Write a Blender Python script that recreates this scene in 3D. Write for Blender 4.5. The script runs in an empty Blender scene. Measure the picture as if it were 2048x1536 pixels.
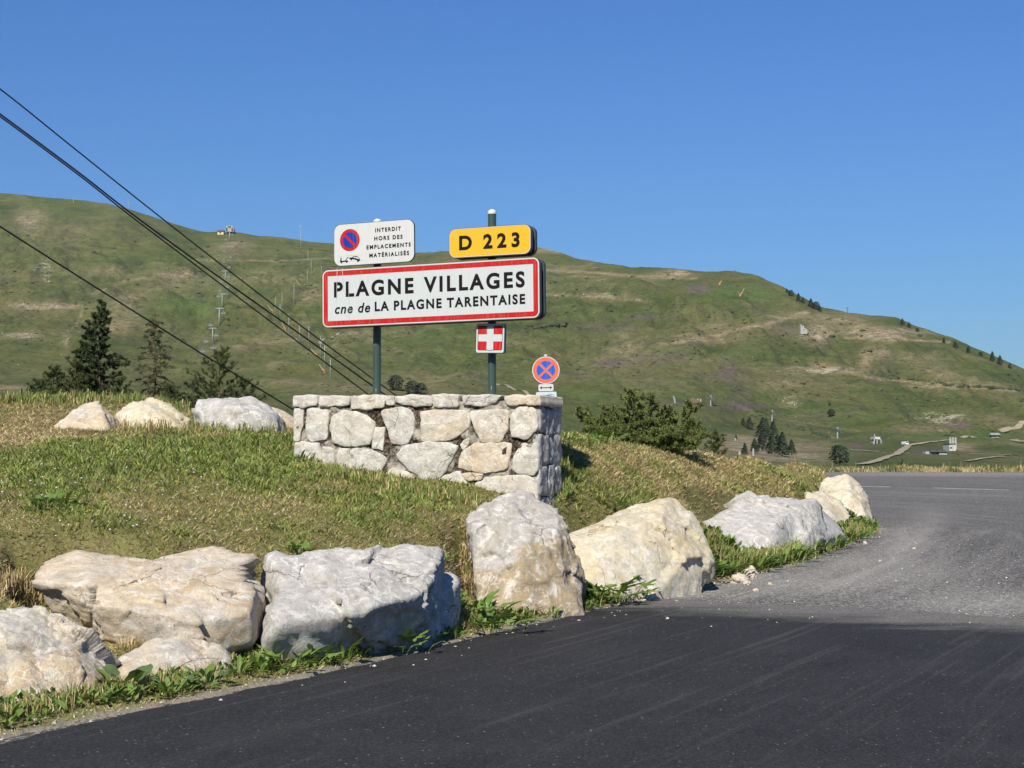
import bpy, bmesh, math, random
import numpy as np
from mathutils import Vector, Matrix
from mathutils.geometry import tessellate_polygon

random.seed(7)
RNG = np.random.default_rng(11)
SC = bpy.context.scene
COL = SC.collection

# ------------------------------------------------------------------ camera, sky, sun, exposure
F = 3076.0                      # focal length in pixels of a 2048 px wide picture
EYE = 1.6
PITCH = math.atan((915 - 768) / F)
cam = bpy.data.cameras.new('camera')
cam.sensor_fit = 'HORIZONTAL'
cam.sensor_width = 36.0
cam.lens = 36.0 * F / 2048
cam.clip_start = 0.1
cam.clip_end = 20000
camo = bpy.data.objects.new('camera', cam)
camo.location = (0, 0, EYE)
camo.rotation_euler = (math.pi / 2 + PITCH, 0, 0)
COL.objects.link(camo)
SC.camera = camo

SUN_EL = math.radians(43)
SUN_AZ = math.radians(180 + 16)         # clockwise from +Y
world = bpy.data.worlds.new('World')
SC.world = world
world.use_nodes = True
wn = world.node_tree
sky = wn.nodes.new('ShaderNodeTexSky')
sky.sky_type = 'NISHITA'
sky.sun_disc = False
sky.sun_elevation = SUN_EL
sky.sun_rotation = SUN_AZ
sky.altitude = 0
sky.air_density = 1.6
sky.dust_density = 0.0
sky.ozone_density = 6.0
bg = wn.nodes['Background']
bg.inputs[1].default_value = 0.13
tint = wn.nodes.new('ShaderNodeMix')            # deep alpine blue: the camera's white balance
tint.data_type = 'RGBA'
tint.blend_type = 'MULTIPLY'
tint.inputs[0].default_value = 1.0
tint.inputs[7].default_value = (0.170, 0.290, 0.512, 1)
wn.links.new(sky.outputs[0], tint.inputs[6])
wn.links.new(tint.outputs[2], bg.inputs[0])

sun = bpy.data.lights.new('sun', 'SUN')
sun.energy = 5.0
sun.angle = math.radians(0.53)
sun.color = (1.0, 0.935, 0.80)
suno = bpy.data.objects.new('sun', sun)
sdir = Vector((math.sin(SUN_AZ) * math.cos(SUN_EL), math.cos(SUN_AZ) * math.cos(SUN_EL), math.sin(SUN_EL)))
suno.rotation_euler = sdir.to_track_quat('Z', 'Y').to_euler()
suno.location = (-20, -20, 40)
COL.objects.link(suno)

SC.view_settings.view_transform = 'Standard'
SC.view_settings.look = 'None'
SC.view_settings.gamma = 1
SC.view_settings.use_curve_mapping = False
SC.view_settings.exposure = 0.6
SC.cycles.max_bounces = 6
SC.cycles.transparent_max_bounces = 4

# ------------------------------------------------------------------ geometry of the view (to measure the place)
CP, SP = math.cos(PITCH), math.sin(PITCH)


def P(px, py, d):
    """the point at ground distance d that the photograph shows at (px, py)"""
    u, v = (px - 1024) / F, (768 - py) / F
    dy = CP - v * SP
    k = d / dy
    return Vector((u * k, d, EYE + (SP + v * CP) * k))


def proj(x, y, z):
    zz = np.asarray(z) - EYE
    w = np.maximum(y * CP + zz * SP, 1e-3)
    return 1024 + F * x / w, 768 - F * (-y * SP + zz * CP) / w


# ------------------------------------------------------------------ noise
_perm = np.random.default_rng(5).permutation(256)
_perm = np.concatenate([_perm, _perm, _perm])
_grad = np.random.default_rng(6).normal(size=(256, 3))
_grad /= np.linalg.norm(_grad, axis=1)[:, None]


def pn(x, y, z=0.0):
    x, y, z = np.broadcast_arrays(np.asarray(x, float), np.asarray(y, float), np.asarray(z, float))
    xi, yi, zi = np.floor(x).astype(int), np.floor(y).astype(int), np.floor(z).astype(int)
    xf, yf, zf = x - xi, y - yi, z - zi
    u, v, w = (t * t * t * (t * (t * 6 - 15) + 10) for t in (xf, yf, zf))
    xi &= 255; yi &= 255; zi &= 255

    def g(a, b, c):
        h = _perm[_perm[_perm[(xi + a) & 255] + ((yi + b) & 255)] + ((zi + c) & 255)]
        gr = _grad[h]
        return gr[..., 0] * (xf - a) + gr[..., 1] * (yf - b) + gr[..., 2] * (zf - c)

    def l(a, b, t):
        return a + t * (b - a)
    return l(l(l(g(0, 0, 0), g(1, 0, 0), u), l(g(0, 1, 0), g(1, 1, 0), u), v),
             l(l(g(0, 0, 1), g(1, 0, 1), u), l(g(0, 1, 1), g(1, 1, 1), u), v), w) * 1.7


def fbm(x, y, z=0.0, o=4, gain=0.5):
    a, s, f = 1.0, 0.0, 1.0
    for i in range(o):
        s = s + a * pn(np.asarray(x) * f + 17.3 * i, np.asarray(y) * f - 9.1 * i, np.asarray(z) * f + 3.7 * i)
        a *= gain; f *= 2.03
    return s


def sst(a, b, x):
    t = np.clip((x - a) / (b - a), 0, 1)
    return t * t * (3 - 2 * t)


# ------------------------------------------------------------------ object helpers
def tag(o, label=None, cat=None, group=None, kind=None):
    if label: o['label'] = label
    if cat: o['category'] = cat
    if group: o['group'] = group
    if kind: o['kind'] = kind
    return o


def link(o, parent=None):
    COL.objects.link(o)
    if parent is not None:
        o.parent = parent
    return o


def empty(name, loc=(0, 0, 0), rotz=0.0):
    o = bpy.data.objects.new(name, None)
    o.empty_display_size = 0.2
    o.location = loc
    o.rotation_euler = (0, 0, rotz)
    return link(o)


def mesh_np(name, verts, faces, mat, smooth=False, colors=None, floats=None):
    """fast mesh from numpy: faces an (n,k) int array (or list of them)"""
    me = bpy.data.meshes.new(name)
    fl = faces if isinstance(faces, list) else [faces]
    fl = [f for f in fl if len(f)]
    nl = sum(f.size for f in fl); nf = sum(len(f) for f in fl)
    me.vertices.add(len(verts)); me.loops.add(nl); me.polygons.add(nf)
    me.vertices.foreach_set('co', np.asarray(verts, np.float32).ravel())
    me.loops.foreach_set('vertex_index', np.concatenate([f.ravel() for f in fl]).astype(np.int32))
    st = np.concatenate([np.full(len(f), f.shape[1]) for f in fl])
    me.polygons.foreach_set('loop_start', np.concatenate([[0], np.cumsum(st)[:-1]]).astype(np.int32))
    if smooth:
        me.polygons.foreach_set('use_smooth', np.ones(nf, bool))
    if colors is not None:
        a = me.color_attributes.new('tint', 'FLOAT_COLOR', 'POINT')
        c = np.ones((len(verts), 4), np.float32); c[:, :3] = colors
        a.data.foreach_set('color', c.ravel())
    for k, v in (floats or {}).items():
        a = me.attributes.new(k, 'FLOAT', 'POINT')
        a.data.foreach_set('value', np.asarray(v, np.float32))
    me.update(calc_edges=True)
    me.validate()
    if mat: me.materials.append(mat)
    return me


def obj(name, me, parent=None):
    return link(bpy.data.objects.new(name, me), parent)


class MB:
    """collects polygons; build() links them as ONE mesh object"""
    def __init__(self):
        self.v, self.f = [], []

    def add(self, vs, fs):
        b = len(self.v)
        self.v += [tuple(p) for p in vs]
        self.f += [[b + i for i in f] for f in fs]

    def box(self, lo, hi, M=None):
        x0, y0, z0 = lo; x1, y1, z1 = hi
        vs = [Vector(p) for p in ((x0, y0, z0), (x1, y0, z0), (x1, y1, z0), (x0, y1, z0), (x0, y0, z1), (x1, y0, z1), (x1, y1, z1), (x0, y1, z1))]
        if M is not None: vs = [M @ p for p in vs]
        self.add(vs, [(0, 3, 2, 1), (4, 5, 6, 7), (0, 1, 5, 4), (1, 2, 6, 5), (2, 3, 7, 6), (3, 0, 4, 7)])

    def tube(self, pts, rad, n=8, cap=True):
        pts = [Vector(p) for p in pts]
        if not hasattr(rad, '__len__'): rad = [rad] * len(pts)
        rings = []
        up = None
        for i, p in enumerate(pts):
            t = (pts[min(i + 1, len(pts) - 1)] - pts[max(i - 1, 0)]).normalized()
            if up is None:
                up = Vector((0, 0, 1)) if abs(t.z) < .9 else Vector((1, 0, 0))
            s = t.cross(up).normalized(); up = s.cross(t).normalized()
            rings.append([p + (s * math.cos(a) + up * math.sin(a)) * rad[i] for a in [2 * math.pi * k / n for k in range(n)]])
        vs = [q for r in rings for q in r]
        fs = []
        for i in range(len(pts) - 1):
            for k in range(n):
                a, b = i * n + k, i * n + (k + 1) % n
                fs.append((a, b, b + n, a + n))
        if cap:
            fs.append(tuple(range(n - 1, -1, -1)))
            fs.append(tuple((len(pts) - 1) * n + k for k in range(n)))
        self.add(vs, fs)

    def prism(self, poly, y0, y1, M=None, inset=0.0):
        """outline in x,z ; front at y0 (towards -y), back at y1"""
        n = len(poly)
        vs = [Vector((x, y0, z)) for x, z in poly] + [Vector((x, y1, z)) for x, z in poly]
        if M is not None: vs = [M @ p for p in vs]
        fs = [tuple(range(n)), tuple(range(2 * n - 1, n - 1, -1))]
        fs += [((i + 1) % n, i, n + i, n + (i + 1) % n) for i in range(n)]
        self.add(vs, fs)

    def sheet(self, poly, y, M=None):
        vs = [Vector((x, y, z)) for x, z in poly]
        tri = tessellate_polygon([vs])
        out = []
        for t in tri:
            a, b, c = (vs[i] for i in t)
            if (b - a).cross(c - a).y > 0: t = (t[0], t[2], t[1])
            out.append(t)
        if M is not None: vs = [M @ p for p in vs]
        self.add(vs, out)

    def ring(self, c, r0, r1, y, M=None, n=48, a0=0, a1=2 * math.pi):
        vs = []
        for k in range(n + 1):
            a = a0 + (a1 - a0) * k / n
            for r in (r0, r1):
                vs.append(Vector((c[0] + r * math.cos(a), y, c[1] + r * math.sin(a))))
        if M is not None: vs = [M @ p for p in vs]
        self.add(vs, [(2 * k, 2 * k + 1, 2 * k + 3, 2 * k + 2) for k in range(n)])

    def mesh(self, name, mat, smooth=False):
        me = bpy.data.meshes.new(name)
        me.from_pydata([tuple(p) for p in self.v], [], self.f)
        if smooth:
            me.polygons.foreach_set('use_smooth', [True] * len(me.polygons))
        me.update()
        if mat: me.materials.append(mat)
        return me

    def build(self, name, mat, parent=None, smooth=False):
        return obj(name, self.mesh(name, mat, smooth), parent)


def rrect(x0, z0, x1, z1, r, n=6):
    out = []
    for cx, cz, a in ((x1 - r, z0 + r, -90), (x1 - r, z1 - r, 0), (x0 + r, z1 - r, 90), (x0 + r, z0 + r, 180)):
        for k in range(n + 1):
            t = math.radians(a + 90 * k / n)
            out.append((cx + r * math.cos(t), cz + r * math.sin(t)))
    return out


ORD = ['first', 'second', 'third', 'fourth', 'fifth', 'sixth', 'seventh', 'eighth', 'ninth', 'tenth', 'eleventh', 'twelfth', 'thirteenth', 'fourteenth', 'fifteenth',
       'sixteenth', 'seventeenth', 'eighteenth', 'nineteenth', 'twentieth', 'twenty-first', 'twenty-second', 'twenty-third', 'twenty-fourth', 'twenty-fifth', 'twenty-sixth', 'twenty-seventh', 'twenty-eighth']


# ------------------------------------------------------------------ material helpers
class NT:
    def __init__(self, name, rough=0.9, spec=0.2):
        self.m = bpy.data.materials.new(name)
        self.m.use_nodes = True
        self.t = self.m.node_tree
        self.b = self.t.nodes['Principled BSDF']
        self.b.inputs['Roughness'].default_value = rough
        self.b.inputs['Specular IOR Level'].default_value = spec

    def n(self, typ, **kw):
        nd = self.t.nodes.new(typ)
        for k, v in kw.items(): setattr(nd, k, v)
        return nd

    def l(self, a, b): self.t.links.new(a, b)

    def setin(self, sock, v):
        if hasattr(v, 'is_output'): self.l(v, sock)
        elif v is not None:
            if sock.type == 'RGBA' and len(v) == 3: v = (*v, 1)
            sock.default_value = v

    def coord(self, scale=None, kind='Object', rot=None, inv=False):
        o = self.n('ShaderNodeTexCoord').outputs[kind]
        if scale is None and rot is None: return o
        mp = self.n('ShaderNodeMapping')
        if inv:
            mp.vector_type = 'TEXTURE'; scale = tuple(1 / q for q in scale)
        self.l(o, mp.inputs[0])
        if scale: mp.inputs['Scale'].default_value = scale
        if rot: mp.inputs['Rotation'].default_value = rot
        return mp.outputs[0]

    def noise(self, vec, scale, detail=4, rough=0.55, dist=0.0, col=False):
        nd = self.n('ShaderNodeTexNoise')
        self.setin(nd.inputs['Vector'], vec)
        nd.inputs['Scale'].default_value = scale
        nd.inputs['Detail'].default_value = detail
        nd.inputs['Roughness'].default_value = rough
        nd.inputs['Distortion'].default_value = dist
        return nd.outputs['Color' if col else 0]

    def voro(self, vec, scale, feature='DISTANCE_TO_EDGE', out='Distance'):
        nd = self.n('ShaderNodeTexVoronoi', feature=feature)
        self.setin(nd.inputs['Vector'], vec)
        nd.inputs['Scale'].default_value = scale
        return nd.outputs[out]

    def ramp(self, fac, stops, interp='LINEAR'):
        nd = self.n('ShaderNodeValToRGB')
        self.setin(nd.inputs[0], fac)
        cr = nd.color_ramp
        cr.interpolation = interp
        while len(cr.elements) < len(stops): cr.elements.new(0.5)
        for e, (p, c) in zip(cr.elements, stops):
            e.position = p
            e.color = (c, c, c, 1) if not hasattr(c, '__len__') else (*c, 1)
        return nd.outputs[0]

    def mix(self, fac, a, b, mode='MIX'):
        nd = self.n('ShaderNodeMix', data_type='RGBA', blend_type=mode)
        self.setin(nd.inputs[0], fac)
        self.setin(nd.inputs[6], a); self.setin(nd.inputs[7], b)
        return nd.outputs[2]

    def math(self, op, a, b=0.0, clamp=False, c=0.35):
        nd = self.n('ShaderNodeMath', operation=op, use_clamp=clamp)
        self.setin(nd.inputs[0], a); self.setin(nd.inputs[1], b)
        if op == 'MULTIPLY_ADD': nd.inputs[2].default_value = c
        return nd.outputs[0]

    def attr(self, name, out='Fac'):
        return self.n('ShaderNodeAttribute', attribute_name=name).outputs[out]

    def bump(self, h, strength=0.5, dist=0.02, prev=None):
        nd = self.n('ShaderNodeBump')
        nd.inputs['Strength'].default_value = strength
        nd.inputs['Distance'].default_value = dist
        self.l(h, nd.inputs['Height'])
        if prev is not None: self.l(prev, nd.inputs['Normal'])
        return nd.outputs[0]

    def color(self, c): self.setin(self.b.inputs['Base Color'], c)
    def normal(self, nrm): self.l(nrm, self.b.inputs['Normal'])


def plain(name, c, rough=0.6, var=0.12, scale=6.0, metal=0.0, spec=0.4):
    """painted or bare surface with light mottling and grime"""
    k = NT(name, rough, spec)
    co = k.coord()
    f = k.noise(co, scale, 5, 0.65)
    lo = tuple(x * (1 - var) for x in c); hi = tuple(min(1, x * (1 + var)) for x in c)
    k.color(k.ramp(f, [(0.3, lo), (0.7, hi)]))
    k.b.inputs['Metallic'].default_value = metal
    k.normal(k.bump(k.noise(co, scale * 8, 3), 0.08, 0.005))
    return k.m


def tinted(name, rough=0.75, trans=0.0, spec=0.2, mul=(1, 1, 1)):
    """plant matter whose colour is carried by the mesh"""
    k = NT(name, rough, spec)
    c = k.attr('tint', 'Color')
    k.color(c)
    if trans:
        tr = k.n('ShaderNodeBsdfTranslucent')
        k.l(c, tr.inputs[0])
        mx = k.n('ShaderNodeMixShader')
        mx.inputs[0].default_value = trans
        k.l(k.b.outputs[0], mx.inputs[1]); k.l(tr.outputs[0], mx.inputs[2])
        k.l(mx.outputs[0], k.t.nodes['Material Output'].inputs[0])
    return k.m


M_GRASS = tinted('grass_blades', 0.8, 0.25)
M_NEEDLE = tinted('conifer_needles', 0.75, 0.15)


def leaf_mat(name, c0, c1):
    k = NT(name, 0.5, 0.35)
    oi = k.n('ShaderNodeObjectInfo').outputs['Random']
    f = k.noise(k.coord(), 18, 3)
    c = k.mix(oi, c0, c1)
    c = k.mix(k.ramp(f, [(0.35, 0.0), (0.75, 0.35)]), c, (0.16, 0.19, 0.04))
    k.color(c)
    tr = k.n('ShaderNodeBsdfTranslucent'); k.setin(tr.inputs[0], (0.16, 0.25, 0.03))
    mx = k.n('ShaderNodeMixShader'); mx.inputs[0].default_value = 0.25
    k.l(k.b.outputs[0], mx.inputs[1]); k.l(tr.outputs[0], mx.inputs[2])
    k.l(mx.outputs[0], k.t.nodes['Material Output'].inputs[0])
    return k.m


def rock_mat(name, grey=(0.46, 0.45, 0.43), cream=(0.55, 0.47, 0.35), ochre=(0.42, 0.27, 0.11), warm=0.5, och=0.3, vein=0.6, veinscale=5.0, grain=1.0, zone=None, tone=0.95):
    k = NT(name, 0.88, 0.2)
    co = k.coord()
    wob = k.mix(0.12, co, k.noise(co, 2.5, 4, col=True), 'ADD')
    big = k.noise(co, 1.4, 5, 0.6, 0.6)
    c = k.mix(k.ramp(big, [(0.62 - 0.34 * warm, 0.0), (0.86 - 0.34 * warm, 1.0)]), grey, cream)
    o = k.noise(wob, 2.6, 6, 0.7)
    c = k.mix(k.math('MULTIPLY', k.ramp(o, [(0.62 - 0.22 * och, 0.0), (0.78 - 0.22 * och, 1.0)]), 0.25 + 0.75 * och), c, ochre)
    if zone:
        dv, off, zc = zone
        vm_ = k.n('ShaderNodeVectorMath', operation='DOT_PRODUCT'); k.l(co, vm_.inputs[0]); vm_.inputs[1].default_value = dv
        zf_ = k.math('ADD', vm_.outputs['Value'], k.math('MULTIPLY', k.math('SUBTRACT', k.noise(co, 2.2, 6, 0.65), 0.5), 0.9))
        streaks = k.noise(k.coord((9, 9, 1.2)), 2.0, 6, 0.7)
        c = k.mix(k.ramp(k.math('ADD', zf_, 0.5 - off), [(0.47, 0.0), (0.53, 0.9)]), c, k.mix(streaks, tuple(q * 0.62 for q in zc), tuple(min(1, q * 1.35) for q in zc)))
    mott = k.noise(wob, 9, 6, 0.75)
    c = k.mix(k.ramp(mott, [(0.32, 0.8), (0.56, 0.0)]), c, tuple(x * 0.6 * w_ for x, w_ in zip(grey, (1.05, 0.98, 0.86))))
    # pale crust and calcite veins
    crust = k.noise(wob, 6.5, 6, 0.78, 0.4)
    c = k.mix(k.math('MULTIPLY', k.ramp(crust, [(0.52, 0.0), (0.62, 1.0)]), 0.7), c, (0.68, 0.65, 0.60))
    v1 = k.voro(k.mix(0.25, co, k.noise(co, 7, 4, col=True), 'ADD'), veinscale)
    vm = k.ramp(v1, [(0.0, 1.0), (0.025, 0.7), (0.06, 0.0)])
    vm = k.math('MULTIPLY', vm, k.ramp(k.noise(co, 3.1, 3), [(0.4, 0.0), (0.6, 1.0)]))
    c = k.mix(k.math('MULTIPLY', vm, vein * 0.9), c, (0.74, 0.72, 0.68))
    # dark pits and lichen
    pit = k.noise(wob, 24, 6, 0.7)
    c = k.mix(k.ramp(pit, [(0.27, 0.75), (0.38, 0.0)]), c, (0.12, 0.10, 0.075))
    # thin cracks
    v2 = k.voro(k.mix(0.5, co, k.noise(co, 2.2, 5, col=True), 'ADD'), 1.7)
    crk = k.ramp(v2, [(0.0, 1.0), (0.012, 0.0)])
    crk = k.math('MULTIPLY', crk, k.ramp(k.noise(co, 1.9, 2), [(0.5, 0.0), (0.6, 0.8)]))
    c = k.mix(crk, c, (0.10, 0.085, 0.07))
    c = k.mix(1.0, c, (tone, tone, tone), 'MULTIPLY')
    k.color(c)
    b = k.bump(mott, 0.35 * grain, 0.02)
    b = k.bump(k.noise(wob, 22, 5, 0.8), 1.0 * grain, 0.022, b)
    b = k.bump(k.noise(co, 85, 3, 0.8), 0.9 * grain, 0.008, b)
    b = k.bump(k.math('MULTIPLY', crk, -1.0), 0.6, 0.02, b)
    k.normal(b)
    return k.m


# ------------------------------------------------------------------ the lie of the land
# foot of the grass mound = edge of the road (metres, seen from above)
EDGE = [(-9.5, -6), (-5.6, 3.0), (-4.2, 6.0), (-2.92, 8.75), (-1.43, 11.45), (-0.11, 14.25), (0.75, 16.0), (1.58, 17.5), (2.45, 19.2), (3.24, 20.9), (4.6, 24.0),
        (6.1, 28.0), (7.4, 31.8), (8.35, 35.0), (8.75, 38.5), (8.4, 42.5), (6.9, 46.5), (3.5, 51.0), (-3, 56), (-15, 61), (-40, 64), (-60, 40), (-40, -6)]


def catmull(pts, n=6, closed=False):
    out = []
    pts = [np.array(p, float) for p in pts]
    for i in range(len(pts) - 1):
        p0, p1, p2, p3 = pts[max(i - 1, 0)], pts[i], pts[i + 1], pts[min(i + 2, len(pts) - 1)]
        for k in range(n):
            t = k / n
            out.append(0.5 * ((2 * p1) + (-p0 + p2) * t + (2 * p0 - 5 * p1 + 4 * p2 - p3) * t * t + (-p0 + 3 * p1 - 3 * p2 + p3) * t ** 3))
    out.append(pts[-1])
    return np.array(out)


EDGE_S = catmull(EDGE, 4)


def inside_dist0(x, y):
    """signed distance to the foot of the mound, positive on the mound"""
    x, y = np.asarray(x, float), np.asarray(y, float)
    best = np.full(x.shape, 1e9)
    ins = np.zeros(x.shape, bool)
    E = EDGE_S
    for i in range(len(E)):
        ax, ay = E[i]; bx, by = E[(i + 1) % len(E)]
        dx, dy = bx - ax, by - ay
        L = dx * dx + dy * dy
        if L < 1e-12: continue
        t = np.clip(((x - ax) * dx + (y - ay) * dy) / L, 0, 1)
        best = np.minimum(best, (x - ax - t * dx) ** 2 + (y - ay - t * dy) ** 2)
        c = (ay > y) != (by > y)
        if dy != 0:
            ins ^= c & (x < (bx - ax) * (y - ay) / dy + ax)
    s = np.sqrt(best)
    return np.where(ins, s, -s)


_sd = None


def inside_dist(x, y):
    global _sd
    if _sd is None: _sd = Grid(inside_dist0, -42, 81, -7, 94, 0.16)
    return _sd(x, y)


CTRL = [  # (px, py, distance) of the turf as the photograph shows it
    (-250, 1180, 11.2), (0, 1155, 11.6), (300, 1092, 12.7), (320, 1278, 11.6), (160, 1235, 11.3), (450, 1300, 12.0),
    (-250, 1000, 13.3), (0, 1000, 13.4), (300, 1000, 14.2), (-250, 900, 17), (0, 900, 17), (300, 900, 17.6), (450, 960, 16),
    (0, 850, 20), (150, 856, 20), (300, 857, 20.3), (470, 858, 21), (-250, 800, 23.5), (0, 800, 24), (120, 803, 24), (240, 803, 24), (380, 822, 23.5), (470, 845, 23), (570, 858, 22.3),
    (600, 1092, 14.0), (600, 1000, 16), (600, 925, 18.6), (590, 870, 21.5), (750, 1000, 16.6), (750, 1090, 14.7), (900, 1000, 17.3), (900, 1095, 15.4), (930, 1170, 14.9),
    (1073, 1010, 17.7), (940, 1040, 16.6), (800, 970, 17.9), (1125, 955, 19.0), (1130, 921, 19.8), (1180, 913, 20.8), (1125, 884, 22.6), (1180, 1012, 18.3), (1300, 985, 21.6), (1300, 940, 23.6), (1300, 897, 27.6), (1200, 887, 24.0),
    (1400, 1040, 21.6), (1400, 985, 24.2), (1400, 940, 26.3), (1400, 904, 29.5), (1500, 990, 27.6), (1500, 945, 30), (1500, 916, 32.5), (1600, 980, 33), (1610, 950, 36), (1590, 925, 37), (1650, 950, 40.5),
    (830, 855, 22.5), (1000, 862, 23.5),
]


def build_ground_fn():
    pts = []
    for px, py, d in CTRL:
        p = P(px, py, d); pts.append((p.x, p.y, p.z))
    # behind the crest the bank falls away
    for px, py, d in ((-250, 800, 23.5), (0, 800, 24), (240, 803, 24), (470, 845, 23), (570, 858, 22.3), (830, 855, 22.5), (1000, 862, 23.5), (1200, 887, 24.0), (1400, 904, 29.5), (1500, 916, 32.5)):
        p = P(px, py, d)
        k = (d + 7) / d; pts.append((p.x * k, p.y * k, p.z - 1.9))
        k = (d + 16) / d; pts.append((p.x * k, p.y * k, p.z - 4.5))
    for i in range(0, len(EDGE_S)):
        x, y = EDGE_S[i]
        if y < 47: pts.append((x, y, 0.0))
    pts = np.array(pts)
    X = pts[:, :2]
    n = len(X)
    d2 = ((X[:, None] - X[None]) ** 2).sum(-1)
    K = np.where(d2 > 0, 0.5 * d2 * np.log(d2 + 1e-12), 0) + np.eye(n) * 0.02
    A = np.zeros((n + 3, n + 3))
    A[:n, :n] = K; A[:n, n] = 1; A[:n, n + 1:] = X
    A[n, :n] = 1; A[n + 1:, :n] = X.T
    w = np.linalg.solve(A, np.concatenate([pts[:, 2], [0, 0, 0]]))

    def f(x, y):
        x, y = np.asarray(x, float), np.asarray(y, float)
        out = w[n] + w[n + 1] * x + w[n + 2] * y
        for i in range(n):
            r2 = (x - X[i, 0]) ** 2 + (y - X[i, 1]) ** 2
            out = out + w[i] * 0.5 * r2 * np.log(r2 + 1e-12)
        return out
    return f


_tps0 = build_ground_fn()


class Grid:
    """a smooth function sampled once and read bilinearly"""
    def __init__(self, f, x0, x1, y0, y1, st):
        self.x0, self.y0, self.st = x0, y0, st
        gx, gy = np.arange(x0, x1, st), np.arange(y0, y1, st)
        self.G = f(*np.meshgrid(gx, gy)); self.f = f
        self.nx, self.ny = len(gx), len(gy)

    def __call__(self, x, y):
        u = np.clip((np.asarray(x, float) - self.x0) / self.st, 0, self.nx - 1.001); v = np.clip((np.asarray(y, float) - self.y0) / self.st, 0, self.ny - 1.001)
        i, j = u.astype(int), v.astype(int); a, b = u - i, v - j
        G = self.G
        return (G[j, i] * (1 - a) + G[j, i + 1] * a) * (1 - b) + (G[j + 1, i] * (1 - a) + G[j + 1, i + 1] * a) * b


_tps = Grid(_tps0, -40, 32, -6, 66, 0.2)


def road_z(x, y):
    return 0.72 * sst(45, 92, np.asarray(y, float))


def ground_z(x, y, s=None):
    x, y = np.asarray(x, float), np.asarray(y, float)
    if s is None: s = inside_dist(x, y)
    z = _tps(x, y)
    z = z + 0.03 * fbm(x * 1.1, y * 1.1, 0.3, 3) + 0.012 * fbm(x * 5, y * 5, 1.3, 2)
    z = np.clip(z, -8, 3.2)
    near = sst(0.0, 0.45, s)
    zr = road_z(x, y)
    z = carve(x, y, np.array(z))
    z = (zr + 0.015) * (1 - near) + z * near
    sj = s + 0.045 * fbm(x * 3, y * 3, 2.2, 3)
    return np.where(sj < 0, zr - 0.03 + np.maximum(sj, -1) * 0.25, np.where((s < 2.0) & (y < 48), np.maximum(z, zr + 0.012), z))


CARVE = []      # (footprint polygon, cap height): the turf is cut back where boulders stand


def carve(x, y, z):
    for poly, cap, rng in CARVE:
        x0, y0 = poly.min(0) - 0.5; x1, y1 = poly.max(0) + 0.5
        m = (x > x0) & (x < x1) & (y > y0) & (y < y1)
        if not m.any(): continue
        xm, ym = x[m], y[m]
        sd = np.full(xm.shape, -1e9)
        for (ax, ay), (bx, by) in zip(poly, np.roll(poly, -1, 0)):
            L = math.hypot(bx - ax, by - ay)
            if L < 1e-6: continue
            sd = np.maximum(sd, ((xm - ax) * (by - ay) - (ym - ay) * (bx - ax)) / L)
        w = sst(rng, 0.0, sd + 0.05 * fbm(xm * 4, ym * 4, 6.0, 2))
        zm = z[m]
        z[m] = zm * (1 - w) + np.minimum(zm, cap + 0.02 * fbm(xm * 6, ym * 6, 1.0, 2)) * w
    return z


def hull2(pts):
    pts = sorted(map(tuple, pts))
    def half(ps):
        o = []
        for p in ps:
            while len(o) > 1 and (o[-1][0] - o[-2][0]) * (p[1] - o[-2][1]) - (o[-1][1] - o[-2][1]) * (p[0] - o[-2][0]) <= 0: o.pop()
            o.append(p)
        return o
    a, b = half(pts), half(pts[::-1])
    return np.array(a[:-1] + b[:-1])


def carve_for(pts, cap, ahead=0.6, rng=0.34, back=0.12):
    q = [P(*p) for p in pts]
    xy = []
    for p in q:
        xy += [(p.x, p.y - back), (p.x - p.x / p.y * ahead, p.y - ahead)]
    CARVE.append((hull2(xy), cap, rng))


def gz(x, y): return float(ground_z(np.array([x]), np.array([y]))[0])


_gg = None


def on_ground(px, py, d0=9.0, d1=60.0):
    """where the sight line meets the turf or the road"""
    e = np.array(P(px, py, 1.0)) - np.array([0, 0, EYE])

    global _gg
    if _gg is None: _gg = Grid(lambda x, y: np.maximum(ground_z(x, y), np.where(inside_dist(x, y) < 0, road_z(x, y), -99)), -12, 14, 7, 62, 0.05)

    def scan(ds):
        pts = np.array([0, 0, EYE]) + ds[:, None] * e[None]
        g = _gg(pts[:, 0], pts[:, 1])
        below = pts[:, 2] < g
        return (int(np.argmax(below)) if below.any() else len(ds) - 1), pts, g
    ds = np.geomspace(d0, d1, 70)
    k, _, _ = scan(ds)
    k, pts, g = scan(np.linspace(ds[max(k - 1, 0)], ds[k], 14))
    return Vector((pts[k, 0], pts[k, 1], g[k]))


# tint masks of the turf: (px, py, rx, ry, weight)
def blobs(px, py, lst):
    s = np.zeros(np.shape(px))
    for cx, cy, rx, ry, w in lst:
        s = s + w * np.exp(-(((px - cx) / rx) ** 2 + ((py - cy) / ry) ** 2))
    return s


GREEN = [(420, 915, 230, 45, 1.0), (60, 935, 160, 40, .9), (560, 945, 90, 40, .7), (1130, 1010, 40, 60, .8), (1240, 1010, 60, 30, .5), (760, 985, 120, 30, .35), (110, 1000, 90, 30, .5), (1170, 870, 60, 25, .8), (1480, 960, 80, 30, .25),
         (300, 1050, 300, 30, .25), (820, 1030, 160, 40, .35)]
DRY = [(80, 850, 170, 38, 1.1), (280, 850, 60, 30, .5), (930, 1100, 45, 80, 1.2), (1420, 1000, 120, 40, .2), (40, 1150, 90, 70, .9), (1300, 920, 250, 40, .2), (1500, 930, 160, 50, .25), (640, 1060, 200, 40, .25), (300, 1275, 150, 30, 1.0), (20, 880, 60, 30, .8)]


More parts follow.
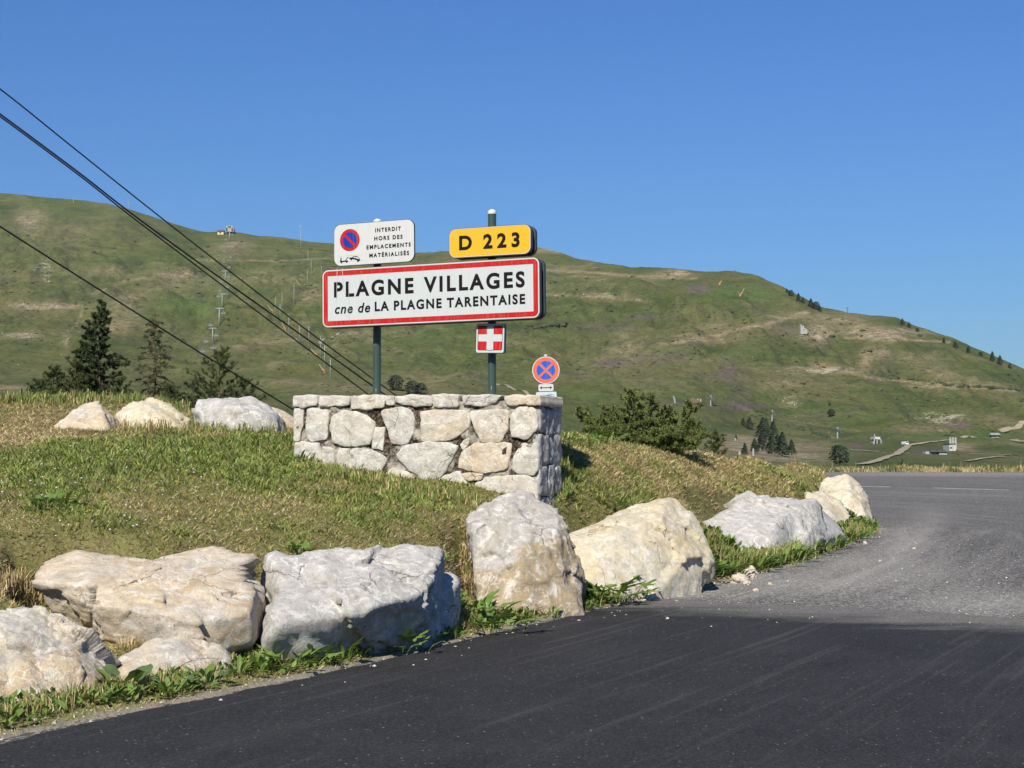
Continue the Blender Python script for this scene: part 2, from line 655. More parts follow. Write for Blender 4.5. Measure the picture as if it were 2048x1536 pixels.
def turf_masks(x, y, z):
    px, py = proj(x, y, z)
    g = blobs(px, py, GREEN) + 0.55 * fbm(x * .9, y * .9, 4.1, 4)
    d = blobs(px, py, DRY) + 0.45 * fbm(x * 1.1, y * 1.1, 8.4, 4)
    return np.clip(0.38 + g - 0.6 * np.clip(d, 0, 2), 0, 1), np.clip(0.32 + d, 0, 1)


# boulders: corner points as (px, py, distance)
BOULDERS = [
    ([[(-160, 1228, 10.7), (0, 1221, 10.65), (72, 1226, 10.6), (150, 1256, 10.6), (196, 1283, 10.7), (236, 1335, 10.8),
                     (-160, 1300, 9.95), (20, 1298, 10.0), (140, 1318, 10.15), (215, 1345, 10.45), (-160, 1450, 9.55), (0, 1428, 9.62), (110, 1408, 9.9), (200, 1388, 10.2)]],
     'RK_CRUST', dict(label='rough cream boulder cut by the picture corner, lowest beside the black road', seed=3, rough=1.0)),
    ([[(58, 1160, 12.0), (86, 1116, 12.3), (140, 1097, 12.45), (215, 1100, 12.5), (285, 1116, 12.5), (340, 1116, 12.5), (75, 1166, 11.75), (140, 1170, 11.6), (195, 1178, 11.5), (330, 1200, 11.4), (120, 1205, 11.9), (200, 1228, 11.8)],
                    [(190, 1168, 11.7), (330, 1112, 12.4), (395, 1094, 12.5), (440, 1090, 12.5), (478, 1116, 12.4), (514, 1168, 12.1), (523, 1200, 11.95), (500, 1215, 11.6), (430, 1238, 11.35), (330, 1237, 11.25), (250, 1222, 11.25), (183, 1200, 11.4),
                     (190, 1246, 11.95), (300, 1262, 12.0), (400, 1266, 12.05), (480, 1250, 12.1)]],
     'RK_CREAM', dict(label='long cream boulder with an undercut lower edge, propped above the smaller stones', seed=5, center=(262, 1172, 11.95), rough=0.9)),
    ([[(222, 1330, 10.95), (262, 1300, 11.1), (330, 1274, 11.3), (395, 1272, 11.4), (425, 1280, 11.4), (442, 1316, 11.3), (466, 1338, 11.25), (250, 1345, 10.7), (330, 1320, 10.85), (420, 1325, 11.05), (240, 1385, 10.6), (340, 1378, 10.8), (455, 1355, 11.1)]],
     'RK_CRUST', dict(label='low mottled stone wedged under the long undercut boulder', sub=5, seed=8)),
    ([[(508, 1262, 11.8), (552, 1130, 12.7), (575, 1121, 12.8), (640, 1124, 12.9), (668, 1106, 13.0), (720, 1112, 13.15), (790, 1092, 13.35), (850, 1090, 13.5), (866, 1104, 13.5), (872, 1160, 13.2), (866, 1192, 12.9),
       (535, 1242, 11.45), (620, 1222, 11.7), (700, 1212, 11.95), (790, 1192, 12.35), (860, 1185, 12.65), (505, 1312, 11.8), (600, 1322, 12.0), (700, 1300, 12.3), (790, 1275, 12.75), (860, 1256, 13.1)]],
     'RK_GREY', dict(label='broad pale grey boulder with a flat slanting top and rough dark face', seed=14, rough=1.15, strata=(0.15, 0.3, 0.9))),
    ([[(862, 1190, 13.75), (868, 1142, 13.95), (905, 1147, 14.0), (920, 1170, 14.0), (918, 1200, 13.85), (868, 1165, 13.6), (912, 1172, 13.7), (868, 1255, 13.5), (905, 1245, 13.7), (850, 1262, 13.5)]],
     'RK_GREY', dict(label='small grey block split off the end of the broad flat-topped boulder', sub=5, seed=17)),
    ([[(955, 1018, 16.35), (985, 993, 16.6), (1030, 990, 16.65), (1080, 1003, 16.6), (1112, 1030, 16.5), (1128, 1055, 16.4), (943, 1040, 16.2), (965, 1052, 15.95), (1050, 1055, 15.75), (1110, 1062, 15.85), (1155, 1120, 16.1), (1168, 1185, 16.0),
                     (952, 1110, 15.85), (1040, 1085, 15.65), (960, 1215, 15.3), (1050, 1232, 15.2), (1155, 1212, 15.55)]],
     'RK_SLAB', dict(label='tall grey upright boulder with a tan streaked face, in front of the stone wall', seed=21, rough=0.9, strata=(0.9, 0.1, 0.25))),
    ([[(1138, 1068, 17.9), (1200, 1048, 18.6), (1262, 1018, 19.0), (1306, 998, 19.2), (1345, 996, 19.2), (1375, 1030, 19.1), (1398, 1066, 18.9), (1417, 1112, 18.7), (1145, 1090, 17.6), (1240, 1060, 17.75), (1330, 1050, 18.1), (1380, 1080, 18.3),
                     (1160, 1190, 16.7), (1240, 1192, 16.9), (1340, 1172, 17.5), (1412, 1142, 18.3)]],
     'RK_YELL', dict(label='big cream pyramid-shaped boulder with blue-grey seams', seed=26, rough=0.9)),
    ([[(1394, 1052, 23.60), (1430, 1030, 24.20), (1478, 1000, 25.30), (1508, 992, 25.70), (1560, 1000, 26.10), (1600, 1002, 26.50), (1640, 1022, 27.10), (1676, 1046, 27.70), (1400, 1070, 23.20), (1450, 1090, 22.70), (1500, 1080, 23.10), (1545, 1050, 23.70), (1580, 1030, 24.50),
                     (1440, 1112, 22.60), (1500, 1120, 22.70), (1570, 1105, 23.70), (1660, 1070, 26.30)]],
     'RK_GREY', dict(label='long grey boulder with a ribbed shadowed flank by the grey old asphalt', seed=31, strata=(0.8, 0.3, 0.1), rough=1.1)),
    ([[(1614, 985, 31.20), (1640, 983, 31.60), (1668, 996, 31.80), (1692, 1020, 31.60), (1698, 1046, 31.20), (1612, 1005, 30.80), (1650, 1015, 30.20), (1690, 1062, 30.00), (1625, 1060, 30.10)]],
     'RK_YELL', dict(label='lower sandy stone leaning on the last boulder at the bend', sub=5, seed=36, strata=(0.5, 0.2, 0.8))),
    ([[(1644, 968, 35.60), (1668, 953, 36.00), (1700, 952, 36.00), (1722, 975, 35.80), (1728, 992, 35.60), (1745, 1038, 35.00), (1650, 985, 35.00), (1700, 985, 34.40), (1725, 1010, 34.30), (1735, 1050, 34.00), (1660, 1050, 33.80)]],
     'RK_YELL', dict(label='last sandy boulder standing at the tip of the mound where the road bends', sub=5, seed=41, strata=(0.9, 0.1, 0.4))),
    ([[(105, 858, 20.0), (120, 840, 20.3), (155, 812, 20.6), (185, 804, 20.7), (205, 812, 20.6), (222, 848, 20.3), (140, 845, 19.8), (195, 840, 19.85), (120, 868, 19.7), (215, 866, 19.8)]],
     'RK_CREAM', dict(label='small pointed pale rock half sunk in dry grass on the crest', sub=5, seed=44)),
    ([[(232, 830, 21.0), (262, 805, 21.3), (318, 799, 21.4), (345, 815, 21.3), (378, 842, 21.0), (300, 812, 20.8), (315, 850, 20.4), (250, 850, 20.7), (375, 862, 20.5), (260, 866, 20.5)]],
     'RK_YELL', dict(label='yellowish wedge-shaped rock behind tufts on the crest', sub=5, seed=47)),
    ([[(382, 830, 21.3), (405, 802, 21.6), (440, 794, 21.8), (490, 792, 21.8), (530, 812, 21.7), (558, 835, 21.5), (400, 822, 21.0), (470, 815, 20.8), (540, 835, 20.9), (395, 866, 20.9), (470, 868, 20.7), (560, 864, 20.9)]],
     'RK_GREY', dict(label='largest white rock on the crest near the end of the wall', sub=5, seed=52, rough=.9)),
    ([[(515, 818, 22.6), (540, 810, 22.8), (575, 828, 22.8), (600, 842, 22.6), (520, 850, 22.2), (595, 865, 22.2), (560, 835, 22.2)]],
     'RK_CREAM', dict(label='pinkish grey rock peeping out between white rock and wall', sub=4, seed=57)),
]

for i_, (h_, m_, kw_) in enumerate(BOULDERS):
    allp = [p for h in h_ for p in h]
    zb = min(P(*p).z for p in allp)
    if i_ < 10:
        carve_for(allp, max(0.05, zb + (0.05 if i_ != 1 else -0.02)), 0.75 if i_ not in (1,) else 0.25)
    else:
        carve_for(allp, zb + 0.06, 0.5)


# ------------------------------------------------------------------ ground sheet
def make_ground():
    k = NT('turf_soil', 0.95, 0.1)
    co = k.coord()
    f = k.noise(co, 2.2, 6, 0.7)
    fine = k.noise(co, 38, 5, 0.7)
    c = k.mix(k.ramp(fine, [(0.35, 0.0), (0.65, 1.0)]), (0.085, 0.070, 0.032), (0.29, 0.24, 0.115))
    c = k.mix(k.ramp(f, [(0.36, 0.1), (0.56, 0.7)]), c, (0.15, 0.16, 0.05))
    c = k.mix(k.attr('verge'), c, k.mix(k.noise(co, 60, 4), (0.17, 0.15, 0.12), (0.33, 0.29, 0.22)))
    k.color(c)
    k.normal(k.bump(fine, 0.9, 0.03))
    pxs = np.linspace(-900, 2500, 340)
    ds = np.concatenate([np.geomspace(5, 45, 300), np.linspace(45.5, 64, 30)])
    PX, D = np.meshgrid(pxs, ds)
    X = (PX - 1024) / F * D; Y = D
    S = inside_dist(X, Y)
    Z = ground_z(X, Y, S)
    V = np.stack([X, Y, Z], -1).reshape(-1, 3)
    nc, nr = len(pxs), len(ds)
    i = np.arange(nr - 1)[:, None] * nc + np.arange(nc - 1)[None]
    fc = np.stack([i, i + 1, i + 1 + nc, i + nc], -1).reshape(-1, 4)
    keep = (S.reshape(-1)[fc] > -1.0).any(1)
    verge = 1 - sst(0.02, 0.22, S.reshape(-1) + 0.08 * fbm(X.reshape(-1) * 4, Y.reshape(-1) * 4, 0, 3))
    me = mesh_np('ground', V, fc[keep], k.m, True, floats={'verge': verge})
    tag(obj('ground', me), 'grassy mound of mown turf beside the road', kind='structure')


make_ground()


# ------------------------------------------------------------------ road
def make_road():
    k = NT('old_asphalt', 0.9, 0.12)
    co = k.coord()
    s = k.attr('edge')
    th = k.attr('along')
    cv = k.n('ShaderNodeCombineXYZ'); k.l(s, cv.inputs[0]); k.l(k.math('MULTIPLY', th, 0.10), cv.inputs[1])
    streak = k.noise(cv.outputs[0], 1.5, 6, 0.68)
    streak2 = k.noise(cv.outputs[0], 5.5, 4, 0.6)
    agg = k.voro(co, 46, 'F1', 'Color')
    aggv = k.n('ShaderNodeSeparateColor'); k.l(agg, aggv.inputs[0])
    sp = aggv.outputs[0]
    c = k.ramp(streak, [(0.32, (0.042, 0.042, 0.045)), (0.5, (0.074, 0.072, 0.072)), (0.66, (0.135, 0.13, 0.122))])
    c = k.mix(k.ramp(streak2, [(0.3, 0.35), (0.55, 0.0)]), c, (0.05, 0.05, 0.053))
    c = k.mix(k.math('MULTIPLY', k.ramp(sp, [(0.66, 0.0), (0.85, 1.0)]), 0.75), c, (0.30, 0.285, 0.25))
    c = k.mix(k.math('MULTIPLY', k.ramp(sp, [(0.1, 1.0), (0.35, 0.0)]), 0.75), c, (0.022, 0.022, 0.024))
    dust = k.math('MULTIPLY', k.attr('dust'), k.ramp(k.noise(cv.outputs[0], 2.6, 6, 0.7), [(0.3, 0.25), (0.65, 1.0)]))
    c = k.mix(dust, c, k.mix(k.ramp(sp, [(0.2, 0.0), (0.8, 1.0)]), (0.18, 0.172, 0.16), (0.36, 0.345, 0.315)))
    k.color(c)
    b = k.bump(sp, 0.5, 0.008)
    k.normal(k.bump(k.noise(co, 140, 3), 0.5, 0.006, b))
    xs = np.concatenate([np.arange(-14, 14, 0.3), np.arange(14, 80, 1.5)])
    ys = np.concatenate([np.arange(-6, 48, 0.3), np.arange(48, 92.2, 1.0), [92.0]])
    ys = np.unique(np.clip(ys, -6, 92))
    X, Y = np.meshgrid(xs, ys)
    S = inside_dist(X, Y)
    Z = road_z(X, Y)
    # length along the bend, so that tyre streaks follow the curve
    cx, cy = 2.0, 35.5
    A = np.arctan2(Y - cy, X - cx) * 9.0
    px, py = proj(X, Y, Z)
    dust = blobs(px, py, [(1560, 1165, 190, 26, .8), (1810, 1085, 60, 32, .75), (1950, 1205, 170, 28, .7), (1780, 1140, 160, 30, .55), (1700, 1120, 70, 16, .45), (1860, 1040, 40, 30, .3), (1900, 990, 200, 8, .15), (1900, 948, 400, 5, .6), (1400, 1190, 120, 10, .5)])
    dust = np.clip(dust * 1.05, 0, .9)
    V = np.stack([X, Y, Z], -1).reshape(-1, 3)
    nc, nr = len(xs), len(ys)
    i = np.arange(nr - 1)[:, None] * nc + np.arange(nc - 1)[None]
    fc = np.stack([i, i + 1, i + 1 + nc, i + nc], -1).reshape(-1, 4)
    keep = (S.reshape(-1)[fc] < 0.15).any(1)
    me = mesh_np('road', V, fc[keep], k.m, True, floats={'edge': -S.reshape(-1), 'along': A.reshape(-1), 'dust': dust.reshape(-1)})
    tag(obj('road', me), 'older grey asphalt road curving round the mound', kind='structure')

    # the new black surface in front, a thin layer with its own edge
    q = NT('new_asphalt', 0.85, 0.14)
    co = q.coord()
    cr = q.coord((0.08, 3.2, 1), rot=(0, 0, math.radians(63)), inv=True)
    f = q.noise(co, 1.1, 6, 0.65)
    st = q.noise(cr, 2.4, 5, 0.62)
    c = q.ramp(f, [(0.3, (0.0135, 0.0136, 0.0145)), (0.7, (0.024, 0.0241, 0.025))])
    c = q.mix(q.ramp(st, [(0.55, 0.0), (0.72, 0.5)]), c, (0.075, 0.073, 0.07))
    st2 = q.noise(cr, 9, 3, 0.6)
    c = q.mix(q.ramp(st2, [(0.60, 0.0), (0.74, 0.18)]), c, (0.075, 0.073, 0.069))
    vc = q.n('ShaderNodeSeparateColor'); q.l(q.voro(co, 95, 'F1', 'Color'), vc.inputs[0])
    c = q.mix(q.math('MULTIPLY', q.ramp(vc.outputs[0], [(0.5, 0.0), (1.0, 1.0)]), 0.35), c, (0.085, 0.085, 0.085))
    c = q.mix(q.math('MULTIPLY', q.ramp(vc.outputs[1], [(0.996, 0.0), (0.999, 1.0)]), 0.45), c, (0.5, 0.46, 0.38))
    dv = q.n('ShaderNodeVectorMath', operation='DOT_PRODUCT'); q.l(co, dv.inputs[0]); dv.inputs[1].default_value = (0.57, 0.82, 0)
    dj = q.math('ADD', q.math('SUBTRACT', dv.outputs['Value'], 15.15), q.math('MULTIPLY', q.math('SUBTRACT', q.noise(q.coord((0.5, 1.6, 1)), 1.1, 6, 0.7), 0.5), 3.2))
    c = q.mix(q.math('MULTIPLY', q.ramp(q.math('MULTIPLY_ADD', dj, 0.25), [(0.0, 0.0), (0.28, 0.8)]), q.ramp(vc.outputs[0], [(0.2, 0.35), (0.7, 1.0)])), c, (0.20, 0.19, 0.175))
    q.color(c)
    b = q.bump(vc.outputs[0], 0.7, 0.007)
    q.normal(q.bump(q.noise(co, 160, 3), 0.6, 0.006, b))
    E = catmull(EDGE, 30)
    E = E[(E[:, 1] > -5) & (E[:, 1] < 17.5) & (E[:, 0] > -12)]
    E = E[np.argsort(E[:, 1])]
    left = []
    for j in range(len(E)):
        t = E[min(j + 1, len(E) - 1)] - E[max(j - 1, 0)]
        t = t / np.linalg.norm(t)
        nrm = np.array([t[1], -t[0]])
        o = 0.07 + 0.05 * float(fbm(E[j, 0] * 2, E[j, 1] * 2, 5, 3)) + 0.10 * float(sst(9.5, 8.0, E[j, 1]))
        left.append(E[j] + nrm * o)
    far0 = left[-1]
    far = []
    for j in range(1, 90):
        t = j / 89
        p = far0 * (1 - t) + np.array([15.0, 8.0]) * t
        p[1] += 0.55 * math.sin(t * 3.1) + 0.30 * float(fbm(p[0] * 0.7, 3.3, 0, 4)) + 0.05 * float(fbm(p[0] * 9, 1.1, 0, 2))
        far.append(p)
    poly = [Vector((p[0], p[1], 0.014)) for p in left + far] + [Vector((15, -5, 0.014)), Vector((-8, -5, 0.014))]
    mb = MB()
    tri = []
    for t in tessellate_polygon([poly]):
        a, b2, c2 = (poly[i] for i in t)
        tri.append(t if (b2 - a).cross(c2 - a).z > 0 else (t[0], t[2], t[1]))
    n = len(poly)
    mb.add(poly + [Vector((p.x, p.y, -0.02)) for p in poly], tri + [(i, (i + 1) % n, n + (i + 1) % n, n + i) for i in range(n)])
    tag(mb.build('road_resurfaced', q.m), 'fresh black asphalt on the near part of the road', kind='structure')

    # centre dashes
    pm = plain('road_paint', (0.62, 0.62, 0.60), 0.7, 0.3, 3.0)

    def hit(px, py):
        for d in np.linspace(50, 92, 400):
            p = P(px, py, d)
            if p.z <= road_z(p.x, d): return p
        return P(px, py, 91)
    for (a, b2) in (((1690, 972.6), (1781, 974.6)), ((1868, 976.3), (2018, 980.8)), ((2110, 984), (2270, 989))):
        mb = MB()
        p, r = hit(*a), hit(*b2)
        t = (r - p).normalized(); sd = Vector((-t.y, t.x, 0)) * 0.085
        rows = []
        for j in range(9):
            c = p.lerp(r, j / 8)
            for sgn in (-1, 1):
                e = c + sd * sgn * (1 + 0.12 * random.uniform(-1, 1)); e.z = float(road_z(e.x, e.y)) + 0.012
                rows.append(e)
        mb.add(rows, [(2 * j + 1, 2 * j, 2 * j + 2, 2 * j + 3) for j in range(8)])
        tag(mb.build('road_marking', pm), 'white centre dash painted on the far bend of the road', kind='structure')


make_road()


# ------------------------------------------------------------------ the hillside across the valley
RIDGE_X = [-900, -400, 0, 60, 150, 215, 275, 330, 410, 440, 480, 560, 640, 700, 830, 960, 1080, 1130, 1190, 1250, 1330, 1360, 1400, 1470, 1520, 1590, 1640, 1700, 1790, 1830, 1900, 1960, 2048, 2400, 2900]
RIDGE_Y = [360, 372, 388, 394, 402, 408, 420, 440, 465, 463, 464, 475, 483, 491, 504, 501, 497, 509, 520, 530, 538, 537, 545, 547, 556, 591, 617, 625, 634, 656, 681, 706, 742, 850, 900]
PROF_X = [-900, 0, 830, 1300, 1600, 2048, 2900]
PROF_D = [2000, 1900, 1850, 1450, 1230, 1060, 1000]
TT = np.linspace(0, 1, 101)
_pf = {
    0: np.interp(TT, [0, .118, .235, .41, .647, .82, 1], [0, .175, .297, .472, .647, .80, 1]),
    1: np.interp(TT, [0, .12, .28, .48, .73, .88, 1], [0, .16, .34, .56, .78, .90, 1]),
    2: np.interp(TT, [0, .17, .36, .56, .76, .9, 1], [0, .13, .26, .52, .73, .88, 1]),
    3: np.interp(TT, [0, .19, .476, .62, .76, .9, 1], [0, .095, .218, .38, .65, .88, 1]),
    4: np.interp(TT, [0, .235, .588, .706, .82, .92, 1], [0, .135, .336, .47, .70, .88, 1]),
}
_pp = np.array([_pf[0], _pf[0], _pf[1], _pf[2], _pf[3], _pf[4], _pf[4]])
_ker = np.hanning(13); _ker /= _ker.sum()
_pp = np.array([np.convolve(np.pad(r, 6, mode='reflect', reflect_type='odd'), _ker, 'valid') for r in _pp])

HPX = np.linspace(-520, 2560, 860)
NR = 420
HT = np.concatenate([np.linspace(0, 1, NR) ** 0.85, [1.02, 1.06, 1.12, 1.22]])


def seg_dist(px, py, line):
    best = np.full(np.shape(px), 1e9)
    for (ax, ay), (bx, by) in zip(line[:-1], line[1:]):
        dx, dy = bx - ax, by - ay
        t = np.clip(((px - ax) * dx + (py - ay) * dy) / (dx * dx + dy * dy), 0, 1)
        best = np.minimum(best, np.hypot(px - ax - t * dx, (py - ay - t * dy)))
    return best


def make_hill():
    PX, T = np.meshgrid(HPX, HT)
    ry = np.interp(PX, RIDGE_X, RIDGE_Y)
    kr = np.hanning(9); kr /= kr.sum()
    r1 = np.convolve(np.pad(ry[0], 4, mode='edge'), kr, 'valid')
    ry = np.broadcast_to(r1, ry.shape)
    dr = np.interp(PX, PROF_X, PROF_D)
    D = 170 + (dr - 170) * np.minimum(T, 1) + (np.maximum(T - 1, 0)) * 1500
    ti = np.clip(T, 0, 1) * 100
    i0 = np.clip(ti.astype(int), 0, 99); fr = ti - i0
    ci = np.interp(PX, PROF_X, np.arange(len(PROF_X)))
    c0 = np.clip(ci.astype(int), 0, len(PROF_X) - 2); cf = ci - c0
    cf = cf * cf * (3 - 2 * cf)
    f = (_pp[c0, i0] * (1 - fr) + _pp[c0, i0 + 1] * fr) * (1 - cf) + (_pp[c0 + 1, i0] * (1 - fr) + _pp[c0 + 1, i0 + 1] * fr) * cf
    PY = 965 + (ry - 965) * f
    u, v = (PX - 1024) / F, (768 - PY) / F
    kk = D / (CP - v * SP)
    X = u * kk; Y = D; Z = EYE + (SP + v * CP) * kk
    Z = Z - np.maximum(T - 1, 0) * 900
    env = sst(0.0, 0.12, T) * (1 - 0.85 * sst(0.80, 1.0, T)) * np.clip(D / 900, 0.35, 1.3) * (0.06 + 0.94 * sst(0.15, 0.6, T - 0.22 * sst(1200, 1700, PX)))
    n1 = fbm(X / 190, Y / 190, 0.5, 4)
    rid = 1 - np.abs(fbm(X / 85 + 3.1, Y / 240, 2.5, 3))
    n3 = fbm(X / 34, Y / 34, 4.5, 4, 0.55)
    Z = Z + env * (13 * n1 + 10 * (rid - 0.6) + 4.5 * n3)
    Z = Z + 0.9 * fbm(X / 10, Y / 10, 7.7, 3) * env
    return X, Y, Z, T, D


HX, HY, HZ, HTT, HD = make_hill()
HPXp, HPYp = proj(HX, HY, HZ)


def hill_hit(px, py):
    """point of the hillside seen at (px, py)"""
    c = np.interp(px, HPX, np.arange(len(HPX)))
    c0 = int(min(max(c, 0), len(HPX) - 2)); w = c - c0
    ys = HPYp[:NR, c0] * (1 - w) + HPYp[:NR, c0 + 1] * w
    hit = np.argmax(ys <= py)
    if not (ys <= py).any(): hit = NR - 1
    if hit > 0 and ys[hit] != ys[hit - 1]:
        q = hit - 1 + np.clip((ys[hit - 1] - py) / (ys[hit - 1] - ys[hit]), 0, 1)
    else:
        q = hit
    q0 = int(min(q, NR - 2)); r = q - q0
    o = []
    for A in (HX, HY, HZ):
        o.append((A[q0, c0] * (1 - w) + A[q0, c0 + 1] * w) * (1 - r) + (A[q0 + 1, c0] * (1 - w) + A[q0 + 1, c0 + 1] * w) * r)
    return Vector(o)


def hill_height(x, y):
    """height of the hillside under a point"""
    px = 1024 + F * x / y
    for _ in range(3):
        c = float(np.interp(px, HPX, np.arange(len(HPX))))
        c0 = int(min(max(c, 0), len(HPX) - 2)); w = c - c0
        dcol = HY[:, c0] * (1 - w) + HY[:, c0 + 1] * w
        zcol = HZ[:, c0] * (1 - w) + HZ[:, c0 + 1] * w
        xcol = HX[:, c0] * (1 - w) + HX[:, c0 + 1] * w
        xx = np.interp(y, dcol, xcol)
        px += (x - xx) / y * F
    return float(np.interp(y, dcol, zcol))


TAN = [(255, 612, 38, 26, .9), (225, 655, 40, 16, .7), (60, 438, 30, 22, .55), (215, 545, 45, 10, .6), (350, 550, 50, 10, .7), (320, 570, 40, 12, .5), (470, 500, 35, 22, .5), (545, 685, 70, 10, .5), (540, 545, 40, 6, .4),
       (620, 590, 25, 16, .6), (90, 612, 80, 8, .5), (60, 670, 40, 8, .5), (500, 560, 100, 8, .3),
       (1205, 592, 55, 7, .9), (1350, 547, 24, 7, 1.0), (1110, 500, 40, 6, .9), (1430, 676, 85, 10, .8), (1250, 690, 60, 26, .55), (1480, 655, 90, 9, .6), (1600, 632, 60, 8, .6), (1635, 672, 28, 14, 1.2),
       (1700, 655, 70, 10, .7), (1760, 667, 90, 9, 1.2), (1690, 640, 50, 12, .6), (1650, 738, 75, 9, .9), (1735, 712, 16, 18, .9), (1765, 705, 14, 10, .7), (1850, 715, 50, 14, .5), (1900, 772, 90, 6, .6),
       (1560, 770, 50, 16, .55), (1580, 805, 20, 8, .7), (1560, 905, 110, 20, 1.0), (1480, 885, 70, 16, .9), (1840, 858, 50, 8, .7), (1925, 895, 28, 7, .9), (1980, 835, 25, 12, .5), (1350, 850, 60, 20, .25), (1300, 760, 120, 30, .25), (760, 770, 160, 14, .3), (20, 778, 60, 6, .9),
       (720, 668, 60, 8, .6), (1170, 555, 80, 4, .5)]
PURPLE = [(1392, 577, 22, 8, .9), (1275, 637, 55, 4, 1.0), (1200, 655, 60, 5, .9), (1565, 660, 42, 6, .8), (1220, 726, 40, 9, .8), (1330, 716, 45, 7, .6), (1465, 738, 22, 20, .55), (1480, 785, 25, 30, .45), (1500, 814, 55, 4, 1.4), (1440, 750, 40, 5, .5),
          (1908, 848, 26, 6, 1.4), (1716, 892, 15, 5, 1.4), (1845, 902, 20, 5, .9), (1758, 757, 18, 4, .8), (960, 752, 30, 5, .6), (1150, 748, 40, 4, .5), (720, 680, 30, 5, .5), (1385, 812, 40, 4, .5), (1340, 808, 25, 3, .6)]
LUSH = [(1475, 588, 75, 22, .9), (1390, 705, 120, 10, .7), (1150, 790, 50, 9, .7), (385, 612, 55, 28, .9), (310, 735, 80, 10, .6), (1930, 872, 110, 9, .8), (1720, 832, 60, 8, .7), (1620, 815, 60, 8, .6), (1540, 800, 50, 6, .5), (1840, 880, 60, 8, .6), (440, 560, 60, 10, .4), (640, 630, 40, 10, .5), (1400, 788, 90, 6, .5)]
DARKG = [(1075, 652, 60, 8, 1.2), (405, 590, 18, 12, .8), (230, 610, 25, 20, .5), (60, 690, 30, 10, .7), (1370, 690, 60, 8, .5), (860, 690, 80, 12, .3), (1800, 735, 80, 20, .3), (1500, 620, 60, 10, .3), (350, 470, 60, 30, .25)]
ROCKY = [(1880, 834, 45, 10, 1.1), (1635, 672, 30, 10, .7), (1770, 668, 80, 7, .8), (1655, 740, 45, 6, 1.0), (1585, 803, 22, 8, .8), (80, 612, 60, 5, .9), (50, 672, 30, 6, .8), (62, 440, 26, 22, .5), (90, 535, 20, 14, .5), (1350, 546, 20, 6, .6), (1110, 500, 30, 4, .7), (350, 545, 30, 7, .5), (1205, 590, 40, 4, .6), (130, 680, 8, 20, .5), (95, 545, 6, 25, .6), (1500, 890, 60, 14, .5), (1600, 915, 60, 12, .6)]
BENCH = [([(1090, 541), (1200, 546), (1300, 554), (1400, 557)], 2.2, 1.0), ([(1090, 589), (1180, 592), (1300, 604)], 2.0, .8), ([(1690, 676), (1790, 678), (1900, 684)], 2.2, 1.0), ([(1630, 732), (1760, 758), (1900, 772), (2048, 782)], 2.0, .7),
         ([(1330, 690), (1450, 668), (1560, 640), (1610, 622)], 3.0, .8), ([(400, 520), (550, 522), (680, 516)], 1.5, .5), ([(0, 610), (80, 616), (160, 612)], 2.5, .6), ([(180, 590), (260, 560), (380, 545)], 3, .4), ([(130, 695), (150, 650), (165, 620)], 2.0, .5), ([(1560, 838), (1640, 850), (1730, 862)], 1.5, .3)]


